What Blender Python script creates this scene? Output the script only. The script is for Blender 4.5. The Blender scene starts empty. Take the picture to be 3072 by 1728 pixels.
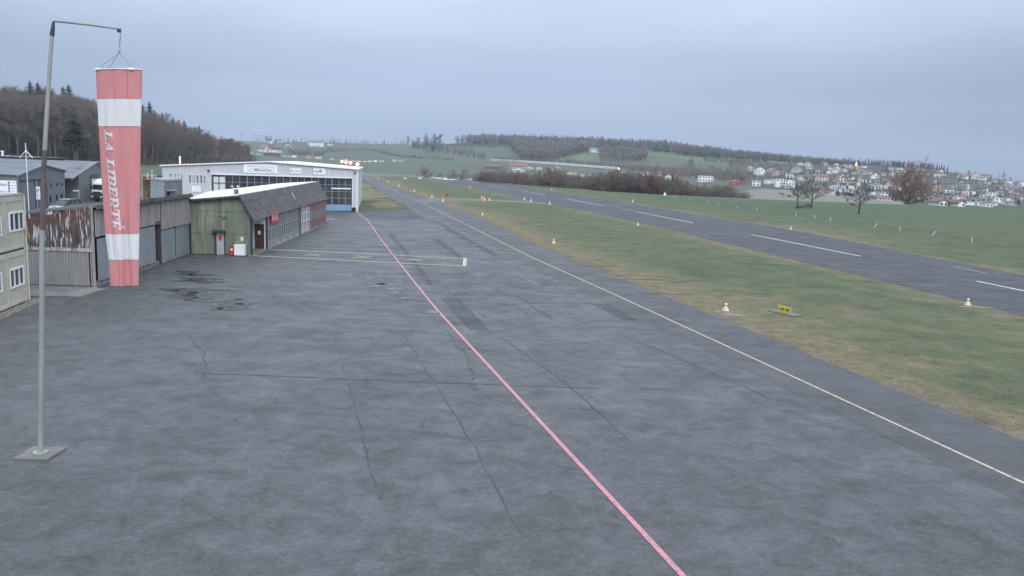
import bpy, math, random
from mathutils import Vector, Matrix, noise
C = bpy.context.scene.collection
rnd = random.Random(7)
# ------------------------------------------------------------------ camera
F, CX, CY = 2380.0, 1536.0, 864.0            # focal length and centre in photo pixels (3072x1728)
PITCH, ROLL, CAMH = math.radians(8.7), math.radians(2.2), 8.2
fw = Vector((0, math.cos(PITCH), -math.sin(PITCH))); ri0 = Vector((1, 0, 0)); up0 = ri0.cross(fw)
ri = ri0*math.cos(ROLL) + up0*math.sin(ROLL); up = up0*math.cos(ROLL) - ri0*math.sin(ROLL)
EYE = Vector((0, 0, CAMH))
cam = bpy.data.cameras.new('camera'); cam_o = bpy.data.objects.new('camera', cam); C.objects.link(cam_o)
cam.sensor_width = 36; cam.lens = 36*F/3072; cam.clip_start = 0.5; cam.clip_end = 12000
m = Matrix((ri, up, -fw)).transposed().to_4x4(); m.translation = EYE; cam_o.matrix_world = m
bpy.context.scene.camera = cam_o
# ------------------------------------------------------------------ world, sun, exposure
vs = bpy.context.scene.view_settings
vs.view_transform = 'Standard'; vs.look = 'None'; vs.exposure = 0.5; vs.gamma = 1; vs.use_curve_mapping = False
SUN_EL, SUN_AZ = math.radians(38), math.radians(160)
w = bpy.data.worlds.new('World'); bpy.context.scene.world = w; w.use_nodes = True
nt = w.node_tree; N = nt.nodes; Lk = nt.links; bg = N['Background']; bg.inputs['Strength'].default_value = 0.1
sky = N.new('ShaderNodeTexSky'); sky.sky_type = 'NISHITA'; sky.sun_disc = False
sky.sun_elevation = SUN_EL; sky.sun_rotation = SUN_AZ
tc = N.new('ShaderNodeTexCoord'); sep = N.new('ShaderNodeSeparateXYZ'); Lk.new(tc.outputs['Generated'], sep.inputs[0])
ramp = N.new('ShaderNodeValToRGB'); cr = ramp.color_ramp
SG = 1/1.42/2.0                                # ramp is stored at half value
stops = [(0.0, (.40,.48,.66)), (0.05, (.43,.53,.745)), (0.08, (.47,.57,.78)), (0.10, (.455,.55,.76)), (0.13, (.51,.61,.815)), (0.17, (.63,.74,.96)), (0.21, (.67,.80,.98)), (0.45, (1.45,1.66,1.98)), (1.0, (1.80,2.05,2.38))]
stops = [(p, tuple(min(v*SG, 1) for v in c)) for p, c in stops]
while len(cr.elements) < len(stops): cr.elements.new(0.5)
for e_, (p_, c_) in zip(cr.elements, stops): e_.position = p_; e_.color = (*c_, 1)
Lk.new(sep.outputs['Z'], ramp.inputs[0])
mp = N.new('ShaderNodeMapping'); mp.inputs['Scale'].default_value = (1.6, 1.6, 9.0); Lk.new(tc.outputs['Generated'], mp.inputs[0])
nz = N.new('ShaderNodeTexNoise'); nz.inputs['Scale'].default_value = 1.7; nz.inputs['Detail'].default_value = 5; nz.inputs['Roughness'].default_value = .5
Lk.new(mp.outputs[0], nz.inputs['Vector'])
mr = N.new('ShaderNodeMapRange'); mr.inputs[1].default_value = .3; mr.inputs[2].default_value = .72; mr.inputs[3].default_value = .91; mr.inputs[4].default_value = 1.09
Lk.new(nz.outputs[0], mr.inputs[0])
dt = N.new('ShaderNodeVectorMath'); dt.operation = 'DOT_PRODUCT'; dt.inputs[1].default_value = (-.03, .985, .17); Lk.new(tc.outputs['Generated'], dt.inputs[0])
lobe = N.new('ShaderNodeMapRange'); lobe.inputs[1].default_value = .85; lobe.inputs[2].default_value = 1.0; lobe.inputs[3].default_value = .80; lobe.inputs[4].default_value = 1.03; Lk.new(dt.outputs['Value'], lobe.inputs[0])
lm = N.new('ShaderNodeMath'); lm.operation = 'MULTIPLY'; Lk.new(lobe.outputs[0], lm.inputs[0]); Lk.new(mr.outputs[0], lm.inputs[1])
mul = N.new('ShaderNodeVectorMath'); mul.operation = 'SCALE'; Lk.new(ramp.outputs[0], mul.inputs[0]); Lk.new(lm.outputs[0], mul.inputs['Scale'])
sc10 = N.new('ShaderNodeVectorMath'); sc10.operation = 'SCALE'; sc10.inputs['Scale'].default_value = 20.0; Lk.new(mul.outputs[0], sc10.inputs[0])
mx = N.new('ShaderNodeMix'); mx.data_type = 'RGBA'; mx.inputs[0].default_value = .95
Lk.new(sky.outputs[0], mx.inputs[6]); Lk.new(sc10.outputs[0], mx.inputs[7]); Lk.new(mx.outputs[2], bg.inputs['Color'])
sun = bpy.data.lights.new("sun", "SUN"); sun.energy = 1.3; sun.angle = math.radians(40); sun.color = (1, .985, .96)
so = bpy.data.objects.new('sun', sun); C.objects.link(so)
sd = Vector((math.sin(SUN_AZ)*math.cos(SUN_EL), math.cos(SUN_AZ)*math.cos(SUN_EL), math.sin(SUN_EL)))
so.rotation_euler = sd.to_track_quat('Z', 'Y').to_euler(); so.location = (0, -30, 60)
bpy.context.scene.cycles.max_bounces = 5; bpy.context.scene.cycles.volume_bounces = 0
# ------------------------------------------------------------------ photo geometry helpers
def ray(x, y): return fw + ri*((x-CX)/F) - up*((y-CY)/F)
def gp(x, y, z=0.0):
    d = ray(x, y); return EYE + d*((z-CAMH)/d.z)
def dp(x, y, Y):
    d = ray(x, y); return EYE + d*(Y/d.y)
def proj(P):
    q = P-EYE; k = q.dot(fw); return CX+F*q.dot(ri)/k, CY-F*q.dot(up)/k
def hor(x): return 500 + .0386*(x-1536)
def zat(P, y):                                # height over ground point P that shows at row y
    v = (y-CY)/F; q = Vector((P.x, P.y, 0))
    return CAMH - (q.dot(up)+v*q.dot(fw))/(up.z+v*fw.z)
class Wall:
    def __init__(s, P, Q):
        s.P = P.copy(); s.d = (Q-P); s.d.z = 0; s.L = s.d.length; s.d.normalize(); s.n = Vector((s.d.y, -s.d.x, 0))
        if s.n.dot(EYE-P) < 0: s.n = -s.n
    def hit(s, x, y):
        r = ray(x, y); t = (s.P-EYE).dot(s.n)/r.dot(s.n); H = EYE+r*t; return (H-s.P).dot(s.d), H.z
    def pt(s, a, z, o=0): return s.P + s.d*a + s.n*o + Vector((0, 0, z))
    def rect(s, x0, yt, yb, x1):
        a0, z1 = s.hit(x0, yt); _, z0 = s.hit(x0, yb); a1, _ = s.hit(x1, (yt+yb)/2)
        return a0, a1, z0, z1
    def off(s, o): w = Wall(s.P+s.n*o, s.P+s.n*o+s.d); w.L = s.L; return w
# ------------------------------------------------------------------ mesh builder
ORG = {}
class MB:
    def __init__(s): s.v = []; s.f = []; s.m = []
    def poly(s, pts, mi=0):
        b = len(s.v); s.v += [Vector(p) for p in pts]; s.f.append(tuple(range(b, b+len(pts)))); s.m.append(mi)
    def hexa(s, p, mi=0):                     # 8 corners: bottom 0-3, top 4-7
        b = len(s.v); s.v += [Vector(q) for q in p]
        for f in ((0,3,2,1),(4,5,6,7),(0,1,5,4),(1,2,6,5),(2,3,7,6),(3,0,4,7)): s.f.append(tuple(b+i for i in f)); s.m.append(mi)
    def box(s, c, sx, sy, sz, rz=0, mi=0):    # c = centre of the base
        ca, sa = math.cos(rz), math.sin(rz); c = Vector(c)
        q = [c+Vector((ca*x-sa*y, sa*x+ca*y, z)) for z in (0, sz) for x, y in ((-sx/2,-sy/2),(sx/2,-sy/2),(sx/2,sy/2),(-sx/2,sy/2))]
        s.hexa(q, mi)
    def wbox(s, W, a0, a1, z0, z1, o0, o1, mi=0):
        s.hexa([W.pt(a0,z0,o1),W.pt(a1,z0,o1),W.pt(a1,z0,o0),W.pt(a0,z0,o0),W.pt(a0,z1,o1),W.pt(a1,z1,o1),W.pt(a1,z1,o0),W.pt(a0,z1,o0)], mi)
    def tube(s, pts, rad, n=8, mi=0, cap=True):
        rings = []
        for i, p in enumerate(pts):
            p = Vector(p); a = Vector(pts[max(i-1,0)]); c = Vector(pts[min(i+1,len(pts)-1)]); t = (c-a).normalized()
            u = t.cross(Vector((0,0,1)) if abs(t.z) < .9 else Vector((1,0,0))).normalized(); v = t.cross(u)
            r = rad[i] if isinstance(rad, (list, tuple)) else rad
            b = len(s.v); s.v += [p+(u*math.cos(2*math.pi*k/n)+v*math.sin(2*math.pi*k/n))*r for k in range(n)]; rings.append(b)
        for a, b in zip(rings, rings[1:]):
            for k in range(n): s.f.append((a+k, a+(k+1)%n, b+(k+1)%n, b+k)); s.m.append(mi)
        if cap:
            s.f.append(tuple(rings[0]+k for k in range(n))[::-1]); s.m.append(mi)
            s.f.append(tuple(rings[-1]+k for k in range(n))); s.m.append(mi)
    def lathe(s, c, prof, n=16, mi=0):
        c = Vector(c); s.tube([c+Vector((0,0,z)) for r, z in prof], [r for r, z in prof], n, mi)
    def ribbon(s, pts, wd, z=0.0, mi=0):      # flat ribbon on the ground
        pts = [Vector((p[0], p[1], 0)) for p in pts]; L = []; R = []
        for i, p in enumerate(pts):
            t = (pts[min(i+1,len(pts)-1)]-pts[max(i-1,0)]).normalized(); nn = Vector((-t.y, t.x, 0))*wd/2
            L.append(p+nn+Vector((0,0,z))); R.append(p-nn+Vector((0,0,z)))
        for i in range(len(pts)-1): s.poly([R[i], R[i+1], L[i+1], L[i]], mi)
    def text(s, txt, W, a0, z0, hgt, o=.03, mi=0, width=None, shear=0, bold=0.0, flip=False):
        cu = bpy.data.curves.new('txt', 'FONT'); cu.body = txt; cu.shear = shear; cu.offset = bold; cu.resolution_u = 3
        ob = bpy.data.objects.new('txt', cu); me = bpy.data.meshes.new_from_object(ob)
        xs = [v.co.x for v in me.vertices]; ys = [v.co.y for v in me.vertices]
        if not xs: return
        k = hgt/(max(ys)-min(ys)); kx = width/(max(xs)-min(xs)) if width else k; b = len(s.v)
        sg = -1 if flip else 1
        for v in me.vertices: s.v.append(W.pt(a0+sg*(v.co.x-min(xs))*kx, z0+(v.co.y-min(ys))*k, o))
        for p in me.polygons: s.f.append(tuple(b+i for i in p.vertices)); s.m.append(mi)
        bpy.data.objects.remove(ob); bpy.data.curves.remove(cu); bpy.data.meshes.remove(me)
    def build(s, name, mats, parent=None, smooth=False, label=None):
        if not isinstance(mats, (list, tuple)): mats = [mats]
        me = bpy.data.meshes.new(name); o = ORG.get(parent, Vector((0,0,0))) if parent else Vector((0,0,0))
        me.from_pydata([v-o for v in s.v], [], s.f); me.update()
        for mm in mats: me.materials.append(mm)
        if len(mats) > 1: me.polygons.foreach_set('material_index', s.m)
        if smooth: me.polygons.foreach_set('use_smooth', [True]*len(s.f))
        ob = bpy.data.objects.new(name, me); C.objects.link(ob)
        if parent: ob.parent = parent
        ORG[ob] = o
        if label: ob['label'] = label
        return ob
def tag(o, label=None, cat=None, group=None, kind=None):
    if label: o['label'] = label
    if cat: o['category'] = cat
    if group: o['group'] = group
    if kind: o['kind'] = kind
    return o
def thing(name, loc, label, cat, group=None):
    o = bpy.data.objects.new(name, None); C.objects.link(o); o.location = loc; o.empty_display_size = .3; ORG[o] = Vector(loc)
    return tag(o, label, cat, group)
def recentre(o):                               # move a one-mesh thing's origin to its base
    me = o.data; zs = [v.co for v in me.vertices]; c = Vector((sum(v.x for v in zs)/len(zs), sum(v.y for v in zs)/len(zs), min(v.z for v in zs)))
    me.transform(Matrix.Translation(-c)); o.location = c; return o
def copy_tree(o, parent=None):
    c = o.copy(); C.objects.link(c)
    if parent: c.parent = parent
    for ch in list(o.children): copy_tree(ch, c)
    return c
ORD = ['zeroth','first','second','third','fourth','fifth','sixth','seventh','eighth','ninth','tenth','eleventh','twelfth','thirteenth','fourteenth','fifteenth','sixteenth','seventeenth','eighteenth','nineteenth','twentieth']
def ordn(k):
    if k <= 20: return ORD[k]
    t, u = divmod(k, 10); return {2:'twenty',3:'thirty',4:'forty',5:'fifty'}[t] + ('-'+ORD[u] if u else 'th')
# ------------------------------------------------------------------ materials
MC = {}
def mat(name, c1, c2=None, scale=(1,1,1), sc=1.0, lo=.35, hi=.65, rough=.8, bump=0, c3=None, sc3=(1,1,1), lo3=.55, hi3=.7, metal=0, spec=.5, rough2=None, detail=6, bsc=None, coords='Object', distort=0, c4=None, sc4=(1,1,1), lo4=.6, hi4=.7):
    mt = bpy.data.materials.new(name); mt.use_nodes = True; t = mt.node_tree; b = t.nodes['Principled BSDF']
    b.inputs['Roughness'].default_value = rough; b.inputs['Metallic'].default_value = metal; b.inputs['Specular IOR Level'].default_value = spec
    b.inputs['Base Color'].default_value = (*c1, 1); MC[name] = mt
    if c2 is None: return mt
    g = t.nodes.new('ShaderNodeNewGeometry') if coords == 'World' else t.nodes.new('ShaderNodeTexCoord')
    src = g.outputs['Position'] if coords == 'World' else g.outputs['Object']
    def nse(scl, k, lo, hi, det=detail):
        mpp = t.nodes.new('ShaderNodeMapping'); mpp.inputs['Scale'].default_value = scl; t.links.new(src, mpp.inputs[0])
        n = t.nodes.new('ShaderNodeTexNoise'); n.inputs['Scale'].default_value = k; n.inputs['Detail'].default_value = det; n.inputs['Roughness'].default_value = .6; n.inputs['Distortion'].default_value = distort
        t.links.new(mpp.outputs[0], n.inputs['Vector'])
        r = t.nodes.new('ShaderNodeMapRange'); r.inputs[1].default_value = lo; r.inputs[2].default_value = hi; t.links.new(n.outputs[0], r.inputs[0]); return n, r
    def mix(fac, a, bcol):
        x = t.nodes.new('ShaderNodeMix'); x.data_type = 'RGBA'; t.links.new(fac, x.inputs[0])
        if isinstance(a, tuple): x.inputs[6].default_value = (*a, 1)
        else: t.links.new(a, x.inputs[6])
        x.inputs[7].default_value = (*bcol, 1); return x.outputs[2]
    n, r = nse(scale, sc, lo, hi); col = mix(r.outputs[0], c1, c2)
    if c3: n3, r3 = nse(sc3, 1.0, lo3, hi3); col = mix(r3.outputs[0], col, c3)
    if c4: n4, r4 = nse(sc4, 1.0, lo4, hi4); col = mix(r4.outputs[0], col, c4)
    t.links.new(col, b.inputs['Base Color'])
    if rough2 is not None:
        q = t.nodes.new('ShaderNodeMapRange'); q.inputs[3].default_value = rough; q.inputs[4].default_value = rough2; t.links.new(r.outputs[0], q.inputs[0]); t.links.new(q.outputs[0], b.inputs['Roughness'])
    if bump:
        bn = t.nodes.new('ShaderNodeBump'); bn.inputs['Strength'].default_value = bump; bn.inputs['Distance'].default_value = .05
        if bsc: nb, rb = nse(bsc, 1.0, 0, 1); t.links.new(nb.outputs[0], bn.inputs['Height'])
        else: t.links.new(n.outputs[0], bn.inputs['Height'])
        t.links.new(bn.outputs[0], b.inputs['Normal'])
    return mt
def emis(name, col, s):
    mt = mat(name, col); b = mt.node_tree.nodes['Principled BSDF']; b.inputs['Emission Color'].default_value = (*col, 1); b.inputs['Emission Strength'].default_value = s; return mt
V = (1,1,1)
# asphalt: patches, damp gloss, pale stains
def asphalt_mat(name, base, k_big=.16, k_mid=.26, k_fine=.22, rough=.6, wet=.34, tone2=(1,1,1)):
    mt = bpy.data.materials.new(name); mt.use_nodes = True; t = mt.node_tree; b = t.nodes['Principled BSDF']; MC[name] = mt; b.inputs['Specular IOR Level'].default_value = .30
    g = t.nodes.new('ShaderNodeNewGeometry')
    def nse(scl, det, ro, lo=.3, hi=.7, a=0., c=1., dist=0):
        mpp = t.nodes.new('ShaderNodeMapping'); mpp.inputs['Scale'].default_value = scl; t.links.new(g.outputs['Position'], mpp.inputs[0])
        n = t.nodes.new('ShaderNodeTexNoise'); n.inputs['Scale'].default_value = 1; n.inputs['Detail'].default_value = det; n.inputs['Roughness'].default_value = ro; n.inputs['Distortion'].default_value = dist
        t.links.new(mpp.outputs[0], n.inputs['Vector']); r = t.nodes.new('ShaderNodeMapRange'); r.clamp = True
        for i, v in zip((1,2,3,4), (lo, hi, a, c)): r.inputs[i].default_value = v
        t.links.new(n.outputs[0], r.inputs[0]); return r.outputs[0], n.outputs[0]
    def mulv(a, f):
        x = t.nodes.new('ShaderNodeVectorMath'); x.operation = 'SCALE'
        if isinstance(a, tuple): x.inputs[0].default_value = a
        else: t.links.new(a, x.inputs[0])
        t.links.new(f, x.inputs['Scale']); return x.outputs[0]
    f1, _ = nse((.07,.10,1), 3, .5, .3, .7, 1-k_big*.8, 1+k_big*.8, .5)
    f2, _ = nse((1.1,1.1,1), 12, .80, .38, .62, 1-k_mid, 1+k_mid, .6)
    f3, nf = nse((9,9,9), 4, .7, .3, .7, 1-k_fine, 1+k_fine)
    f4, _ = nse((.5,.8,1), 10, .78, .58, .66, 1, .70, .6)       # dark oil and tyre stains
    f5, _ = nse((.7,1.7,1), 7, .7, .62, .74, 1, 1.30, 1.2)      # pale dried rims
    c = mulv(mulv(mulv(mulv(mulv(base, f1), f2), f3), f4), f5); t.links.new(c, b.inputs['Base Color'])
    rr, _ = nse((.30,.45,1), 12, .78, .38, .64, wet, rough+.12, .5); t.links.new(rr, b.inputs['Roughness'])
    bn = t.nodes.new('ShaderNodeBump'); bn.inputs['Strength'].default_value = .35; bn.inputs['Distance'].default_value = .02; t.links.new(nf, bn.inputs['Height']); t.links.new(bn.outputs[0], b.inputs['Normal'])
    return mt
asphalt = asphalt_mat('asphalt', (.080,.080,.084), k_mid=.30, k_fine=.26)
asphalt_dark = asphalt_mat('asphalt_patch', (.052,.051,.054), wet=.45)
damp_m = asphalt_mat('damp_asphalt', (.040,.041,.044), rough=.3, wet=.16)
runway_m = asphalt_mat('runway_asphalt', (.056,.055,.059), .12, .20, .22, rough=.68, wet=.5)
taxi_m = asphalt_mat('taxiway_asphalt', (.074,.074,.077), .10, .16, .2, rough=.62, wet=.45)
path_m = mat('pale_asphalt', (.12,.12,.118), (.16,.158,.15), V, .3, .35, .65, rough=.85, bump=.1, coords='World')
concrete = mat('concrete', (.13,.125,.115), (.20,.19,.175), V, .7, .35, .65, rough=.9, bump=.1, c3=(.08,.078,.07), sc3=(1.2,1.2,.5), lo3=.6, hi3=.8, coords='World')
white_line = mat('white_line_paint', (.66,.66,.66), (.34,.34,.34), V, 4, .48, .7, rough=.7, coords='World')
faint_line = mat('worn_line_paint', (.38,.34,.27), (.22,.205,.18), V, 3.5, .48, .70, rough=.75, coords='World')
yellow_line = mat('taxi_line_paint', (.50,.43,.31), (.24,.22,.19), V, 5, .45, .68, rough=.7, coords='World')
red_line_m = mat('red_line_paint', (.56,.235,.26), (.26,.17,.18), (1,1,1), 7, .47, .66, rough=.7, coords='World')
crack_m = mat('crack_sealant', (.030,.030,.032), (.085,.085,.088), V, 2.2, .40, .54, rough=.5, coords='World')
seam_m = mat('patch_seam', (.045,.045,.047), (.095,.095,.10), V, .6, .42, .62, rough=.6, coords='World')
water_m = mat('puddle_water', (.012,.014,.018), rough=.03, spec=.6)

stain_m = mat('dried_stain', (.17,.175,.185), (.10,.10,.11), (1,1,1), 1.3, .4, .6, rough=.8, coords='World', distort=1.2)
# ------------------------------------------------------------------ terrain
# columns: photo column -> far edge of the flat airfield, then six (distance, row or 'z') nodes
COL = [
(-1000,240,[(330,450),(480,370),(620,350),(900,362),(2500,380),(3000,390)]),
(0,240,[(330,493),(480,400),(600,385),(900,395),(2500,425),(3000,432)]),
(300,245,[(350,494),(490,428),(610,408),(900,418),(2500,425),(3000,432)]),
(480,250,[(380,495),(500,462),(620,442),(900,445),(2500,425),(3000,430)]),
(640,290,[(450,494),(560,474),(680,458),(1000,462),(2500,423),(3000,430)]),
(740,360,[(520,492),(620,482),(760,474),(1400,462),(2500,424),(3000,431)]),
(790,400,[(560,'z-10'),(760,'z-18'),(1000,505),(1600,462),(2500,427),(3000,432)]),
(900,430,[(600,'z-18'),(800,'z-24'),(1100,515),(1700,462),(2500,427),(3000,432)]),
(1080,455,[(640,'z-22'),(900,'z-25'),(1250,512),(1800,462),(2500,432),(3000,437)]),
(1280,450,[(640,'z-22'),(880,'z-25'),(1200,515),(1650,476),(2250,434),(2600,436)]),
(1450,395,[(560,'z-20'),(800,'z-24'),(1100,524),(1550,482),(2050,428),(2300,424)]),
(1600,350,[(520,'z-18'),(760,'z-23'),(1080,530),(1480,490),(1980,436),(2200,426)]),
(1800,315,[(470,'z-16'),(720,'z-22'),(1000,540),(1380,508),(1800,458),(2050,436)]),
(2000,298,[(430,'z-14'),(640,'z-18'),(900,556),(1250,520),(1700,460),(1950,446)]),
(2250,290,[(400,'z-12'),(540,604),(800,566),(1050,534),(1500,482),(1750,472)]),
(2500,290,[(390,'z-14'),(550,610),(800,578),(1000,535),(1300,500),(1600,486)]),
(2750,292,[(380,'z-12'),(550,616),(750,600),(950,550),(1200,510),(1500,502)]),
(2900,294,[(380,'z-11'),(550,620),(750,604),(950,565),(1150,530),(1350,524)]),
(3072,296,[(380,'z-10'),(550,626),(750,610),(950,575),(1150,552),(1300,548)]),
(3900,300,[(380,'z-10'),(550,660),(750,644),(950,612),(1150,596),(1300,592)])]
def znode(x, Y, v):
    if isinstance(v, str): return float(v[1:])
    return dp(x, v, Y).z
COLZ = [(x, r, [(Y, znode(x, Y, v)) for Y, v in n]) for x, r, n in COL]
def colx(X, Y): return CX + F*(X*ri.x+Y*ri.y)/(Y*fw.y)
def xcol(x, Y): return Y*((x-CX)/F*fw.y - ri.y)/ri.x
def sm(t): return t*t*(3-2*t)
def terrain(X, Y):
    if Y < 180: return 0.0
    x = colx(X, Y)
    for i in range(len(COLZ)-1):
        if x < COLZ[i+1][0]: break
    a, b = COLZ[i], COLZ[i+1]; t = min(max((x-a[0])/(b[0]-a[0]), 0), 1); t = .5*t+.5*sm(t)
    nod = [(a[1]*(1-t)+b[1]*t, 0.0)] + [(p[0]*(1-t)+q[0]*t, p[1]*(1-t)+q[1]*t) for p, q in zip(a[2], b[2])]
    nod += [(nod[-1][0]+900, nod[-1][1]-75), (9000, -60)]
    if Y <= nod[0][0]: return 0.0
    z = nod[-1][1]
    for j in range(len(nod)-1):
        if Y < nod[j+1][0]:
            u = (Y-nod[j][0])/(nod[j+1][0]-nod[j][0]); u = .45*u+.55*sm(u)
            z = nod[j][1]*(1-u)+nod[j+1][1]*u; break
    k = min((Y-nod[0][0])/150, 1)
    return z + k*1.6*noise.noise(Vector((X*.006, Y*.006, 0))) + k*3*noise.noise(Vector((X*.0015, Y*.0015, 5)))
def hitT(x, y, Y0=185, far=3200):              # where the ray through a photo point meets the terrain
    d = ray(x, y); d = d/d.y; Y = Y0; last = None
    while Y < far:
        P = EYE+d*Y
        if P.z <= terrain(P.x, P.y): 
            lo, hi = (last or Y), Y
            for _ in range(12):
                mid = (lo+hi)/2; P = EYE+d*mid
                if P.z <= terrain(P.x, P.y): hi = mid
                else: lo = mid
            P = EYE+d*hi; return Vector((P.x, P.y, terrain(P.x, P.y)))
        last = Y; Y *= 1.012
    P = EYE+d*min(Y, far); return None
# grass and field materials: real colour patches, browner along the pavement edges
def grass_mat(name, g1, g2, g3, verge=None, fine=True, dry=False):
    mt = bpy.data.materials.new(name); mt.use_nodes = True; t = mt.node_tree; b = t.nodes['Principled BSDF']
    b.inputs['Roughness'].default_value = .95; b.inputs['Specular IOR Level'].default_value = .15
    g = t.nodes.new('ShaderNodeNewGeometry'); src = g.outputs['Position']
    def nse(scl, lo, hi, det=8, ro=.65):
        mpp = t.nodes.new('ShaderNodeMapping'); mpp.inputs['Scale'].default_value = scl; t.links.new(src, mpp.inputs[0])
        n = t.nodes.new('ShaderNodeTexNoise'); n.inputs['Scale'].default_value = 1; n.inputs['Detail'].default_value = det; n.inputs['Roughness'].default_value = ro
        t.links.new(mpp.outputs[0], n.inputs['Vector'])
        r = t.nodes.new('ShaderNodeMapRange'); r.inputs[1].default_value = lo; r.inputs[2].default_value = hi; t.links.new(n.outputs[0], r.inputs[0]); return n.outputs[0], r.outputs[0]
    def mix(fac, a, bc):
        x = t.nodes.new('ShaderNodeMix'); x.data_type = 'RGBA'; t.links.new(fac, x.inputs[0])
        if isinstance(a, tuple): x.inputs[6].default_value = (*a, 1)
        else: t.links.new(a, x.inputs[6])
        if isinstance(bc, tuple): x.inputs[7].default_value = (*bc, 1)
        else: t.links.new(bc, x.inputs[7])
        return x.outputs[2]
    _, f1 = nse((.05,.05,.05), .38, .62); _, f2 = nse((.9,.9,.9), .35, .7); nb, f3 = nse((5,5,5), .35, .68, 6, .75)
    col = mix(f1, g1, g2); col = mix(f2, col, g3)
    dk = tuple(c*.45 for c in g1); lt = tuple(min(1, c*1.55) for c in g2)
    _, f4 = nse((2.2,2.2,2.2), .52, .72); col = mix(f4, col, dk)
    if fine:
        x = mix(f3, dk, lt); mm = t.nodes.new('ShaderNodeMix'); mm.data_type = 'RGBA'; mm.inputs[0].default_value = .42; t.links.new(col, mm.inputs[6]); t.links.new(x, mm.inputs[7]); col = mm.outputs[2]
    _, f6 = nse((.22,.22,.3), .40, .60, 15, .92); x6 = mix(f6, tuple(c*.50 for c in g1), tuple(c*1.55 for c in g2)); m6 = t.nodes.new('ShaderNodeMix'); m6.data_type = 'RGBA'; m6.inputs[0].default_value = .62 if fine else .3; t.links.new(col, m6.inputs[6]); t.links.new(x6, m6.inputs[7]); col = m6.outputs[2]
    if dry:
        at = t.nodes.new('ShaderNodeAttribute'); at.attribute_name = 'dry'; _, f7 = nse((.35,.35,.35), .25, .75, 10, .7)
        a1 = t.nodes.new('ShaderNodeMath'); a1.operation = 'ADD'; t.links.new(at.outputs['Fac'], a1.inputs[0]); t.links.new(f7, a1.inputs[1])
        a2 = t.nodes.new('ShaderNodeMapRange'); a2.inputs[1].default_value = .60; a2.inputs[2].default_value = 1.12; t.links.new(a1.outputs[0], a2.inputs[0])
        _, f8 = nse((1.1,1.1,1.1), .35, .65, 10, .75); dc = mix(f8, (.130,.112,.068), (.250,.210,.138)); _, f9 = nse((.45,.9,.4), .60, .70, 10, .7); dc = mix(f9, dc, (.085,.065,.050)); col = mix(a2.outputs[0], col, dc)
    t.links.new(col, b.inputs['Base Color'])
    bn = t.nodes.new('ShaderNodeBump'); bn.inputs['Strength'].default_value = .8; bn.inputs['Distance'].default_value = .12; t.links.new(nb, bn.inputs['Height']); t.links.new(bn.outputs[0], b.inputs['Normal'])
    MC[name] = mt; return mt
grass = grass_mat('airfield_grass', (.080,.104,.062), (.102,.125,.072), (.135,.128,.078))
verge = grass_mat('dry_verge_grass', (.170,.140,.080), (.200,.170,.100), (.125,.125,.070))
mudgrass = grass_mat('muddy_verge', (.150,.120,.085), (.200,.170,.125), (.130,.12,.075))
pasture = grass_mat('pasture', (.072,.104,.066), (.092,.120,.070), (.135,.125,.078), fine=True)
infield = grass_mat('infield_grass', (.080,.106,.060), (.108,.130,.072), (.145,.135,.082), dry=True)
field_g = grass_mat('field_green', (.084,.112,.080), (.108,.132,.088), (.115,.115,.075), fine=False)
field_p = grass_mat('field_pale', (.20,.19,.16), (.24,.23,.19), (.17,.18,.13), fine=False)
field_b = grass_mat('field_brown', (.115,.095,.070), (.140,.112,.082), (.085,.09,.055), fine=False)
field_y = grass_mat('field_bright', (.11,.155,.075), (.14,.18,.08), (.12,.15,.07), fine=False)
woodfl = grass_mat('wood_floor', (.050,.042,.032), (.065,.052,.038), (.045,.05,.032), fine=False)
garden = grass_mat('village_gardens', (.070,.080,.060), (.085,.095,.070), (.095,.082,.065), fine=False)
TM = [grass, pasture, field_g, field_p, field_b, field_y, woodfl, garden]
def inpoly(x, y, P):
    c = False; j = len(P)-1
    for i in range(len(P)):
        if (P[i][1] > y) != (P[j][1] > y) and x < (P[j][0]-P[i][0])*(y-P[i][1])/(P[j][1]-P[i][1])+P[i][0]: c = not c
        j = i
    return c
def facemat(X, Y, z):
    x, y = proj(Vector((X, Y, z)))
    if Y < 285 or z > -.01 and Y < 420:
        if x < 760 and Y > 300: return 6 if y < 497 else 1
        return 1 if (Y > 150 and x > 1900) else 0
    if x < 765 and Y < 1300: return 6
    if inpoly(x, y, [(2150,614),(2180,592),(2235,572),(2290,566),(2400,572),(2700,604),(2760,640),(2100,640)]): return 3
    if inpoly(x, y, [(1900,452),(2150,468),(2360,492),(2360,487),(2150,462),(1980,447)]): return 3
    if inpoly(x, y, [(2190,478),(2350,487),(2500,492),(2700,500),(2900,520),(3200,550),(3200,640),(3072,626),(2760,616),(2500,592),(2300,566),(2200,545)]): return 7
    if inpoly(x, y, [(1920,447),(2100,458),(2390,484),(2400,520),(2200,500),(2050,478),(1920,460)]): return 5
    if inpoly(x, y, [(1850,492),(1990,485),(2230,520),(2230,545),(2000,530),(1860,505)]): return 4
    if inpoly(x, y, [(1000,452),(1100,450),(1120,462),(1040,464)]): return 4
    if inpoly(x, y, [(1390,494),(1560,487),(1660,500),(1560,512),(1400,505)]): return 4
    if inpoly(x, y, [(1670,480),(1740,462),(1800,458),(1800,490),(1680,490)]): return 5
    if y < 440 and 1330 < x < 2000: return 6
    return 2
ground = MB()
cols = [-1500+60*i for i in range(9)] + [-960+24*i for i in range(41)] + [10*i+8 for i in range(0,310)] + [3110+30*i for i in range(0,40)]
rows = [170]; 
while rows[-1] < 5200: rows.append(rows[-1]*1.0165+ (1 if rows[-1] < 600 else 0))
nc = len(cols); idx = 0
for Y in rows:
    for x in cols:
        X = xcol(x, Y); ground.v.append(Vector((X, Y, terrain(X, Y))))
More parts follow.
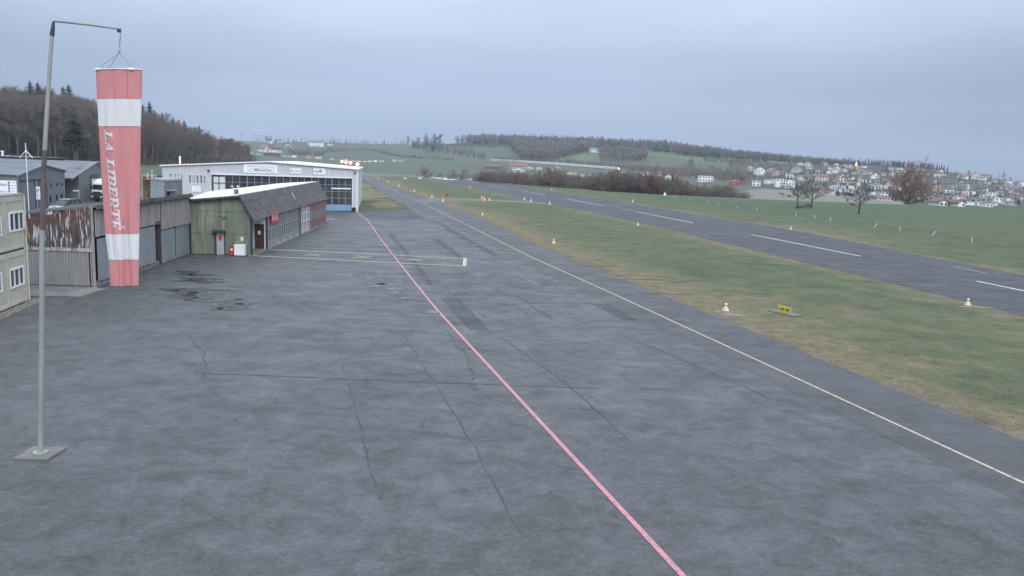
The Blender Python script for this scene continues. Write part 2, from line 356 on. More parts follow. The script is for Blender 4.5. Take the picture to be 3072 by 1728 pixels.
for j in range(len(rows)-1):
    for i in range(nc-1):
        a = j*nc+i; ground.f.append((a, a+1, a+nc+1, a+nc)); c = (ground.v[a]+ground.v[a+nc+1])/2
        ground.m.append(facemat(c.x, c.y, c.z))
# the near flat part, joined on below the first row
n0 = len(ground.v); nrow = [ -60, 0, 60, 110]
for Y in nrow:
    for x in cols: X = xcol(x, 170); ground.v.append(Vector((X*2.2 if Y < 110 else X*1.4, Y, 0)))
for j in range(len(nrow)-1):
    for i in range(nc-1): a = n0+j*nc+i; ground.f.append((a, a+1, a+nc+1, a+nc)); ground.m.append(0)
for i in range(nc-1): a = n0+3*nc+i; ground.f.append((a, a+1, i+1, i)); ground.m.append(0)
go = ground.build('ground', TM, smooth=True); tag(go, kind='structure')
# ------------------------------------------------------------------ pavements
def pxy(L, z=0.0): return [gp(x, y, z) for x, y in L]
def ext(L, k, n=1):                            # extend a polyline on the ground at its near end
    P = pxy(L); d = (P[-1]-P[-2]).normalized(); return P + [P[-1]+d*k]
def dense(P, st=4.0):
    out = []
    for a, b in zip(P, P[1:]):
        n = max(1, int((b-a).length/st)); out += [a.lerp(b, i/n) for i in range(n)]
    return out+[P[-1]]
def jag(P, amp, seed=0, st=1.2):               # crumbling pavement edge
    P = dense(P, st); o = []
    for i, p in enumerate(P):
        q = p.copy(); q.x += amp*noise.noise(Vector((p.x*.7, p.y*.7, seed))); q.y += amp*noise.noise(Vector((p.x*.7, p.y*.7, seed+9))); o.append(q)
    return o
def sheet(name, left, right, z, m_):           # a strip between two polylines (resampled to the same count)
    def res(P, n):
        L = [0]
        for a, b in zip(P, P[1:]): L.append(L[-1]+(b-a).length)
        o = []; j = 0
        for i in range(n):
            s = L[-1]*i/(n-1)
            while j < len(L)-2 and L[j+1] < s: j += 1
            o.append(P[j].lerp(P[j+1], (s-L[j])/max(L[j+1]-L[j], 1e-6)))
        return o
    n = 240; A, B = res(left, n), res(right, n); mb = MB(); zz = Vector((0,0,z))
    for i in range(n-1): mb.poly([A[i]+zz, B[i]+zz, B[i+1]+zz, A[i+1]+zz])
    return tag(mb.build(name, m_), kind='structure')
near_e = [(1272,532),(1330,546),(1408,563),(1502,580),(1574,599),(1640,612),(1792,641),(1940,673),(2100,712),(2341,770),(2553,821),(2779,877),(3072,949)]
far_e = [(1412,532),(1512,549),(1586,562),(1707,581),(1818,599),(1950,620),(2100,645),(2290,674),(2477,709),(2779,770),(3072,826)]
RN, RF = ext(near_e, 60), ext(far_e, 75)
tax_r = [(1100,526.7),(1134,538),(1187,560),(1245,581),(1303,604),(1392,636),(1469,669),(1552,707),(1635,745),(1717,777),(1810,813),(1904,852),(1997,889),(2090,926),(2171,959)]
tax_l = [(1078,528),(1100,545),(1128,563),(1165,592),(1195,608),(1236,624)]
TR = ext(tax_r, 60)
tax_line = [(1079,527),(1150,557),(1200,580),(1252,603),(1330,640),(1414,681.4),(1500,725),(1588,769),(1700,819.5),(1850,887),(2003,957.6)]
TLn = ext(tax_line, 60)
# grass verges (dry, brownish) lie under the pavement edges
def band(name, P, wd, side, m_, z, seed):
    A = jag(P, .1, seed, 2.0); B = []
    for i, p in enumerate(A):
        t = (A[min(i+1,len(A)-1)]-A[max(i-1,0)]).normalized(); nn = Vector((t.y, -t.x, 0))*side
        B.append(p + nn*wd*(.75+.9*noise.noise(Vector((p.x*.13, p.y*.13, seed)))))
    return A, B
def verge_sheet(name, P, wd, side, seed, m_=None):
    A, B = band(name, P, wd, side, None, 0, seed); inner = [p - (b-p)*.3 for p, b in zip(A, B)]
    mb = MB(); z = Vector((0,0,.006))
    for i in range(len(A)-1): mb.poly([inner[i]+z, B[i]+z, B[i+1]+z, inner[i+1]+z])
    tag(mb.build(name, m_ or verge), kind='structure')
def resample(P, n):
    L = [0]
    for a, b in zip(P, P[1:]): L.append(L[-1]+(b-a).length)
    o = []; j = 0
    for i in range(n):
        s_ = L[-1]*i/(n-1)
        while j < len(L)-2 and L[j+1] < s_: j += 1
        o.append(P[j].lerp(P[j+1], (s_-L[j])/max(L[j+1]-L[j], 1e-6)))
    return o
def dry_sheet(name, A, B, z, dryf, nt=26, n=360):
    A, B = resample(A, n), resample(B, n); mb = MB(); vals = []
    for i in range(n):
        W2 = (B[i]-A[i]).length
        for j in range(nt+1):
            t = sm(j/nt); p = A[i].lerp(B[i], t); mb.v.append(p+Vector((0,0,z))); vals.append(dryf(t*W2, (1-t)*W2, p))
    for i in range(n-1):
        for j in range(nt): a = i*(nt+1)+j; mb.f.append((a, a+1, a+nt+2, a+nt+1)); mb.m.append(0)
    o = mb.build(name, infield); at = o.data.attributes.new('dry', 'FLOAT', 'POINT'); at.data.foreach_set('value', vals); return tag(o, kind='structure')
def dfun(ka, la, kb, lb):
    return lambda da, db, p: ka*math.exp(-da/la) + kb*math.exp(-db/lb) + .34*noise.noise(Vector((p.x*.05, p.y*.05, 2))) + .0
dry_sheet('infield_grass', TR, RN, .004, dfun(.95, 5.0, .65, 2.6))
RF2 = [p+Vector((8+.05*p.y, 4, 0)) for p in RF]
dry_sheet('outfield_grass', RF, RF2, .004, dfun(.7, 2.2, -.1, 3.0), nt=12)
verge_sheet('grass_verge', RN, .55, 1, 3); verge_sheet('grass_verge', RF, .6, -1, 4); verge_sheet('grass_verge', TR, .75, -1, 5, mudgrass)
sheet('runway', jag(RN, .35, 1), jag(RF, .45, 2), .016, runway_m)
# apron: everything left of the taxiway, out to the yard behind the sheds
LEFT = [Vector((-31,165,0)) , Vector((-60,158,0)), Vector((-95,150,0)), Vector((-140,140,0)), Vector((-150,60,0)), Vector((-120,-40,0))]
ap = [gp(1071,622), gp(1078,600), gp(1150,588)] + []
mb = MB(); tl = [gp(*p) for p in [(1160,598),(1250,628),(1330,664),(1420,708),(1500,752),(1600,806),(1700,853),(1790,895),(1900,948)]]; d = (tl[-1]-tl[-2]).normalized(); tl.append(tl[-1]+d*60)
lf = [Vector((-150, 175, 0)), Vector((-150, 150, 0)), Vector((-150,125,0)), Vector((-145,100,0)), Vector((-140,80,0)), Vector((-130,60,0)), Vector((-120,40,0)), Vector((-110,20,0)), Vector((-100,0,0)), Vector((-90,-40,0))]
sheet('apron', lf, tl, .008, asphalt)
sheet('taxiway', [p for p in dense([gp(*q) for q in tax_l] + tl[1:], 3)], jag(TR, .22, 6), .012, taxi_m)
# link between taxiway and runway
lk_u = [(1262,600),(1290,596.5),(1310,594.5),(1369,595),(1441,597.3),(1514,600.5),(1575,604),(1625,608)]
lk_l = [(1262,618),(1296,607),(1318,602.6),(1345,601.4),(1417,602),(1490,604.6),(1562,608.5),(1660,615)]
sheet('link_path', pxy(lk_u), pxy(lk_l), .02, path_m)
# grass islands left of the taxiway
def blob_sheet(name, L, z, m_, kind='structure', amp=.3):
    P = pxy(L); P = jag(P+[P[0]], amp, 11)[:-1]; mb = MB(); mb.poly([p+Vector((0,0,z)) for p in P]); return tag(mb.build(name, m_), kind=kind)
blob_sheet('grass_island', [(1072,553),(1088,549),(1105,552),(1120,563),(1098,566),(1072,567)], .024, verge)
blob_sheet('grass_island', [(1072,573),(1112,567),(1130,570),(1150,580),(1164,590),(1163,592),(1120,596),(1072,600)], .024, verge)
blob_sheet('grass_island', [(1072,604),(1125,599),(1158,600),(1190,608),(1215,616),(1232,626),(1229,629),(1145,633),(1073,635.5)], .024, grass)
blob_sheet('grass_island', [(1110,612),(1150,603),(1180,608),(1205,618),(1180,624),(1125,624)], .028, verge, amp=.8)
blob_sheet('concrete_strip', [(83,856),(285,862),(303,866),(330,860),(300,873),(232,891),(83,888)], .014, concrete)
blob_sheet('concrete_strip', [(83,903),(118,901),(146,905),(112,909),(83,908)], .014, concrete)
blob_sheet('concrete_strip', [(978,656),(1000,655),(1008,659),(990,661),(978,662)], .014, concrete)
# markings
mk = MB(); mk.ribbon(dense(TLn, 3), .125, .020); tag(mk.build('taxiway_line', yellow_line), kind='structure')
mk = MB(); mk.ribbon(dense(pxy([(1252,602),(1262,598),(1285,597.5),(1330,598.2)]), 2), .14, .026); tag(mk.build('link_line', yellow_line), kind='structure')
red = [(1071,634.5),(1088,652),(1102,660),(1119,684),(1138,713),(1166,748),(1193,783.5),(1235,836),(1276,888),(1317,937),(1341,963)]
mk = MB(); mk.ribbon(dense(ext(red, 40), 2), .145, .020); tag(mk.build('red_line', red_line_m), kind='structure')
mk = MB()
for a, b in (((1410,545),(1438,550)),((1469,556),(1520,565.5)),((1565,572),(1636,586)),((1699,597),(1807,617)),((1907,635),(2081,669.5)),((2254,704),(2582,769)),((2930,844),(3110,881))):
    mk.ribbon([gp(*a), gp(*b)], .30, .022)
for a, b in (((1790,611),(1850,622)), ((1850,622),(1907,634)), ((2865,800),(2960,821))): mk.ribbon([gp(*a), gp(*b)], .10, .022)
tag(mk.build('runway_centre_line', white_line), kind='structure')
mk = MB()
A0, A1, B0, B1 = gp(1284,532.4), gp(1340,539.5), gp(1385,532.6), gp(1425,539)
for k in range(10):
    if k in (4, 5): continue
    t = (k+.5)/10; a = A0.lerp(B0, t); b = A1.lerp(B1, t); wv = (B0-A0)*.036
    mk.poly([a-wv+Vector((0,0,.022)), a+wv+Vector((0,0,.022)), b+wv+Vector((0,0,.022)), b-wv+Vector((0,0,.022))])
for x0, x1, y in ((1352,1375,540.5),(1385,1412,541)): mk.ribbon([gp(x0, y-.5), gp(x1, y+.4)], 3.0, .022)
tag(mk.build('runway_threshold_marks', white_line), kind='structure')
mk = MB()
mk.ribbon(dense(pxy([(760,747),(800,749),(1000,757),(1397,776.7)]), 1.5), .42, .020); mk.ribbon(dense(pxy([(740,767),(1000,780),(1395,799.6)]), 1.5), .38, .0225)
for x, y in ((942,766),(1088,772),(1244,780)):
    c = gp(x, y); s = .75
    mk.ribbon([c+Vector((-s,-s*1.1,0)), c+Vector((s,s*1.1,0))], .24, .024); mk.ribbon([c+Vector((-s,s*1.1,0)), c+Vector((s,-s*1.1,0))], .24, .028)
tag(mk.build('parking_box_lines', faint_line), kind='structure')
mk = MB(); mk.ribbon([gp(1395,776), gp(1393,800)], .30, .032); tag(mk.build('parking_stop_bar', mat('bar_paint', (.50,.46,.34), (.3,.28,.24), V, 3, .5, .7, coords='World')), kind='structure')
S4 = lambda L: [(1000+x/3.623, 560+y/3.623) for x, y in L]
S3 = lambda L: [(x/4.14, 640+y/4.14) for x, y in L]
S5 = lambda L: [(1500+x/3.22, 560+y/3.22) for x, y in L]
seams = [S4([(580,500),(700,650),(900,880),(1020,1065),(1100,1075)]), S4([(700,640),(860,770),(1000,940),(1100,1075)]), S4([(1070,575),(1200,660),(1300,740),(1400,830)]), S4([(1040,600),(1180,700),(1330,790),(1430,870)]),
 S4([(1160,380),(1350,500),(1600,640),(1800,745)]), S4([(870,450),(950,500),(1020,540)]), S4([(1050,350),(1150,410),(1270,495)]), S4([(215,390),(225,640),(255,770)]),
 S5([(0,1010),(100,1070),(170,1050),(330,1170),(500,1285)]), S5([(460,930),(640,1020),(740,1080),(860,1140),(1040,1130),(1220,1220),(1340,1285)]), S5([(150,1140),(320,1285)]), S5([(0,1150),(300,1130),(580,1130),(870,1130)]),
 [(1100,640),(1180,652),(1250,662),(1300,668)], [(1850,1000),(2000,1060),(2300,1190)], [(1500,1010),(1700,1150),(1900,1330)], [(590,1120),(900,1132),(1340,1150),(1800,1166)], [(1000,1000),(1060,1200),(1140,1500)], [(1210,1000),(1420,1330),(1560,1600)]]
mk = MB()
for s_ in seams: mk.ribbon(jag(pxy(s_), .10, 21, .8), .06, .018)
tag(mk.build('pavement_seams', seam_m), kind='structure')
for k_, L_ in enumerate([S4([(585,505),(640,510),(860,770),(1100,1075),(1020,1065),(820,800),(700,650)]), S4([(1180,1205),(1360,1215),(1590,1449),(1700,1560),(1480,1560),(1330,1400)]), S5([(870,1130),(1040,1130),(1220,1220),(1340,1285),(1190,1290),(1000,1190)]), S4([(1050,350),(1150,380),(1800,745),(1740,760),(1270,495)]), S4([(1080,575),(1160,570),(1440,790),(1380,800)]), S4([(250,270),(850,245),(1000,350),(700,362),(400,352)])]):
    P_ = jag([p for p in pxy(L_)]+[gp(*L_[0])], .06, 50+k_, 1.0)[:-1]; m5 = MB(); m5.poly([p+Vector((0,0,.0145+.0006*k_)) for p in P_]); tag(m5.build('asphalt_patch', asphalt_dark), kind='structure')
cracks = [S4([(295,870),(310,935),(345,1025)]), S4([(345,1025),(395,1140),(430,1220),(460,1330)]), S4([(1740,1095),(1820,1140),(1900,1200)]), S4([(2000,1180),(2200,1330),(2400,1449)]), S4([(1360,1215),(1460,1330),(1590,1449)]), S4([(1175,1200),(1250,1300),(1330,1400)]),
 S4([(1500,1330),(1700,1325),(1870,1340)]), S4([(870,1130),(900,1160)]), S4([(1200,1070),(1290,1170)]), S4([(850,870),(930,970),(1020,1065)]), S3([(1650,1250),(1750,1130),(1820,1060),(1990,940)]), S3([(1900,1230),(2000,1100),(2140,1000)]), S3([(770,1160),(960,1040)]), S3([(345,1030),(700,1032),(960,1040)]), S3([(1020,1145),(1060,1125)]), S3([(2000,1330),(2080,1350)]),
 [(560,1000),(610,1060),(625,1120)], [(1340,990),(1400,1070),(1420,1140)]]
mk = MB()
for s_ in cracks: mk.ribbon(jag(pxy(s_), .22, 33, .4), .038, .026)
for k in range(26):
    c = gp(rnd.uniform(650, 1900), rnd.uniform(700, 955)); a = rnd.uniform(-.5, .5)+(math.pi/2 if rnd.random() < .3 else 0); l = rnd.uniform(.6, 2.6)
    mk.ribbon(jag([c, c+Vector((math.cos(a)*l, math.sin(a)*l, 0))], .3, k, .3), rnd.uniform(.02,.05), .026)
tag(mk.build('pavement_cracks', crack_m), kind='structure')
def splat(mb, c, rx, ry, seed, z, n=26):
    P = []
    for k in range(n):
        a = 2*math.pi*k/n; r = 1+.7*noise.noise(Vector((math.cos(a)*1.6+seed*7, math.sin(a)*1.6, seed)))+.45*noise.noise(Vector((math.cos(a)*5+seed*3, math.sin(a)*5, seed+4)))+.25*noise.noise(Vector((math.cos(a)*11, math.sin(a)*11, seed+8)))
        P.append(c+Vector((math.cos(a)*rx*r, math.sin(a)*ry*r, z)))
    mb.poly(P)
mk = MB()
for k, (x, y, rx, ry) in enumerate([(577,824,.7,.5),(598,845,1.1,.35),(575,880,.35,1.0),(566,888,.5,.6),(583,893,.5,.35),(530,872,.6,.25),(562,900,.4,.25),(600,836,.7,.2),(572,842,.3,.5),(548,868,.35,.15),(715,912,.4,.5),(722,898,.5,.18),(660,925,.15,.6),(700,925,.3,.2),(560,815,.4,.2)]):
    for j in range(3): splat(mk, gp(x+rnd.uniform(-7,7), y+rnd.uniform(-2.5,2.5)), rx*rnd.uniform(.25,.6), ry*rnd.uniform(.2,.55), k*1.7+j, .0235+.0003*j, 40)
tag(mk.build('puddles', water_m), kind='structure')
mk = MB()
for k, (x, y, rx, ry) in enumerate([(577,824,1.3,.8),(598,845,1.7,.7),(575,880,.9,1.5),(583,893,1.1,.7),(530,872,1.3,.5),(600,836,1.4,.4),(548,868,.9,.35),(715,912,.8,.9),(660,925,.4,.8),(560,815,.8,.4),(700,925,.7,.5),(640,870,1.5,.3),(620,905,1.0,.25)]):
    splat(mk, gp(x, y), rx, ry, 90+k*1.9, .0192+.0002*k, 60)
tag(mk.build('damp_patches', damp_m), kind='structure')
mk = MB()
for k, (x, y, rx, ry) in enumerate([(1131,857,.5,.9),(1160,853,1.2,.4),(1183,868,.7,.35),(1195,845,.5,.3),(1185,880,.4,.7),(1215,895,.4,.3),(1035,827,1.0,.5),(1110,835,.6,.3),(1402,690,2.2,.5),(1440,735,1.4,.35),(1500,790,.8,.25),(1298,938,.3,.6)]):
    splat(mk, gp(x, y), rx, ry, 40+k*1.3, .0215)
mk.ribbon(jag(pxy([(1535,810),(1565,830),(1600,850),(1640,868)]), .3, 5), .25, .0215)
tag(mk.build('dried_stains', stain_m), kind='structure')
# ------------------------------------------------------------------ building materials
beige = mat('beige_panel_paint', (.50,.465,.375), (.44,.41,.33), (.5,.5,.2), 1, .35, .7, rough=.6, c3=(.27,.25,.19), sc3=(1.5,1.5,.35), lo3=.64, hi3=.8, coords='World')
beige_trim = mat('beige_trim', (.54,.51,.42), (.44,.42,.34), V, 1.5, .45, .7, rough=.5, coords='World')
white_paint = mat('white_frame_paint', (.78,.79,.82), (.66,.67,.70), V, 2, .45, .75, rough=.5, coords='World')
glass_d = mat('window_glass', (.018,.022,.030), (.05,.055,.065), (1,1,.4), .9, .4, .7, rough=.08, spec=.6, coords='World')
glass_room = mat('dim_window_glass', (.035,.034,.036), (.085,.075,.062), (.7,.7,.5), .8, .4, .65, rough=.12, spec=.5, coords='World')
white_sheet = mat('white_cladding', (.58,.59,.61), (.52,.53,.56), (1,1,.15), 1, .35, .7, rough=.5, c3=(.42,.43,.45), sc3=(2.5,2.5,.25), lo3=.62, hi3=.85, coords='World')
white_roof = mat('pale_roof_sheet', (.84,.85,.87), (.76,.77,.80), (.4,.4,1), 1, .35, .7, rough=.4, c3=(.45,.46,.48), sc3=(.9,.9,.9), lo3=.68, hi3=.85, coords='World')
blue_frame = mat('blue_door_frame', (.15,.23,.33), (.18,.27,.37), V, 1.5, .4, .65, rough=.5, coords='World')
blue_panel = mat('blue_kick_panel', (.20,.34,.48), (.17,.30,.43), V, .8, .4, .65, rough=.5, coords='World')
dark_trim = mat('dark_trim', (.03,.035,.045), (.05,.055,.065), V, 2, .4, .7, rough=.6, coords='World')
navy = mat('dark_blue_steel', (.012,.035,.075), (.03,.05,.08), V, 2, .4, .7, rough=.5, coords='World')
green_sheet = mat('mossy_green_sheet', (.215,.238,.188), (.150,.170,.130), (2.2,2.2,.35), 1, .36, .62, rough=.75, c3=(.330,.350,.285), sc3=(3.5,3.5,.3), lo3=.50, hi3=.68, c4=(.080,.092,.065), sc4=(4,4,.25), lo4=.60, hi4=.76, coords='World', bump=.15)
dark_roof = mat('weathered_dark_roof', (.135,.125,.128), (.085,.080,.085), (1.5,.4,1.2), 1, .35, .65, rough=.85, c3=(.035,.033,.036), sc3=(2.2,2.2,.4), lo3=.54, hi3=.7, c4=(.20,.19,.18), sc4=(3,3,3), lo4=.66, hi4=.8, coords='World', bump=.2)
rust_sheet = mat('flaking_brown_sheet', (.050,.042,.044), (.135,.108,.104), (7,7,.6), 1, .38, .6, rough=.9, c3=(.50,.48,.47), sc3=(7,7,1.1), lo3=.535, hi3=.60, c4=(.15,.055,.045), sc4=(3,3,1.0), lo4=.60, hi4=.72, coords='World', bump=.3)
grey_corr = mat('grey_corrugated_sheet', (.30,.29,.29), (.235,.23,.232), (1.2,1.2,.3), 1, .35, .65, rough=.6, c3=(.13,.125,.125), sc3=(3,3,.3), lo3=.6, hi3=.8, coords='World')
board = mat('weathered_grey_boards', (.32,.29,.28), (.21,.19,.18), (7,7,.35), 1, .38, .62, rough=.9, c3=(.14,.125,.118), sc3=(9,9,.5), lo3=.56, hi3=.7, coords='World', bump=.3)
door_grey = mat('grey_blue_door_paint', (.235,.265,.28), (.195,.22,.235), (.6,.6,.4), 1.2, .35, .65, rough=.6, c3=(.27,.28,.27), sc3=(2.5,2.5,.5), lo3=.62, hi3=.8, coords='World')
foot_m = mat('peeling_foundation', (.30,.28,.26), (.12,.10,.09), (5,5,4), 1, .42, .58, rough=.9, coords='World', bump=.3)
gap_shade = mat('painted_interior_shade', (.012,.012,.014), rough=.9)  # near-black colour standing in for the shade inside openings
wood_brown = mat('brown_door_wood', (.085,.038,.026), (.065,.03,.022), (4,4,.6), 1, .35, .65, rough=.5, coords='World')
brown_sheet = mat('brown_door_sheet', (.19,.095,.08), (.22,.13,.11), (1.5,1.5,.5), 1, .35, .65, rough=.6, c3=(.085,.045,.038), sc3=(1,1,.6), lo3=.58, hi3=.72, coords='World')
pale_grey = mat('pale_grey_paint', (.40,.40,.41), (.33,.33,.34), V, 1.2, .4, .7, rough=.6, coords='World')
red_paint = mat('red_paint', (.48,.045,.04), (.36,.04,.035), V, 2, .5, .75, rough=.5, coords='World')
white_sign = mat('white_sign_panel', (.82,.83,.86), rough=.5)
black_ink = mat('dark_ink', (.025,.03,.045), rough=.5)
blue_ink = mat('blue_ink', (.03,.12,.30), rough=.5)
grey_ink = mat('grey_ink', (.22,.24,.28), rough=.5)
red_ink = mat('red_ink', (.50,.03,.04), rough=.5)
rubber = mat('black_rubber', (.015,.015,.016), rough=.8)
steel = mat('galvanised_steel', (.30,.33,.32), (.38,.40,.38), (3,3,.6), 1, .4, .65, rough=.5, metal=.3, coords='World')
grey_wall = mat('grey_wall_paint', (.185,.190,.205), (.165,.170,.185), (.4,.4,.2), 1, .35, .65, rough=.75, coords='World')
grey_wall2 = mat('grey_ribbed_paint', (.150,.155,.168), (.180,.185,.195), (.4,.4,.2), 1, .35, .65, rough=.6, coords='World')
fibre_roof = mat('fibre_cement_roof', (.135,.145,.165), (.19,.20,.225), (.15,.5,.5), 1, .38, .62, rough=.8, c3=(.085,.075,.07), sc3=(.25,.25,.25), lo3=.62, hi3=.72, coords='World')
def corrug(mb, W, a0, a1, zf0, zf1, pitch, amp, o=0.0, mi=0, step=None):
    """vertical corrugations between heights zf0(a) and zf1(a)"""
    n = max(2, int((a1-a0)/pitch)); P = []
    for i in range(n):
        b = a0+(a1-a0)*i/n; c = (a1-a0)/n
        P += [(b, 0), (b+c*.32, 0), (b+c*.5, 1), (b+c*.82, 1)]
    P.append((a1, 0))
    for (a, p), (b, q) in zip(P, P[1:]):
        mb.poly([W.pt(a, zf0(a), o+amp*p), W.pt(b, zf0(b), o+amp*q), W.pt(b, zf1(b), o+amp*q), W.pt(a, zf1(a), o+amp*p)], mi)
def cst(v): return lambda a: v
def lin(a0, z0, a1, z1): return lambda a: z0+(z1-z0)*(a-a0)/(a1-a0)
def win(W, x0, yt, yb, x1, root, frame_m, glass_m, nv=1, nh=0, fw_=.06, out=.03, label=None, name='window'):
    a0, a1, z0, z1 = W.rect(x0, yt, yb, x1)
    if a0 > a1: a0, a1 = a1, a0
    f = MB(); f.wbox(W, a0, a0+fw_, z0, z1, -.04, out); f.wbox(W, a1-fw_, a1, z0, z1, -.04, out); f.wbox(W, a0+fw_, a1-fw_, z0, z0+fw_, -.04, out); f.wbox(W, a0+fw_, a1-fw_, z1-fw_, z1, -.04, out)
    for k in range(nv): c = a0+(a1-a0)*(k+1)/(nv+1); f.wbox(W, c-fw_*.4, c+fw_*.4, z0+fw_, z1-fw_, -.04, out-.005)
    for k in range(nh): c = z0+(z1-z0)*(k+1)/(nh+1); f.wbox(W, a0+fw_, a1-fw_, c-fw_*.35, c+fw_*.35, -.04, out-.01)
    fo = f.build(name, frame_m, root, label=label)
    g = MB(); g.wbox(W, a0+fw_*.5, a1-fw_*.5, z0+fw_*.5, z1-fw_*.5, -.03, .004); g.build('pane', glass_m, fo)
    return fo
# ------------------------------------------------------------------ site containers (offices) at the left edge
P, Q = gp(80, 907), gp(18, 933.5); W = Wall(Q, P); Lc = W.L; W0 = Wall(Q-W.d*6, P)
root = thing('container_office', P, 'beige two storey stack of container offices with white framed windows at the left edge', 'container building')
s_r, ztop = W0.hit(78.5, 583); _, zmid = W0.hit(78.5, 742); Lw = W0.hit(80, 850)[0]
aj = W0.hit(15.5, 700)[0]
for (b0, b1) in ((0, aj), (aj, Lw)):
    for z0, z1 in ((.12, zmid-.06), (zmid+.06, ztop)):
        mb = MB(); mb.wbox(W0, b0+.03, b1-.03, z0, z1, -2.6, 0); mo = mb.build('container_module', beige, root)
        f = MB()
        for a0, a1, c0, c1 in ((b0+.03, b0+.15, z0, z1), (b1-.15, b1-.03, z0, z1), (b0+.15, b1-.15, z0, z0+.16), (b0+.15, b1-.15, z1-.28, z1)): f.wbox(W0, a0, a1, c0, c1, 0.0, .035)
        k = b0+.6
        while k < b1-.3: f.wbox(W0, k-.012, k+.012, z0+.16, z1-.28, 0, .006); k += .62
        f.build('frame', beige_trim, mo)
mb = MB(); mb.wbox(W0, 0, Lw, zmid-.06, zmid+.06, -2.55, -.04); mb.build('joint_strip', dark_trim, root)
mb = MB(); mb.wbox(W0, -.05, Lw+.05, ztop+.002, ztop+.09, -2.7, .06); mb.build('roof', mat('container_roof', (.34,.34,.32), (.26,.26,.24), V, 1, .4, .7, coords='World'), root)
mb = MB(); mb.tube([W0.pt(Lw+.02, .1, .09), W0.pt(Lw+.02, ztop, .09)], .045); mb.tube([W0.pt(Lw-.25, zmid+1.1, .08), W0.pt(Lw-.12, zmid+1.05, .12), W0.pt(Lw-.02, zmid+.75, .09)], .03, 6); mb.build('downpipe', beige_trim, root)
for (x0, yt, yb, x1) in ((24, 638, 698, 69.8), (26, 809, 869, 71), (-34, 652, 716, 2.5), (-30, 826, 888, 4.5)):
    win(W0, x0, yt, yb, x1, root, white_paint, glass_d, nv=2, fw_=.085, out=.06)
mb = MB(); mb.wbox(W0, 0, Lw, 0, .115, -2.5, -.1); mb.build('plinth', dark_trim, root)
gr = MB()
for k in range(900):
    a = rnd.uniform(0, Lw+.9); o = rnd.uniform(.05, .62); s = rnd.uniform(.03, .08); c = W0.pt(a, 0, o); h = s*.8
    gr.poly([c+Vector((-s,0,0)), c+Vector((0,-s,0)), c+Vector((0,0,h+.05))]); gr.poly([c+Vector((0,-s,0)), c+Vector((s,0,0)), c+Vector((0,0,h+.05))]); gr.poly([c+Vector((s,0,0)), c+Vector((0,s,0)), c+Vector((0,0,h+.05))]); gr.poly([c+Vector((0,s,0)), c+Vector((-s,0,0)), c+Vector((0,0,h+.05))])
gr.wbox(W0, 0, Lw+.9, 0, .04, .04, .62)
gravel = mat('gravel_stone', (.15,.135,.12), (.27,.25,.225), V, 9, .4, .6, rough=.9, coords='World')
tag(gr.build('gravel_strip', gravel), label='strip of brown gravel along the foot of the beige container office', cat='gravel', kind='stuff')
# white antenna mast behind the containers
am = thing('antenna_mast', gp(83, 780), 'thin white mast with two slanted arms standing behind the beige container office', 'mast')
b = gp(83, 780); b.x = dp(80, 500, b.y).x; zt = zat(b, 429)
mb = MB(); mb.tube([b, b+Vector((0,0,zt))], .03, 8); mb.build("pole", white_paint, am)
zj = zat(b, 451); zl = zat(b, 474)
for sx, k in ((-1, 21), (1, 18)):
    e = dp(80+sx*k, 474, b.y); mb = MB(); mb.tube([b+Vector((0,0,zj)), e], .03, 6); mb.build('arm', white_paint, am)
# ------------------------------------------------------------------ flaking brown warehouse
K = gp(288, 861); Lf = gp(83, 854); Rf = gp(568, 763); WA = Wall(Lf, K); WB = Wall(K, Rf)
depthv = (Lf-K)*1.0
root = thing('wooden_warehouse', K, 'long old warehouse with flaking brown front, grey board side and grey sheet doors', 'warehouse')
ztL = WA.hit(83, 658)[1]; ztR = WA.hit(285, 620)[1]; zsp = WA.hit(283, 753)[1]; zspL = WA.hit(83, 750)[1]
eave = (WB.hit(309, 617)[1] + WB.hit(560, 581)[1])/2
WA0 = WA; aL = -3.0
mb = MB(); corrug(mb, WA, aL, WA.L, cst(.06), lin(0, zspL, WA.L, zsp), .17, .06, o=-.03); mb.build('lower_cladding', grey_corr, root)
mb = MB(); corrug(mb, WA, aL, WA.L+.02, lin(0, zspL+.16, WA.L, zsp+.16), lin(0, ztL, WA.L, eave-.03), .145, .04, o=.04); mb.build('upper_cladding', rust_sheet, root)
mb = MB(); q_ = random.Random(8); n_ = int((WA.L-aL)/.145)
for i in range(n_):
    a_ = aL+(WA.L-aL)*i/n_; w_ = .145; tz = lin(0, ztL, WA.L, eave-.03)(a_); l_ = .12+.9*q_.random()**2.2
    mb.poly([WA.pt(a_+.02, tz-l_, .084), WA.pt(a_+w_*.5, tz-l_*1.3, .084), WA.pt(a_+w_*.8, tz-l_*.8, .084), WA.pt(a_+w_*.8, tz, .084), WA.pt(a_+.02, tz, .084)])
mb.build('rust_streak', mat('red_rust', (.17,.055,.045), (.09,.045,.04), (5,5,1.5), 1.5, .4, .62, rough=.95, coords='World'), root)
mb = MB(); mb.wbox(WA, aL, WA.L+.03, (zspL+zsp)/2-.02, (zspL+zsp)/2+.2, .01, .075); mb.build('base_band', mat('flaking_white_band', (.42,.41,.40), (.16,.13,.12), (5,5,3), 1, .45, .62, rough=.9, coords='World'), root)
mb = MB(); mb.wbox(WA, WA.L-.10, WA.L+.04, 0, eave, .035, .10); mb.build('corner_post', mat('corner_post_grey', (.3,.29,.28), (.2,.19,.18), (4,4,1), 1, .4, .6, coords='World'), root)
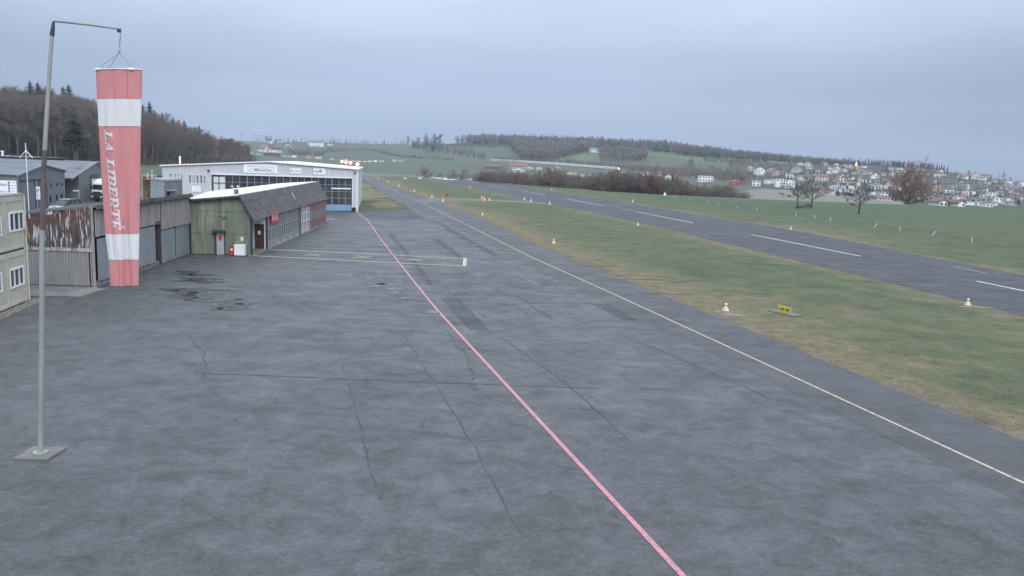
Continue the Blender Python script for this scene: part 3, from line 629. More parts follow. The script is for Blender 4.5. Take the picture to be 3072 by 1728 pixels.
# side facing the apron
zh1 = WB.hit(308, 706)[1]; 
def hh(x, y): return WB.hit(x, y)[1]
doors = [(289, 345, 709, 'door'), (345, 412, 696, 'door'), (412, 464, 681, 'door'), (478, 523, 689, 'door'), (526, 566, 679, 'door')]
for k, (x0, x1, yh, nme) in enumerate(doors):
    a0 = WB.hit(x0, 720)[0]; a1 = WB.hit(x1, 720)[0]; zt = WB.hit((x0+x1)/2, (yh if k < 3 else (690-(x0-478)*.235+ -4)))[1]
    mb = MB(); mb.wbox(WB, a0+.03, a1-.03, .32 if k < 3 else .06, zt-.04, .0, .06)
    n = 5
    for j in range(1, n): c = a0+(a1-a0)*j/n; mb.wbox(WB, c-.012, c+.012, .34, zt-.06, .06, .072)
    mb.build('sheet_door', door_grey, root)
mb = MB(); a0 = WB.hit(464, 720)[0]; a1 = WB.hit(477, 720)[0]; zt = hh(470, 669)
mb.wbox(WB, a0, a1, .02, zt, -.4, -.35); mb.build('doorway_shade', gap_shade, root)  # flat dark sheet: the doorway's inner shade is painted
mb = MB(); mb.wbox(WB, a1-.02, a1+.14, .0, zt, -.3, .12); mb.wbox(WB, a0-.06, a1+.14, zt-.01, zt+.13, -.3, .12); mb.build('door_frame', mat('dark_brown_timber', (.05,.035,.038), (.08,.06,.06), V, 3, .4, .6, coords='World'), root)
mb = MB(); zf = (hh(300, 710)+hh(450, 674))/2
corrug(mb, WB, -.03, WB.hit(477, 650)[0], cst(zf), cst(eave-.28), .16, .02, o=.09); zf2 = hh(520, 680)
corrug(mb, WB, WB.hit(478, 650)[0], WB.hit(567, 640)[0], cst(zf2), cst(eave-.10), .16, .02, o=.12); mb.build('board_cladding', board, root)
mb = MB(); mb.wbox(WB, 0, WB.L, .0, .30, -.3, -.02); mb.build('foundation', foot_m, root)
mb = MB(); mb.wbox(WB, 0, WB.L, .02, eave-.12, -.34, -.24); mb.build('shade_backing', gap_shade, root)  # dark sheet painted as shade behind the doors and under the eave
# roof: sloping up from the left side, with a crumbling edge
mb = MB(); LB = Lf-(K-Lf).normalized()*3
c0, c1, c2, c3 = LB, K, Rf, Rf+(LB-K)
def up_(p, z): return Vector((p.x, p.y, z))
zl = ztL-.05
for t in range(24):
    s, e = t/24, (t+1)/24; A = K.lerp(Rf, s)+WB.n*.32; B = K.lerp(Rf, e)+WB.n*.32; a2 = A+(LB-K)*1.03; b2 = B+(LB-K)*1.03; j = .02*(t % 3)
    mb.hexa([up_(A, eave-.10+j), up_(B, eave-.10+j), up_(b2, zl), up_(a2, zl), up_(A, eave+.02+j), up_(B, eave+.02+j), up_(b2, zl+.1), up_(a2, zl+.1)])
mb.build('roof', mat('old_roof_sheet', (.15,.145,.14), (.09,.085,.08), (.6,.6,.6), 1, .35, .65, rough=.9, c3=(.05,.05,.045), sc3=(2,2,2), lo3=.6, hi3=.75, coords='World', bump=.3), root)
mb = MB()
for t in range(80):
    s = t/80; A = K.lerp(Rf, s)+WB.n*(.33+.03*rnd.random()); mb.box(up_(A, eave-.16-.07*rnd.random()), .5, .06, .2+.10*rnd.random(), math.atan2(WB.d.y, WB.d.x))
mb.build('ragged_eave', mat('mossy_eave', (.14,.13,.12), (.06,.06,.05), V, 4, .4, .6, coords='World', bump=.4), root)
mb = MB(); pc = gp(441, 800); pc = dp(441, 590, 72); zc0, zc1 = dp(441, 600, 72).z, dp(441, 541, 72).z
mb.tube([Vector((pc.x, pc.y, zc0-1)), Vector((pc.x, pc.y, zc1))], .29, 14); mb.tube([Vector((pc.x, pc.y, zc1-.55)), Vector((pc.x, pc.y, zc1-.45))], .36, 14); mb.tube([Vector((pc.x, pc.y, zc1-.3)), Vector((pc.x, pc.y, zc1-.2))], .36, 14); mb.tube([Vector((pc.x, pc.y, zc1-.06)), Vector((pc.x, pc.y, zc1+.06))], .37, 14)
mb.build('chimney', mat('sooty_chimney', (.16,.12,.085), (.07,.05,.04), (2,2,1), 1.5, .4, .6, rough=.8, coords='World'), root)
# ------------------------------------------------------------------ green shed
A, B, Cc = gp(571, 762), gp(758, 767), gp(978, 670); WE = Wall(A, B); WF = Wall(B, Cc); ax = Cc-B
root = thing('green_shed', B, 'mossy green corrugated shed with pale roof top, dark slanting roof side and glazed front', 'shed')
zle = WE.hit(571, 600)[1]; sr, zr = WE.hit(721.5, 586.5); se, zse = WE.hit(759, 648)
def prof(a): return zle+(zr-zle)*a/sr if a < sr else zr+(zse-zr)*(a-sr)/(WE.L-sr)
mb = MB(); n = 30
for i in range(n):
    a0 = WE.L*i/n; c = WE.L/n
    for (u, p), (v, q) in (((0,0),(.32,0)), ((.32,0),(.5,1)), ((.5,1),(.82,1)), ((.82,1),(1,0))):
        x, y = a0+c*u, a0+c*v; mb.poly([WE.pt(x,.05,.06*p-.03), WE.pt(y,.05,.06*q-.03), WE.pt(y,prof(y),.06*q-.03), WE.pt(x,prof(x),.06*p-.03)])
mb.build('end_wall', green_sheet, root)
mb = MB()
for y in (634, 700.5):
    z = WE.hit(660, y)[1]; mb.wbox(WE, .1, WE.L-.1, z-.012, z+.012, .036, .042)
mb.build('sheet_joint', mat('mossy_joint', (.05,.055,.04)), root)
def rp(a, z, t, o=0):
    q = max(t, 0); dl = .42*min(1, q*6)+.06*q; dr = .32*q; k = min(max(a/sr, 0), 1); dz_ = dl*(1-k)+dr*k if a < sr else q*(.32-.12*(a-sr)/(WE.L-sr))
    return A + WE.d*a + ax*t + Vector((0,0,z+dz_+o))
back = A + ax; e0 = -.35/ax.length
# pale top
mb = MB(); nn = 60
for i in range(nn):
    t0, t1 = e0+(1-e0)*i/nn, e0+(1-e0)*(i+1)/nn; j = .012*math.sin(i*1.7)
    mb.hexa([rp(-.25,zle-.04,t0), rp(-.25,zle-.04,t1), rp(sr+.02,zr-.01,t1), rp(sr+.02,zr-.01,t0), rp(-.25,zle+.06+j,t0), rp(-.25,zle+.06+j,t1), rp(sr+.02,zr+.09+j,t1), rp(sr+.02,zr+.09+j,t0)])
mb.build('roof_top', white_roof, root)
mb = MB(); m1 = sr+(WE.L-sr)*.30; nn = 130
def rz(a): return zr+(zse-zr)*(a-sr)/(WE.L-sr)
end = WE.L+.22
for i in range(nn):
    t0 = e0+(1-e0)*i/nn; w_ = (1-e0)/nn
    for (u, p), (v, q) in (((0,0),(.4,0)), ((.4,0),(.5,1)), ((.5,1),(.9,1)), ((.9,1),(1,0))):
        a_, b_ = t0+w_*u, t0+w_*v
        mb.poly([rp(end, rz(end), a_, .02+.035*p), rp(end, rz(end), b_, .02+.035*q), rp(m1, rz(m1), b_, .02+.035*q), rp(m1, rz(m1), a_, .02+.035*p)])
        mb.poly([rp(m1+.06, rz(m1+.06), a_, .06+.035*p), rp(m1+.06, rz(m1+.06), b_, .06+.035*q), rp(sr, zr, b_, .08+.035*q), rp(sr, zr, a_, .08+.035*p)])
mb.build('roof_side', dark_roof, root)
mb = MB(); bt = mb
mb.hexa([rp(sr,zr-.12,e0-.004), rp(end,rz(end)-.14,e0-.004), rp(end,rz(end)-.14,e0+.003), rp(sr,zr-.12,e0+.003), rp(sr,zr+.10,e0-.004), rp(end,rz(end)+.07,e0-.004), rp(end,rz(end)+.07,e0+.003), rp(sr,zr+.10,e0+.003)])
mb.hexa([rp(-.25,zle-.12,e0-.004), rp(sr,zr-.12,e0-.004), rp(sr,zr-.12,e0+.003), rp(-.25,zle-.12,e0+.003), rp(-.25,zle+.03,e0-.004), rp(sr,zr+.03,e0-.004), rp(sr,zr+.03,e0+.003), rp(-.25,zle+.03,e0+.003)])
mb.build('verge_board', mat('dark_brown_verge', (.05,.038,.036), (.10,.085,.08), V, 3, .45, .7, coords='World'), root)
mb = MB(); mb.wbox(WE, -.12, .12, 0, zle-.06, .0, .12); mb.build('corner_strip', navy, root)
mb = MB(); mb.wbox(WE, WE.L-.14, WE.L+.04, 0, zse-.05, .04, .14); mb.build('corner_post', navy, root)
# hidden far walls so that the shed is a closed volume
mb = MB(); D = A+ax
mb.poly([A, D, D+Vector((0,0,zle)), A+Vector((0,0,zle))]); mb.poly([D, Cc, Cc+Vector((0,0,zse)), D+WE.d*sr+Vector((0,0,zr)), D+Vector((0,0,zle))]); mb.build('rear_wall', grey_corr, root)
# grey door with a little weedy canopy
a0, a1, z0, z1 = WE.rect(650, 698, 762, 673)
mb = MB(); mb.wbox(WE, a0, a1, .03, z1, .04, .09); d_ = mb.build('door', pale_grey, root)
mb = MB(); mb.wbox(WE, a0+.28*(a1-a0), a0+.72*(a1-a0), z1*.66, z1*.87, .091, .10); mb.build('notice', red_ink, d_)
mb = MB(); mb.wbox(WE, a0-.16, a0-.01, 0, z1+.05, .04, .13); mb.wbox(WE, a1+.01, a1+.09, 0, z1+.05, .04, .13); mb.build('door_frame', dark_trim, root)
mb = MB(); mb.wbox(WE, a0-.3, a1+.15, z1+.06, z1+.12, .04, .5); mb.build('canopy', dark_trim, root)
mb = MB()
for k in range(260):
    a = rnd.uniform(a0-.28, a1+.12); o = rnd.uniform(.06, .48); h = rnd.uniform(.05, .2); p = WE.pt(a, z1+.12, o); dx = rnd.uniform(-.05,.05); mb.poly([p, p+Vector((.03,0,0)), p+Vector((dx, rnd.uniform(-.04,.04), h))])
mb.build('moss_tuft', mat('moss', (.05,.075,.03)), root)
# wall light row and box
a0, _, z0, z1 = WE.rect(643, 643, 648, 680); a1 = WE.rect(643, 643, 648, 680)[1]
mb = MB(); mb.tube([WE.pt(a0, (z0+z1)/2, .10), WE.pt(a1, (z0+z1)/2-.02, .10)], .02, 6)
for k in range(6): p = WE.pt(a0+(a1-a0)*k/6, (z0+z1)/2, .11); mb.box(p, .05, .05, .06)
mb.box(WE.pt(a0+(a1-a0)*.82, (z0+z1)/2-.12, .16), .22, .18, .18); mb.build('wall_lamp', grey_ink, root)
a0, a1, z0, z1 = WE.rect(723, 711, 722, 731); mb = MB(); mb.wbox(WE, a0, a1, z0, z1, .04, .14); mb.wbox(WE, a0+.1, a0+.13, z0-.5, z0, .04, .07); mb.build('meter_box', mat('cream_plastic', (.62,.60,.48), rough=.5), root)
# chimney box with two floodlights
c = dp(709, 583, WE.pt(4.3,0).y+1.0); zc = dp(709, 566, c.y).z
mb = MB(); mb.box(Vector((c.x, c.y, c.z-.25)), .30, .30, zc-c.z+.2); mb.box(Vector((c.x, c.y, c.z-.28)), .46, .46, .10); ch = mb.build('chimney', mat('grey_chimney', (.17,.16,.165), (.12,.115,.12), V, 3, .4, .6, coords='World'), root)
for s_ in (-1, 1):
    mb = MB(); mb.tube([Vector((c.x+s_*.12, c.y-.1, zc)), Vector((c.x+s_*.22, c.y-.2, zc+.16))], .02, 6); mb.tube([Vector((c.x+s_*.22, c.y-.12, zc+.14)), Vector((c.x+s_*.25, c.y-.30, zc+.20))], [.07, .12], 10); mb.build('floodlight', steel, ch)
# rooflight hatch on the dark side
tt = (WF.hit(893, 640)[0])/ax.length
mb = MB(); h0, h1 = sr+(WE.L-sr)*.36, sr+(WE.L-sr)*.74
mb.hexa([rp(h1,rz(h1),tt-.012,.05), rp(h1,rz(h1),tt+.003,.05), rp(h0,rz(h0),tt+.003,.05), rp(h0,rz(h0),tt-.012,.05), rp(h1,rz(h1),tt-.012,.13), rp(h1,rz(h1),tt+.003,.13), rp(h0,rz(h0),tt+.003,.13), rp(h0,rz(h0),tt-.012,.13)])
mb.build('roof_hatch', mat('yellowed_plastic', (.42,.38,.24), (.25,.2,.12), V, 3, .45, .6, coords='World'), root)
# long front: recess with brown door, glazed doors, brown section
def fa(x, y=690): return WF.hit(x, y)[0]
zt = zse-.04; aR = fa(797); 
mb = MB(); mb.wbox(WF, .18, aR, .02, .09, -1.9, 0.05); mb.build('step', concrete, root)
WR = Wall(WF.pt(aR, 0, -1.9), WF.pt(aR, 0, .0))
mb = MB(); mb.wbox(WR, 0, WR.L-.02, 0, zt+.1, -.15, 0); mb.wbox(WF, .20, aR-.01, 0, zt+.1, -2.05, -1.92); mb.build('recess_wall', white_paint, root)
b0, _ = WR.hit(765, 710); b1, _ = WR.hit(793, 710); _, z1 = WR.hit(779, 672)
mb = MB(); mb.wbox(WR, b0, b1, .1, z1, .003, .06); d_ = mb.build('entrance_door', wood_brown, root)
mb = MB(); mb.wbox(WR, b0+(b1-b0)*.32, b0+(b1-b0)*.62, z1*.60, z1*.74, .061, .07); mb.build('notice', white_sign, d_)
mb = MB(); mb.wbox(WR, b0+.08, b0+.22, 1.0, 1.06, .06, .14); mb.build('handle', steel, d_)
mb = MB(); mb.wbox(WF, aR, aR+.28, 0, zt, -.02, .12); mb.build('door_post', navy, root)
def glazed(name, x0, x1, nb, rows, frame_m, top_m, bot_m, label=None, kick=.75):
    a0, a1 = fa(x0), fa(x1); f = MB(); zk = kick
    f.wbox(WF, a0, a1, .08, zk, -.02, .05, 1)
    for k in range(nb+1): c = a0+(a1-a0)*k/nb; f.wbox(WF, c-.025, c+.025, .08, zt-.02, .051, .09, 0)
    for z in rows: f.wbox(WF, a0+.03, a1-.03, z-.03, z+.03, .04, .085, 0)
    o = f.build(name, [frame_m, bot_m], root, label=label)
    g = MB(); g.wbox(WF, a0+.01, a1-.01, zk+.003, zt-.03, .0, .03); g.build('pane', top_m, o); return o
gp_glass = mat('dusty_grey_glass', (.115,.125,.135), (.155,.165,.175), (1.2,1.2,.5), 1, .38, .65, rough=.25, coords='World', spec=.5)
gframe = mat('grey_glazing_bar', (.34,.35,.36), (.26,.27,.28), V, 3, .4, .6, coords='World')
gkick = mat('grey_kick_panel', (.21,.225,.24), (.26,.27,.28), (1.5,1.5,.6), 1, .4, .65, coords='World', rough=.6)
zm = zt*.55
glazed('glazed_door', 801, 848, 9, (zm, zt-.1, .10), gframe, gp_glass, gkick); glazed('glazed_door', 849, 896, 9, (zm, zt-.1, .10), gframe, gp_glass, gkick)
mb = MB(); mb.wbox(WF, fa(896), fa(898.5), 0, zt+.1, -.05, .14); mb.build('centre_post', dark_trim, root)
glazed('window_door', 899, 926, 6, (zt*.42, zt*.68), white_paint, gp_glass, gkick, label='white framed section of the glazed front')
a0, a1 = fa(926.5), fa(977.5); f = MB(); f.wbox(WF, a0, a1, .05, zt-.02, -.02, .05); bo = f.build('brown_section', brown_sheet, root)
for k in range(5):
    c0, c1 = a0+(a1-a0)*(k+.06)/5, a0+(a1-a0)*(k+.94)/5; f = MB(); f.wbox(WF, c0, c1, zt*.36, zt*.66, .051, .065); f.build('pane', mat('greyed_pane', (.20,.205,.215), (.155,.16,.17), V, 2, .4, .6, rough=.4, coords='World') if k == 0 else MC['greyed_pane'], bo)
mb = MB(); mb.wbox(WF, -.1, WF.L, -.02, .06, -.3, .25); mb.build('plinth', concrete, root)
mb = MB(); mb.hexa([WF.pt(0,zt-.019,.03), WF.pt(WF.L,zt-.019,.03), WF.pt(WF.L,zt-.019,-.04), WF.pt(0,zt-.019,-.04), WF.pt(0,zt+.03,.03), WF.pt(WF.L,zt+.22,.03), WF.pt(WF.L,zt+.22,-.04), WF.pt(0,zt+.03,-.04)]); mb.build('fascia', dark_trim, root)
mb = MB()
for k in range(8): 
    mb = MB(); x_ = fa(830+k*19); mb.wbox(WF, x_, x_+.35, .12, .3, .092, .11); mb.build('wall_placard', white_paint, root)
# FEU fire sign, letters white on red, hung on the glazed front
a0, a1, z0, z1 = WF.rect(808.5, 640, 671, 831)
sg = MB(); sg.wbox(WF, a0, a1, z0, z1, .12, .16); so_ = sg.build('fire_sign', red_ink); ORG[so_] = Vector((0,0,0))
tag(so_, 'red sign with white letters FEU on the glazed front of the green shed', 'sign')
lt = MB(); lt.text('F E U', WF, a0+(a1-a0)*.10, z0+(z1-z0)*.20, (z1-z0)*.60, o=.17, width=(a1-a0)*.80, bold=.01); lt.build('lettering', white_sign, so_)
# red cabinet and white chest standing in front of the green end wall
wb = WE
a0, a1, z0, z1 = wb.rect(693, 739, 765, 706); z0 = 0
r_ = thing('red_cabinet', wb.pt(a0,0,.3), 'small red fire cabinet standing left of the white chest by the green shed', 'cabinet')
mb = MB(); mb.wbox(wb, a0, a1, .06, z1, .15, .5); mb.wbox(wb, a0-.02, a1+.02, z1, z1+.04, .13, .52); bd = mb.build('body', red_paint, r_)
mb = MB(); mb.wbox(wb, a0+.09, a1-.09, z1*.62, z1*.82, .501, .512); mb.build('notice', white_sign, r_); mb = MB(); mb.wbox(wb, a0+.02, a1-.02, 0, .06, .2, .45); mb.build('foot', dark_trim, r_)
a0, a1, z0, z1 = wb.rect(709, 732, 767, 740)
r_ = thing('white_chest', wb.pt(a0,0,.4), 'white freezer sized chest standing between the red cabinet and the shed corner', 'chest')
mb = MB(); mb.wbox(wb, a0, a1, .08, z1-.08, .15, .75); mb.build('body', white_paint, r_); mb = MB(); mb.wbox(wb, a0-.02, a1+.02, z1-.078, z1, .14, .77); mb.build('lid', white_sign, r_)
mb = MB()
for q in (a0+.08, a1-.08): mb = MB(); mb.wbox(wb, q-.04, q+.04, 0, .079, .2, .7); mb.build('foot', rubber, r_)
# ------------------------------------------------------------------ white maintenance hangar
HL, HR = gp(490, 628), gp(1071, 634.5); WH = Wall(HL, HR)
root = thing('white_hangar', HR, 'large white ribbed hangar with blue glazed sliding doors and shallow white roof', 'hangar')
hzL = WH.hit(491, 499)[1]; hzR = WH.hit(1074, 510)[1]; sp, hzP = WH.hit(790, 487)
sp = WH.L*.52; hzP = WH.hit(790, 486.5)[1]; hzE = (hzL+hzR)/2
def htop(a): return hzL+(hzP-hzL)*a/sp if a < sp else hzP+(hzR-hzP)*(a-sp)/(WH.L-sp)
dx0, dx1 = WH.hit(636, 560)[0], WH.hit(1056.5, 590)[0]; dz = (WH.hit(640, 526)[1]+WH.hit(1055, 532)[1])/2
mb = MB(); pt_ = .52
def solid(mb, a0, a1, z0, z1f, mi=0): corrug(mb, WH, a0, a1, z0 if callable(z0) else cst(z0), z1f, pt_, .12, mi=mi, o=-.04)
solid(mb, 0, dx0, 0.05, htop); solid(mb, dx1, WH.L, 0.05, htop); 
for a0, a1 in ((dx0, sp), (sp, dx1)): solid(mb, a0, a1, dz, htop)
mb.build('ribbed_front', white_sheet, root)
vp = dp(1000, 480, 4000) - HR; vp.z = 0; vp.normalize(); vp = Vector((-.17, .985, 0)).normalized(); DL = 42
mb = MB(); n_ = 18
def hr(a, z, t): return WH.P + WH.d*a + vp*t + Vector((0,0,z))
for (a0, a1) in ((-.25, sp), (sp, WH.L+.25)):
    z0, z1 = (htop(0)-.0, hzP) if a0 < 0 else (hzP, htop(WH.L))
    mb.hexa([hr(a0,z0+.02,-.35), hr(a1,z1+.02,-.35), hr(a1,z1+.02,DL), hr(a0,z0+.02,DL), hr(a0,z0+.2,-.35), hr(a1,z1+.2,-.35), hr(a1,z1+.2,DL), hr(a0,z0+.2,DL)])
mb.build('roof', white_roof, root)
mb = MB(); mb.poly([hr(WH.L,0,0), hr(WH.L,0,DL), hr(WH.L,hzR,DL), hr(WH.L,hzR,0)]); mb.poly([hr(0,0,0), hr(0,hzL,0), hr(0,hzL,DL), hr(0,0,DL)]); mb.poly([hr(0,0,DL), hr(WH.L,0,DL), hr(WH.L,hzR,DL), hr(sp,hzP,DL), hr(0,hzL,DL)]); mb.build('side_wall', white_sheet, root)
mb = MB(); mb.wbox(WH, WH.L-.28, WH.L+.02, 0, htop(WH.L)-.05, .035, .07); mb.wbox(WH, dx0-.2, dx1+.15, dz-.04, dz+.16, .032, .14); mb.wbox(WH, dx1+.0, dx1+.16, 0, dz-.04, .032, .10); mb.build('trim', white_paint, root)
mb = MB(); mb.tube([WH.pt(WH.L+.1, .05, .06), WH.pt(WH.L+.1, hzR-.2, .06)], .06, 8); mb.build('downpipe', white_paint, root)
# sliding door leaves
leafs = 6; Ld = dx1-dx0; first = WH.hit(675, 560)[0]
fr = MB(); fr.wbox(WH, dx0, dx0+.22, .4, dz-.04, -.1, .05); fr.wbox(WH, dx0+.22, first, .4, 1.5, -.1, .04); fr.wbox(WH, dx0+.22, first, dz-.3, dz-.04, -.1, .05)
ww = WH.hit(657, 560)[0]; fr.wbox(WH, ww-.06, ww+.06, 1.5, dz-.3, -.1, .05); zc = WH.hit(657, 549)[1]; fr.wbox(WH, dx0+.22, first, zc-.05, zc+.05, -.1, .045)
so2 = fr.build('dark_framed_window', navy, root); g = MB(); g.wbox(WH, dx0+.2, first, 1.45, dz-.25, -.09, -.02); g.build('pane', mat('bright_pane', (.62,.66,.64), rough=.3), so2)
for k in range(leafs):
    a0, a1 = first+(dx1-first)*k/leafs, first+(dx1-first)*(k+1)/leafs; o_ = -.10*(k % 2); f = MB(); zk = 1.05; top = dz-.04
    for j in range(4): c = a0+.04+(a1-a0-.08)*j/3; f.wbox(WH, c-.045, c+.045, zk, top, -.12+o_, .02+o_)
    for j in range(5):
        c = zk+(top-zk)*j/4; f.wbox(WH, a0+.05, a1-.05, max(c-.04, zk+.001), min(c+.04, top-.001), -.11+o_, .01+o_)
    lf_ = f.build('sliding_door', blue_frame, root)
    g = MB(); g.wbox(WH, a0+.02, a1-.02, zk+.002, top-.002, -.08+o_, -.05+o_); g.build('pane', glass_room, lf_)
    g = MB(); g.wbox(WH, a0+.01, a1-.01, .08, zk-.002, -.10+o_, .0+o_)
    for j in (1, 2): c = a0+(a1-a0)*j/3; g.wbox(WH, c-.04, c+.04, .1, zk-.01, 0+o_, .03+o_)
    g.build('kick_panel', blue_panel, lf_)
mb = MB(); a0, a1, z0, z1 = WH.rect(993, 563, 567, 1053); mb.wbox(WH, a0, a1, z0, z1, -.045, -.03); mb.build('light_strip', white_sign, root)
win(WH, 508.5, 522.5, 535, 545, root, navy, mat('pale_pane', (.55,.57,.58), rough=.3), nv=1, fw_=.09, out=.05, label='dark framed window with white panes'); win(WH, 562, 523, 550.5, 618, root, white_paint, mat('blinded_pane', (.22,.20,.19), (.17,.155,.15), V, 2, .4, .6, coords='World', rough=.4), nv=2, fw_=.08, out=.05, label='wide window with closed brown-grey blinds')
for x, y in ((625, 511), (1064, 518.5)):
    a, z = WH.hit(x, y); mb = MB(); mb.wbox(WH, a-.16, a+.16, z-.10, z+.10, .03, .3); mb.build('wall_lamp', dark_trim, root)
a, z = WH.hit(1062.5, 577.5); mb = MB(); mb.wbox(WH, a-.06, a+.06, z-.08, z+.08, .03, .12); mb.build('switch_box', grey_ink, root)
fl = dp(540, 492, WH.pt(2.5,0).y+3); zf = dp(540, 468, fl.y).z; mb = MB(); mb.tube([fl-Vector((0,0,.8)), Vector((fl.x, fl.y, zf))], .13, 10); mb.build('flue_pipe', white_paint, root)
mb = MB(); c = dp(1061.5, 634, WH.pt(WH.L-.5, 0).y-.6); c.z = .36
tp = [c+Vector((math.cos(a)*.27, 0, math.sin(a)*.27)) for a in [2*math.pi*k/20 for k in range(21)]]
mb.tube(tp, .10, 8, cap=False); mb.tube([c+Vector((0,-.05,0)), c+Vector((0,.05,0))], .2, 14); ty = mb.build('tyre', rubber); tag(recentre(ty), 'black tyre leaning at the right foot of the white hangar', 'tyre')
def sign(name, W, x0, yt, yb, x1, label, texts, shapes=None, base=white_sign, o=.06):
    a0, a1, z0, z1 = W.rect(x0, yt, yb, x1); mb = MB(); mb.wbox(W, a0, a1, z0, z1, o, o+.05); s = mb.build(name, base); s['label'] = label; s['category'] = 'sign'
    Wd, Hd = a1-a0, z1-z0
    for (txt, u, v, hh_, ww_, mm, sh) in texts:
        lt = MB(); lt.text(txt, W, a0+u*Wd, z0+v*Hd, hh_*Hd, o=o+.056, width=ww_*Wd, shear=sh, bold=.015); lt.build('lettering', mm, s)
    if shapes:
        for pts, mm in shapes:
            sb = MB(); sb.poly([W.pt(a0+u*Wd, z0+v*Hd, o+.054) for u, v in pts]); sb.build('emblem', mm, s)
    return s
def ln(p, q, t): 
    dx_, dy_ = q[0]-p[0], q[1]-p[1]; l = math.hypot(dx_*1, dy_*.3) or 1; nx, ny = -dy_*.3/l*t, dx_/l*t/.3
    return [(p[0]-nx, p[1]-ny), (q[0]-nx, q[1]-ny), (q[0]+nx, q[1]+ny), (p[0]+nx, p[1]+ny)]
poly = [(.10,.20),(.28,.55),(.70,.55),(.78,.78),(.94,.78),(.86,.20),(.10,.20)]
sign('hangar_sign', WH, 730, 491.5, 518.5, 832, 'wide white company sign with slanted outline above the hangar doors', [('Aircraft maintenance', .11, .70, .13, .60, grey_ink, .2), ('MecanAir', .32, .28, .22, .52, black_ink, 0), ('s.a.', .80, .60, .10, .07, grey_ink, 0), ('www.mecanair.ch', .61, .05, .09, .32, grey_ink, 0)],
     [(ln(a, b, .004), blue_ink) for a, b in zip(poly, poly[1:])])
sign('hangar_sign', WH, 870, 504.5, 521, 904.5, 'small white sign with grey letters between the other two signs on the hangar', [('TECNAM', .28, .40, .26, .66, grey_ink, 0)], [([(.08,.38),(.20,.38),(.20,.68),(.08,.68)], blue_ink), ([(.08,.18),(.95,.18),(.95,.22),(.08,.22)], grey_ink)])
sign('hangar_sign', WH, 940, 504.5, 523, 975, 'white sign with a red triangle emblem, rightmost of the hangar signs', [('Piper', .06, .22, .42, .80, black_ink, .25)], [([(.45,.62),(.70,.62),(.58,.92)], red_ink), ([(.60,.62),(.74,.62),(.63,.80)], blue_ink)])
sign('hangar_sign', WH, 575.5, 557.5, 575, 602, 'small white notice sign below the blinded hangar window', [('MecanAir', .48, .60, .16, .44, black_ink, 0), ('entree bureau', .15, .22, .12, .66, grey_ink, 0)])
# orange-red lamps on the hangar roof
lamp_m = emis('lamp_glow', (1, .22, .12), 14)
lamp_h = mat('lamp_housing', (.45,.12,.08), rough=.5)
names = ['leftmost', 'second from the left', 'third from the left', 'rightmost']
for k, (x, y, Yo) in enumerate(((1026.6,484.4,30),(1038.7,487.3,20),(1052,488,12),(1073,492.6,1.0))):
    p = dp(x, y, 130+Yo); r_ = thing('warning_lamp', Vector((p.x, p.y, p.z-1.4)), names[k]+' of the four lit orange-red lamps above the hangar roof', 'lamp', 'lit lamps above the hangar roof')
    mb = MB(); mb.tube([p-Vector((0,0,1.6)), p-Vector((0,0,.2))], .05, 8); mb.build('post', steel, r_)
    mb = MB(); mb.tube([p+Vector((0,.30,.0)), p+Vector((0,-.10,0))], [.16,.30], 14); mb.build('housing', lamp_h, r_)
    mb = MB(); mb.lathe(p+Vector((0,-.2,0)), [(.02,-.24),(.19,-.15),(.25,0),(.19,.15),(.02,.24)], 14); mb.build('bulb', lamp_m, r_)
# ------------------------------------------------------------------ grey workshops behind the warehouse
G0, G1, G2 = gp(59, 634), gp(198, 610), gp(129, 622); WG = Wall(G0, G1)
root = thing('grey_workshop', G1, 'grey gabled workshop with company board and six small windows at the far left', 'workshop')
ze0 = WG.hit(60, 526)[1]; ze1 = WG.hit(197, 514)[1]; spk, zpk = WG.hit(130, 497); back = Wall(G0, G0-WG.n*1).d
lv = (dp(0, 526, G0.y*1.0) - dp(59, 525, G0.y)); lv.z = 0; lv.normalize(); lv = Vector((-.96, -.28, 0)).normalized()
def gh(a): return ze0+(zpk-ze0)*a/spk if a < spk else zpk+(ze1-zpk)*(a-spk)/(WG.L-spk)
mb = MB(); mb.poly([WG.pt(0,0), WG.pt(WG.L,0), WG.pt(WG.L,ze1), WG.pt(spk,zpk), WG.pt(0,ze0)]); LW = 26
mb.poly([WG.pt(0,0)+lv*LW, WG.pt(0,0), WG.pt(0,ze0), WG.pt(0,ze0)+lv*LW]); mb.poly([WG.pt(WG.L,0), WG.pt(WG.L,0)+lv*LW, WG.pt(WG.L,ze1)+lv*LW, WG.pt(WG.L,ze1)]); mb.build('wall', grey_wall, root)
WS = Wall(WG.pt(0,0)+lv*LW, WG.pt(0,0)); mb = MB(); corrug(mb, WS, 0, WS.L, cst(0), cst(ze0-.05), .35, .05, o=.02); mb.build('ribbed_side', grey_wall2, root)
def roofslab(mb, a0, z0, a1, z1, W_, over=.3, L_=LW, lift=0, t0=-.3, mi=0):
    n = 30
    for i in range(n):
        s, e = t0+(L_-t0)*i/n, t0+(L_-t0)*(i+1)/n; q = lambda a, z, t: W_.pt(a, z+lift)+lv*t
        mb.hexa([q(a0,z0+.03,s), q(a1,z1+.03,s), q(a1,z1+.03,e-.04), q(a0,z0+.03,e-.04), q(a0,z0+.16,s), q(a1,z1+.16,s), q(a1,z1+.16,e-.04), q(a0,z0+.16,e-.04)], mi)
mb = MB(); roofslab(mb, -.3, ze0-.05, spk, zpk, WG); roofslab(mb, spk, zpk, WG.L+.2, ze1-.03, WG); mb.build('roof', fibre_roof, root)
mb = MB()
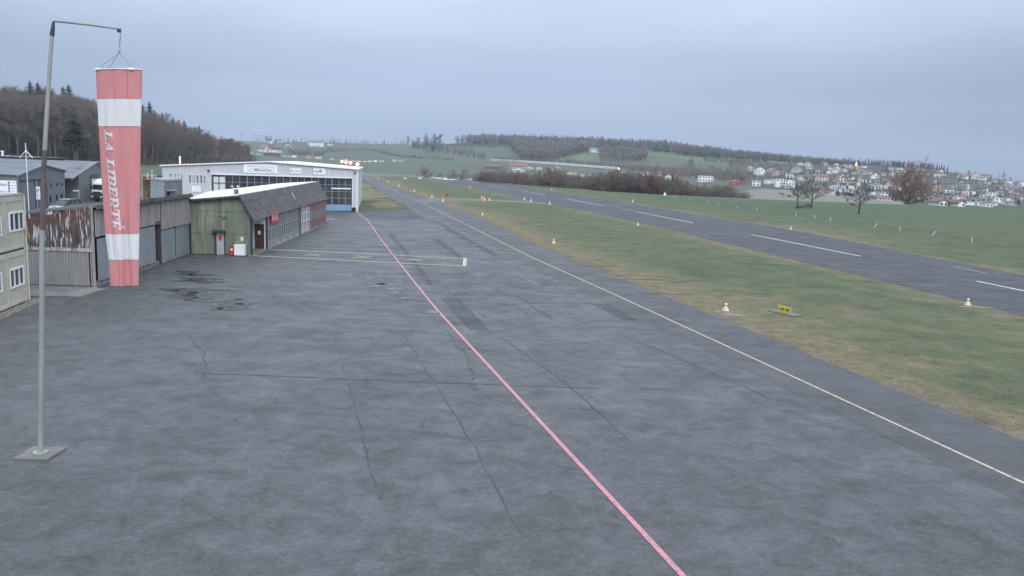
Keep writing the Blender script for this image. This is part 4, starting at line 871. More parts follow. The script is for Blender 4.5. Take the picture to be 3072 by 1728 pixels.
for a0, z0, a1, z1 in ((-.3, ze0-.05, spk, zpk), (spk, zpk, WG.L+.2, ze1-.03)):
    mb.hexa([WG.pt(a0,z0-.1,.02), WG.pt(a1,z1-.1,.02), WG.pt(a1,z1-.1,.12), WG.pt(a0,z0-.1,.12), WG.pt(a0,z0+.2,.02), WG.pt(a1,z1+.2,.02), WG.pt(a1,z1+.2,.12), WG.pt(a0,z0+.2,.12)])
mb.build('verge_trim', mat('verge_grey', (.30,.31,.33), rough=.6), root)
for x0, yt, yb, x1 in ((148.5,538,560.5,154.5),(168,536,559,174),(182,534.5,556.5,188.5),(148,587,608,154),(167.5,584,605,173.5),(181.5,581.5,601,188)): win(WG, x0, yt, yb, x1, root, dark_trim, glass_d, fw_=.07, out=.02)
a0, a1, z0, z1 = WG.rect(103, 545, 626, 121); mb = MB(); mb.wbox(WG, a0, a1, 0, z1, .02, .08); mb.build('blue_door', mat('dull_blue_paint', (.085,.14,.24), (.07,.115,.2), V, 1, .4, .6, coords='World'), root)
a0, a1, z0, z1 = WG.rect(61, 545, 630, 102); mb = MB(); mb.wbox(WG, a0, a1, 0, z1, .02, .10); mb.build('sliding_gate', grey_wall2, root)
mb = MB(); a1 = WG.hit(124, 545)[0]; mb.wbox(WG, a0-.1, a1, z1+.01, z1+.18, .02, .2); mb.build('gate_rail', dark_trim, root)
a0, a1, z0, z1 = WG.rect(137, 538, 600, 140.5); mb = MB(); mb.wbox(WG, a0, a1, 0, z1, .02, .05); mb.build('maroon_panel', mat('maroon', (.10,.05,.06), rough=.6), root)
sx0, sz1 = WS.hit(0, 539); sx1, _ = WS.hit(51, 539); 
s_ = sign('company_sign', WS, -30, 540, 578, 51, 'white company board with blue squares on the grey workshop above the containers', [('GROUP', .36, .55, .20, .28, black_ink, .2), ('MACHINES', .76, .80, .07, .20, grey_ink, 0), ('SERVICES', .76, .57, .07, .22, grey_ink, 0), ('GARAGE', .76, .36, .07, .16, grey_ink, 0), ('TRAVAUX', .76, .14, .07, .20, grey_ink, 0), ('GROUP.CH', .36, .10, .08, .28, black_ink, 0)], [([(.68,.74),(.74,.74),(.74,.92),(.68,.92)], blue_ink), ([(.68,.52),(.74,.52),(.74,.70),(.68,.70)], blue_ink), ([(.68,.30),(.74,.30),(.74,.48),(.68,.48)], blue_ink), ([(.68,.08),(.74,.08),(.74,.26),(.68,.26)], blue_ink)], o=.12)
# second workshop
H0, H1 = gp(240, 605), gp(338, 592); WK = Wall(H0, H1)
root = thing('grey_workshop', H0, 'grey workshop with green gate and wide fibre roof behind the parked truck', 'workshop')
ka = WK.hit(241, 522)[1]; sk, kz = WK.hit(288, 488); kb = WK.hit(338, 522)[1]
mb = MB(); mb.poly([WK.pt(0,0), WK.pt(WK.L,0), WK.pt(WK.L,kb), WK.pt(sk,kz), WK.pt(0,ka)]); mb.poly([WK.pt(0,0)+lv*30, WK.pt(0,0), WK.pt(0,ka), WK.pt(0,ka)+lv*30]); mb.poly([WK.pt(WK.L,0), WK.pt(WK.L,0)+lv*40, WK.pt(WK.L,kb)+lv*40, WK.pt(WK.L,kb)]); mb.build('wall', grey_wall, root)
WJ = Wall(WK.pt(0,0)+lv*14, WK.pt(0,0)); mb = MB(); corrug(mb, WJ, 0, WJ.L, cst(0), cst(ka-.05), .4, .05, o=.02); mb.build('ribbed_side', grey_wall2, root)
mb = MB(); slope = (kz-ka)/sk; ex = 3.2; roofslab(mb, -ex, ka-slope*ex, sk, kz, WK, L_=44); roofslab(mb, sk, kz, WK.L+.2, kb, WK, L_=44); mb.build('roof', fibre_roof, root)
mb = MB()
for a0, z0, a1, z1 in ((-ex, ka-slope*ex, sk, kz), (sk, kz, WK.L+.2, kb)):
    mb.hexa([WK.pt(a0,z0-.14,.02), WK.pt(a1,z1-.14,.02), WK.pt(a1,z1-.14,.14), WK.pt(a0,z0-.14,.14), WK.pt(a0,z0+.2,.02), WK.pt(a1,z1+.2,.02), WK.pt(a1,z1+.2,.14), WK.pt(a0,z0+.2,.14)])
mb.build('verge_trim', MC['verge_grey'], root)
a0, a1, z0, z1 = WK.rect(269, 524, 600, 293); mb = MB(); mb.wbox(WK, a0, a1, 0, z1, .02, .1); gd = mb.build('green_gate', mat('dark_green_paint', (.02,.14,.085), (.02,.11,.07), V, 1, .4, .6, coords='World'), root)
a0, a1, z0, z1 = WK.rect(273, 537, 556, 288); mb = MB(); mb.wbox(WK, a0, a1, z0, z1, .11, .14); sb = mb.build('notice', white_sign, gd)
mb = MB(); aq, az_ = WJ.hit(215, 528); mb.box(WJ.pt(aq, az_-.25, .5), .5, .4, .3); mb.wbox(WJ, aq-.04, aq+.04, az_-.1, az_, .03, .5); mb.build('security_lamp', white_paint, root)
# dark flat building and red-brown roof at the edge of the wood
c = dp(40, 560, 165); zt = dp(40, 471, 165).z; w0 = dp(-60, 480, 165).x; w1 = dp(94, 480, 165).x
root = thing('dark_building', Vector(((w0+w1)/2, 169, 0)), 'dark flat roofed building with two white roof pipes in front of the wood', 'building')
mb = MB(); mb.box(Vector(((w0+w1)/2, 171, 0)), w1-w0, 12, zt); mb.build('wall', mat('dark_grey_cladding', (.035,.042,.048), (.05,.058,.065), (.6,.6,.2), 1, .4, .6, coords='World'), root)
mb = MB(); mb.box(Vector(((w0+w1)/2, 171, zt)), w1-w0+.4, 12.4, .15); mb.build('roof', grey_wall2, root)
for x, y, r in ((7, 452, .28), (23, 466, .18)):
    p = dp(x, y, 166); mb = MB(); mb.tube([Vector((p.x, p.y, zt)), Vector((p.x, p.y, p.z-.3))], r*.8, 10); mb.tube([Vector((p.x, p.y, p.z-.3)), p], r*1.15, 10); mb.build('flue_pipe', white_paint, root)
x0, x1 = dp(94, 490, 185).x, dp(300, 490, 185).x; zt = dp(200, 482, 185).z
root = thing('red_brown_building', Vector(((x0+x1)/2, 189, 0)), 'low building with red-brown roof edge behind the grey workshops', 'building')
mb = MB(); mb.box(Vector(((x0+x1)/2, 190, 0)), x1-x0, 10, zt-.7); mb.build('wall', grey_wall2, root); mb = MB(); mb.box(Vector(((x0+x1)/2, 190, zt-.7)), x1-x0+.8, 10.8, .7); mb.build('roof', mat('red_brown_fascia', (.15,.06,.055), (.12,.05,.05), V, 1, .4, .6, coords='World'), root)
mb = MB(); p = dp(121, 486, 183); mb.box(Vector((p.x, p.y, 0)), 2.2, .2, p.z+.9); o = mb.build('roof_board', MC['verge_grey'], root)
# small grey annex in front of the hangar
X0, X1, X2 = dp(452, 600, 92), dp(494, 600, 88), dp(548, 600, 93)
for q in (X0, X1, X2): q.z = 0
za = (zat(X0, 543)+zat(X1, 540.5))/2; zb_ = zat(X2, 536)
root = thing('grey_annex', X1, 'small grey flat roofed annex with opening painted dark between warehouse and white hangar', 'annex')
WX, WY = Wall(X0, X1), Wall(X1, X2)
mb = MB(); X3 = X0+(X2-X1); mb.poly([X0, X1, up_(X1,za), up_(X0,za)], 0); mb.poly([X1, X2, up_(X2,za), up_(X1,za)], 1); mb.poly([X2, X3, up_(X3,za), up_(X2,za)], 1); mb.poly([X3, X0, up_(X0,za), up_(X3,za)], 1); mb.build('wall', [mat('light_grey_block', (.36,.39,.41), (.31,.34,.36), V, 1, .4, .6, coords='World'), mat('mid_grey_block', (.21,.215,.225), (.18,.185,.195), V, 1, .4, .6, coords='World')], root)
mb = MB(); cc = (X0+X2)/2
def oc(p): return p+(p-cc)*.03
mb.hexa([up_(oc(X0),za+.003), up_(oc(X1),za+.003), up_(oc(X2),za+.003), up_(oc(X3),za+.003), up_(oc(X0),za+.2), up_(oc(X1),za+.2), up_(oc(X2),za+.2), up_(oc(X3),za+.2)]); mb.build('roof', MC['verge_grey'], root)
a0, a1, z0, z1 = WY.rect(500, 573, 590, 509); mb = MB(); mb.wbox(WY, a0, a1, 0, z1, .005, .02); mb.build('opening', gap_shade, root); mb = MB(); mb.wbox(WY, a0, WY.hit(523, 573)[0], z1, z1+.08, .02, .35); mb.build('canopy', pale_grey, root)  # opening is a dark slab on the wall, its shade painted
# red container and green railing with poles behind
c0 = dp(428, 552, 150); c1 = dp(468, 552, 150); zt = dp(450, 533, 150).z
mb = MB(); W_ = Wall(Vector((c0.x, 150, 0)), Vector((c1.x, 150, 0))); corrug(mb, W_, 0, W_.L, cst(.1), cst(zt), .5, .08); mb.wbox(W_, 0, W_.L, zt+.001, zt+.12, -2.4, .1); mb.wbox(W_, 0, W_.L, .1, zt, -2.4, -.02)
tag(recentre(mb.build('red_container', mat('container_red', (.36,.06,.04), (.30,.05,.04), V, .8, .4, .6, coords='World'))), 'red shipping container seen between the banner sock and the hangar', 'container')
c0 = dp(468, 552, 149); c1 = dp(484, 552, 149); W_ = Wall(Vector((c0.x, 149, 0)), Vector((c1.x, 149, 0))); zt = dp(476, 526, 149).z
mb = MB(); mb.wbox(W_, .05, W_.L, .1, zt, -2.4, 0); r_ = recentre(mb.build('green_container', MC['dark_green_paint'])); tag(r_, 'dark green container standing at the right end of the red container', 'container')
mb = MB(); W_ = Wall(Vector((dp(427,552,146).x,146,0)), Vector((dp(470,552,146).x,146,0))); zt = dp(450, 525, 146).z; mb.wbox(W_, 0, W_.L, zt-.08, zt+.06, 0, .06)
for q in (0, .33, .66, 1): mb.wbox(W_, q*W_.L-.04, q*W_.L+.04, 0, zt-.08, 0, .06)
tag(recentre(mb.build('railing', mat('pale_green_rail', (.30,.50,.42), rough=.5))), 'pale green railing in front of the red container', 'railing')
for k, (x, y) in enumerate(((444.5, 520), (457, 512.5))):
    b = Vector((dp(x,552,144).x, 144, 0)); mb = MB(); mb.tube([b, b+Vector((0,0,zat(b,y)))], .05, 8); mb.box(b+Vector((0,0,zat(b,y)-.05)), .16, .16, .14); tag(recentre(mb.build('thin_pole', white_paint)), ('shorter left' if k == 0 else 'taller right')+' thin white pole in front of the red container', 'pole')
# sign post, street furniture in the yard
b = gp(114, 629); r_ = thing('sign_post', b, 'tall grey post carrying a white notice board left of the six small windows', 'sign post'); zt = zat(b, 541)
mb = MB(); mb.tube([b, up_(b, zt)], .05, 8); mb.build('post', steel, r_); W_ = Wall(b, b+Vector((1,.15,0))); s0, z1 = W_.hit(108, 559.5); s1, z0 = W_.hit(122, 598.5)
mb = MB(); mb.wbox(W_, s0, s1, z0, z1, .06, .1); bd = mb.build('board', white_sign, r_)
for u, v, a_, mm in ((.15,.75,.12,blue_ink),(.15,.55,.14,black_ink),(.15,.30,.10,blue_ink),(.15,.12,.06,grey_ink),(.55,.66,.16,grey_ink)):
    mb = MB(); mb.wbox(W_, s0+u*(s1-s0), s0+(u+.28)*(s1-s0), z0+v*(z1-z0), z0+(v+a_)*(z1-z0), .101, .108); mb.build('print_block', mm, bd)
b = gp(238, 609); b2 = gp(227, 609); r_ = thing('barrier_post', b, 'white post with short cross arm beside the ribbed workshop wall', 'post'); zt = zat(b, 567)
mb = MB(); mb.tube([b, up_(b, zt)], .06, 8); mb.build('post', pale_grey, r_); mb = MB(); p = up_(b, zat(b, 573)); mb.tube([p, p+Vector((-.9,.0,-.02))], .09, 8); mb.build('arm', white_sign, r_)
c = gp(211, 604); W_ = Wall(c+Vector((-.6,0,0)), c+Vector((.6,.1,0))); r_ = thing('caged_tank', c, 'grey caged liquid tank standing against the ribbed workshop wall', 'tank')
mb = MB(); mb.wbox(W_, 0, 1.2, .15, 1.15, -.9, 0); mb.tube([W_.pt(.6,1.15,-.45), W_.pt(.6,1.25,-.45)], .12, 10); mb.build('tank', mat('dirty_plastic', (.22,.22,.22), rough=.5), r_); mb = MB()
for k in range(6): mb.wbox(W_, k*.24-.015, k*.24+.015, .12, 1.2, .01, .04)
for z in (.15,.5,.85,1.18): mb.wbox(W_, -.02, 1.22, z-.015, z+.015, .041, .06)
mb.build('cage', steel, r_); mb = MB(); mb.wbox(W_, -.02, 1.22, 0, .12, -.92, .05); mb.build('pallet', dark_trim, r_)
p0, p1 = gp(79, 668), gp(132, 648); mb = MB(); W_ = Wall(p0, p1); mb.wbox(W_, -3, W_.L, 0, zat(p0, 640), -.4, 0); r_ = mb.build('low_block_wall', mat('dark_block_wall', (.06,.062,.068), (.045,.046,.05), V, 2, .4, .6, coords='World')); tag(recentre(r_), 'low dark block wall in the yard behind the flaking brown warehouse', 'wall')
b = gp(153, 648); W_ = Wall(b, b+Vector((1,.1,0))); s0, z1 = W_.hit(143.5, 629); s1, z0 = W_.hit(156.5, 646); r_ = thing('number_board', b, 'white square board with dark digits behind the flaking brown warehouse roof edge', 'board')
mb = MB(); mb.wbox(W_, s0, s1, z0, z1, 0, .05); mb.build('board', white_sign, r_); mb = MB(); mb.text('27', W_, s0+.2*(s1-s0), z0+.3*(z1-z0), .4*(z1-z0), o=.056, width=.6*(s1-s0), bold=.03); mb.build('lettering', black_ink, r_); mb = MB(); mb.wbox(W_, (s0+s1)/2-.04, (s0+s1)/2+.04, 0, z0, -.05, 0); mb.build('post', steel, r_)
b = gp(173, 640); r_ = thing('small_post_sign', b, 'small white notice on a thin post in front of the parked grey car', 'sign'); W_ = Wall(b, b+Vector((1,0,0))); s0, z1 = W_.hit(170.5, 617); s1, z0 = W_.hit(176, 626)
mb = MB(); mb.wbox(W_, s0, s1, z0, z1, .03, .06); mb.build('plate', white_sign, r_); mb = MB(); mb.tube([b, up_(b, z1)], .035, 6); mb.build('post', steel, r_)
# ------------------------------------------------------------------ parked estate car
def car(loc, ang):
    r_ = thing('parked_car', (0,0,0), 'silver grey estate car parked in front of the workshop with six windows', 'car')
    L, Wd = 4.75, 1.85
    low = [(-L/2,.35),(-L/2+.02,.62),(-L/2+.10,.98),(-1.2,1.02),(.9,.96),(1.75,.88),(L/2-.10,.68),(L/2,.50),(L/2-.02,.30)]
    def slab(mb, pr, wb, wt, zt_):
        n = len(pr); b = len(mb.v); zmin, zmax = min(p[1] for p in pr), max(p[1] for p in pr)
        for s in (-1, 1):
            for x, z in pr: t = (z-zmin)/(zmax-zmin+1e-6); mb.v.append(Vector((x, s*(wb*(1-t)+wt*t)/2, z)))
        for i in range(n): j = (i+1) % n; mb.f.append((b+i, b+j, b+n+j, b+n+i)); mb.m.append(0)
        mb.f.append(tuple(b+i for i in range(n))[::-1]); mb.f.append(tuple(b+n+i for i in range(n))); mb.m += [0, 0]
    paint = mat('car_paint', (.27,.265,.26), rough=.25, metal=.6)
    mb = MB(); slab(mb, low, Wd, Wd-.10, 0); mb.wheel = None
    slab(mb, [(-L/2+.14,.96),(-L/2+.42,1.60),(-L/2+.70,1.68),(-.3,1.71),(.45,1.64),(.60,1.60),(.50,1.60),(-L/2+.5,1.60),(-L/2+.25,.97)], Wd-.12, Wd-.42, 0)
    bd = mb.build('body', paint, r_, smooth=False)
    mb = MB(); slab(mb, [(-L/2+.20,1.0),(-L/2+.48,1.60),(.52,1.60),(1.42,.955)], Wd-.16, Wd-.46, 0); mb.build('window', glass_d, r_)
    mb = MB(); 
    for xx in (-1.35,-.25): mb.hexa([(xx,-.86,.98),(xx+.10,-.86,.98),(xx+.10,.86,.98),(xx,.86,.98),(xx+.05,-.72,1.62),(xx+.13,-.72,1.62),(xx+.13,.72,1.62),(xx+.05,.72,1.62)])
    mb.build('pillar', paint, r_)
    for xx in (-1.45, 1.42):
        for s in (-1, 1):
            mb = MB(); mb.tube([(xx, s*.74, .33), (xx, s*.945, .33)], .33, 20); wh = mb.build('wheel', rubber, r_); mb = MB(); mb.tube([(xx, s*.90, .33), (xx, s*.955, .33)], .21, 14); mb.build('rim', mat('alloy', (.4,.4,.41), rough=.35, metal=.7) if 'alloy' not in MC else MC['alloy'], wh)
    for s in (-1, 1):
        mb = MB(); mb.box((-L/2+.08, s*.76, .85), .16, .2, .3); mb.build('tail_light', red_ink, r_); mb = MB(); mb.box((L/2-.16, s*.68, .62), .22, .34, .13); mb.build('headlight', white_sign, r_); mb = MB(); mb.box((.75, s*.98, .98), .12, .2, .14); mb.build('door_mirror', paint, r_)
    mb = MB(); mb.box((0,0,.18), L-.3, Wd-.2, .2); mb.build('underbody', rubber, r_)
    r_.location = loc; r_.rotation_euler = (0, 0, ang)
pc1, pc2 = gp(150, 640), gp(222, 632); dv = pc1-pc2; cpos = (pc1+pc2)/2; cpos.z = 0
car(cpos+Vector((0,1.0,0)), math.atan2(dv.y, dv.x)-.12)
# ------------------------------------------------------------------ white lorry
def lorry(loc, ang):
    r_ = thing('white_lorry', (0,0,0), 'white lorry with dark grille parked nose first beside the green gate', 'lorry')
    # nose faces -Y
    mb = MB(); mb.hexa([(-1.2,-.1,.95),(1.2,-.1,.95),(1.2,2.1,.95),(-1.2,2.1,.95),(-1.12,.25,3.0),(1.12,.25,3.0),(1.15,2.1,3.0),(-1.15,2.1,3.0)]); cb = mb.build('cab', white_paint, r_)
    mb = MB(); mb.hexa([(-1.05,.35,3.0),(1.05,.35,3.0),(1.1,2.1,3.0),(-1.1,2.1,3.0),(-.85,.95,3.62),(.85,.95,3.62),(.95,2.1,3.72),(-.95,2.1,3.72)]); mb.build('wind_deflector', white_paint, r_)
    mb = MB(); mb.hexa([(-1.08,.0,1.95),(1.08,.0,1.95),(1.08,.1,1.95),(-1.08,.1,1.95),(-1.04,.155,2.75),(1.04,.155,2.75),(1.04,.3,2.75),(-1.04,.3,2.75)]); mb.build('windscreen', glass_d, r_)
    mb = MB(); mb.box((0,-.10,.45), 2.3, .26, 1.0); mb.box((0,-.14,1.45), 1.5, .16, .18); mb.build('grille', dark_trim, r_)
    for s in (-1,1):
        mb = MB(); mb.box((s*.88,-.25,.72), .36, .08, .2); mb.build('headlight', white_sign, r_); mb = MB(); mb.box((s*1.34,.0,2.0), .14, .2, .75); mb.build('wing_mirror', dark_trim, r_)
        for yy in (.9, 4.6, 6.0):
            mb = MB(); mb.tube([(s*.85,yy,.5),(s*1.2,yy,.5)], .5, 20); mb.build('wheel', rubber, r_)
    mb = MB(); mb.box((0,4.9,1.0), 2.5, 5.4, 2.6); mb.build('box_body', white_paint, r_); mb = MB(); mb.box((0,4,.55), 1.0, 7.6, .35); mb.build('chassis', dark_trim, r_)
    r_.location = loc; r_.rotation_euler = (0,0,ang)
lp = gp(294, 605); lorry(Vector((lp.x, lp.y, 0)), -.28)
# ------------------------------------------------------------------ wind sock mast and sock
YP = 20.5
pole_px = [(126,1440),(126,975),(126,800),(126.5,700),(129,600),(132,500),(137,400),(143,300),(149,200),(156,105)]
PP = [dp(x, y, YP) for x, y in pole_px]; PP[0].z = 0
root = thing('wind_sock_mast', PP[0], 'tall slightly leaning galvanised mast with side arm, brown sleeve at mid height', 'mast')
mb = MB(); mb.tube([PP[0], PP[1], PP[2], PP[3], PP[3].lerp(PP[4], .1)], [.078,.072,.066,.063,.062], 16); mb.build('lower_pole', steel, root, smooth=False)
mb = MB(); mb.box(PP[0]+Vector((0,0,0)), .9, .9, .06); mb.build('footing', concrete, root); mb = MB(); mb.tube([PP[0]+Vector((0,0,.061)), PP[0]+Vector((0,0,.085))], .19, 12); mb.build('base_flange', steel, root)
mb = MB(); mb.tube([PP[3].lerp(PP[4], .1), PP[4], PP[5], PP[5].lerp(PP[6],.5)], .058, 16); mb.build('sleeve', mat('weathered_brown_wrap', (.12,.105,.095), (.085,.075,.07), V, 2, .4, .6, coords='World'), root)
mb = MB(); mb.tube([PP[5].lerp(PP[6],.5), PP[6], PP[7], PP[8], PP[9]], [.055,.053,.050,.048,.046], 16); mb.build('upper_pole', steel, root)
t0 = dp(156, 105, YP); t1 = dp(158, 90, YP); t2 = dp(160.5, 66, YP)
mb = MB(); mb.tube([dp(155.6,107,YP), t0, t1, t2], [.056,.056,.05,.03], 12); mb.build('swivel', dark_trim, root)
a0_, a1_ = dp(161, 62, YP), dp(363, 87, YP); mb = MB(); mb.tube([a0_, a0_.lerp(a1_, .5)+Vector((0,0,.01)), a1_], [.036,.03,.026], 10); mb.build('arm', steel, root)
h0 = dp(357, 91, YP); mb = MB(); mb.box(h0-Vector((0,0,.05)), .07, .07, .08); mb.build('end_bracket', dark_trim, root)
# hanging sock
hook = dp(361.5, 93, YP); knot = dp(358, 152, YP); sock = thing('wind_sock', knot, 'limp faded red and white striped wind sock lettered LA LIBERTÉ hanging from the mast arm', 'wind sock')
mb = MB(); n = 11
for i in range(n):
    a = hook.lerp(knot, i/n); b = hook.lerp(knot, (i+.75)/n); mb.tube([a+Vector((.008*math.sin(i*2),0,0)), b+Vector((.012*math.sin(i*3+1),0,0))], .011 if 2 < i < 8 else .006, 6)
mb.build('chain', dark_trim, sock)
mb = MB(); mb.tube([knot+Vector((0,0,.05)), knot, knot-Vector((0,0,.06))], [.015,.04,.02], 8); mb.build('swivel_ring', pale_grey, sock)
LEp = [(214,288),(298,291.6),(381,296),(540,305),(699,316),(778,326),(856,331)]; REp = [(208,426),(296,425),(378,422.5),(540,420.5),(702,418),(779,416.7),(857,416)]
def itp(T, y):
    for (a, p), (b, q) in zip(T, T[1:]):
        if y <= b: return p+(q-p)*(y-a)/(b-a)
    return T[-1][1]
def sockpt(y, u, side, o=0.0):                 # u 0..1 across, side -1 front, +1 back
    xl, xr = itp(LEp, y), itp(REp, y); x = xl+(xr-xl)*u; P = dp(x, y, YP)
    k = (y-210)/646; dep = (.16-.08*k)*math.sqrt(max(0, 1-(2*u-1)**2))
    fold = (.035*math.sin(u*9+k*2)+.022*math.sin(u*17-k*5+1)+.012*math.sin(u*31+k*9))*(.35+k)*min(u, 1-u)*4*.9
    P.y += side*(dep) + fold*1.1 + side*o; P.z += 0
    return P
fab_r = mat('faded_red_fabric', (.60,.25,.255), (.54,.225,.235), (3,3,1), 2, .35, .7, rough=.85, c3=(.50,.25,.27), sc3=(5,5,1.2), lo3=.55, hi3=.75, coords='World', spec=.2)
fab_w = mat('off_white_fabric', (.70,.69,.70), (.62,.61,.63), (3,3,1), 2, .35, .7, rough=.85, coords='World', spec=.2)
for ff in (fab_r, fab_w):
    ff.node_tree.nodes['Principled BSDF'].inputs['Transmission Weight'].default_value = 0
mb = MB(); NY, NU = 86, 40; bands = [(297, 0), (379.5, 1), (700.5, 0), (778.5, 1), (900, 0)]
ys = sorted(set([210+646*i/NY for i in range(NY+1)] + [297, 379.5, 700.5, 778.5]))
ring = []
for y in ys:
    b = len(mb.v)
    for i in range(NU): mb.v.append(sockpt(y, .5-.5*math.cos(math.pi*i/NU), -1))
    for i in range(NU): mb.v.append(sockpt(y, .5+.5*math.cos(math.pi*i/NU), 1))
    ring.append(b)
for k, (a, b) in enumerate(zip(ring, ring[1:])):
    ym = (ys[k]+ys[k+1])/2; mi = next(m_ for lim, m_ in bands if ym < lim)
    for i in range(2*NU): j = (i+1) % (2*NU); mb.f.append((a+i, a+j, b+j, b+i)); mb.m.append(mi)
fo = mb.build('fabric', [fab_r, fab_w], sock, smooth=True)
mb = MB()
for yy in (297, 379.5, 700.5, 778.5):
    mb = MB(); mb.tube([sockpt(yy, .01+.98*i/30, -1, .003) for i in range(31)], .004, 4); mb.build('seam', mat('seam_thread', (.36,.13,.14)) if 'seam_thread' not in MC else MC['seam_thread'], fo)
mb = MB(); mb.tube([sockpt(212+84*i/10, .74, -1, .004) for i in range(11)], .005, 4); mb.build('seam', MC['seam_thread'], fo)
mb = MB(); rg = [sockpt(209, .5-.5*math.cos(math.pi*i/20), -1, .012) for i in range(21)] + [sockpt(209, .5+.5*math.cos(math.pi*i/20), 1, .012) for i in range(21)]
mb.tube(rg, .013, 8, cap=False); mb.build('hoop', white_paint, sock)
for u in (.08, .82):
    p, q = sockpt(209, max(u-.05,0), -1, .02), sockpt(209, u+.05, -1, .02); mb = MB(); mb.tube([p, q], .03, 8); mb.build('hoop_clamp', white_sign, sock)
for u, s in ((.06, -1), (.20, 1), (.86, -1)):
    mb = MB(); mb.tube([knot-Vector((0,0,.05)), sockpt(208, u, s)], .006, 6); mb.build('bridle_rope', mat('rope', (.25,.25,.25)) if 'rope' not in MC else MC['rope'], sock)
# lettering, slab serif italic, printed on the front face, reading downwards
def box2(x0, y0, x1, y1): return [(x0,y0),(x1,y0),(x1,y1),(x0,y1)]
SER = lambda x0, x1, y: [box2(x0, y, x1, y+.09)]
GL = {
'L': (.78, [box2(.16,0,.36,1), box2(.04,.0,.72,.12), box2(.04,.9,.50,1), [(.62,.12),(.72,.12),(.74,.36),(.68,.36)]]),
'A': (.92, [[(.12,0),(.24,0),(.56,1),(.44,1)], [(.58,0),(.80,0),(.60,1),(.44,1)], box2(.24,.28,.68,.39), box2(0,0,.34,.09), box2(.48,0,.92,.09)]),
'I': (.46, [box2(.14,0,.34,1), box2(.02,0,.46,.09), box2(.02,.91,.46,1)]),
'B': (.84, [box2(.14,0,.34,1), box2(.02,0,.56,.10), box2(.02,.90,.54,1), box2(.34,.47,.56,.57), [(.54,1),(.70,.93),(.76,.80),(.58,.78),(.54,.90)], [(.58,.78),(.76,.80),(.70,.60),(.56,.48),(.52,.57),(.58,.66)], [(.56,.57),(.70,.54),(.80,.38),(.62,.34),(.54,.47)], [(.62,.34),(.80,.38),(.80,.20),(.70,.05),(.56,0),(.54,.10),(.62,.18)]]),
'E': (.80, [box2(.14,0,.34,1), box2(.02,0,.72,.11), box2(.02,.89,.70,1), box2(.34,.45,.56,.56), [(.62,.11),(.72,.11),(.76,.33),(.70,.33)], box2(.63,.70,.70,.89), box2(.52,.36,.58,.66)]),
'R': (.90, [box2(.14,0,.34,1), box2(.02,0,.48,.09), box2(.02,.90,.56,1), box2(.34,.45,.56,.55), [(.54,1),(.72,.92),(.78,.76),(.60,.74),(.54,.90)], [(.60,.74),(.78,.76),(.72,.54),(.56,.45),(.54,.55),(.60,.62)], [(.44,.48),(.60,.48),(.82,.08),(.62,.0)], box2(.62,0,.92,.09)]),
'T': (.84, [box2(.32,0,.52,1), box2(.18,0,.66,.09), box2(.04,.89,.80,1), box2(.04,.68,.11,.89), box2(.73,.68,.80,.89)]),
' ': (.42, [])}
GL['É'] = (.80, GL['E'][1] + [[(.36,1.06),(.46,1.06),(.64,1.26),(.48,1.26)]])
txt = 'LA LIBERTÉ'; tot = sum(GL[c][0] for c in txt); Y0t, Y1t = 388, 692
lt = MB(); pen = 0
for ch_ in txt:
    adv, qs = GL[ch_]; qi = 0
    for q in qs:
        qi += 1; cx_ = sum(v[0] for v in q)/len(q); cy_ = sum(v[1] for v in q)/len(q); q = [(x+(.014 if x > cx_ else -.014), y+(.008 if y > cy_ else -.008)) for x, y in q]
        def tolocal(x, y):
            xx = (pen+x*1.02+.22*y)/ (tot+.22); yp = Y0t+(Y1t-Y0t)*xx; base = 320+25*xx-1; xp = base+y*27
            u = (xp-itp(LEp, yp))/(itp(REp, yp)-itp(LEp, yp)); return sockpt(yp, u, -1, .012+.0006*qi)
        if len(q) != 4: lt.poly([tolocal(*v) for v in q]); continue
        nn = 4; Q = [Vector(v) for v in q]
        for i in range(nn):
            for j in range(nn):
                def bl(a, b): v = Q[0].lerp(Q[1], a).lerp(Q[3].lerp(Q[2], a), b); return tolocal(v.x, v.y)
                lt.poly([bl(i/nn, j/nn), bl((i+1)/nn, j/nn), bl((i+1)/nn, (j+1)/nn), bl(i/nn, (j+1)/nn)])
    pen += adv
lt.build('lettering', fab_w, fo)
# ------------------------------------------------------------------ airfield markers, signs, fence
cone_m = mat('cone_marker_paint', (.66,.52,.30), (.55,.44,.28), V, 5, .45, .7, rough=.6, coords='World'); ball_m = mat('pale_cap', (.72,.70,.62), rough=.5)
cones = [(1112,527,'t'),(1136,538,'t'),(1163,548,'t'),(1197,560,'t'),(1243,576,'t'),(1295.6,594,'t'),(1329,605,'l'),(1445.6,596,'l'),(1468,602.5,'l'),(1573,600,'r'),(1593,605,'r'),(1649,614,'r'),(1447.5,646,'t'),(1661,731,'t'),(2176.5,934,'t'),(1409,563,'r'),(1508,547.5,'f'),(1655,570.5,'f'),(1898,607,'f'),(1914,677,'r'),(2372,689,'f'),(2902.6,917,'r'),(1243.5,531,'e'),(1263,531.5,'e'),(1393,533,'e'),(1412.6,534,'e')]
cdesc = {}
def cone_label(i, x, y, kd):
    grp = [c for c in cones if c[2] == kd]; k = sorted(grp).index((x, y, kd))+1; n = len(grp)
    place = {'t':'along the taxiway edge', 'l':'beside the pale link path', 'r':'on the near runway edge', 'f':'on the far runway edge', 'e':'at the far end of the runway'}[kd]
    return f'yellowish cone marker {place}, {ordn(k)} from the left'
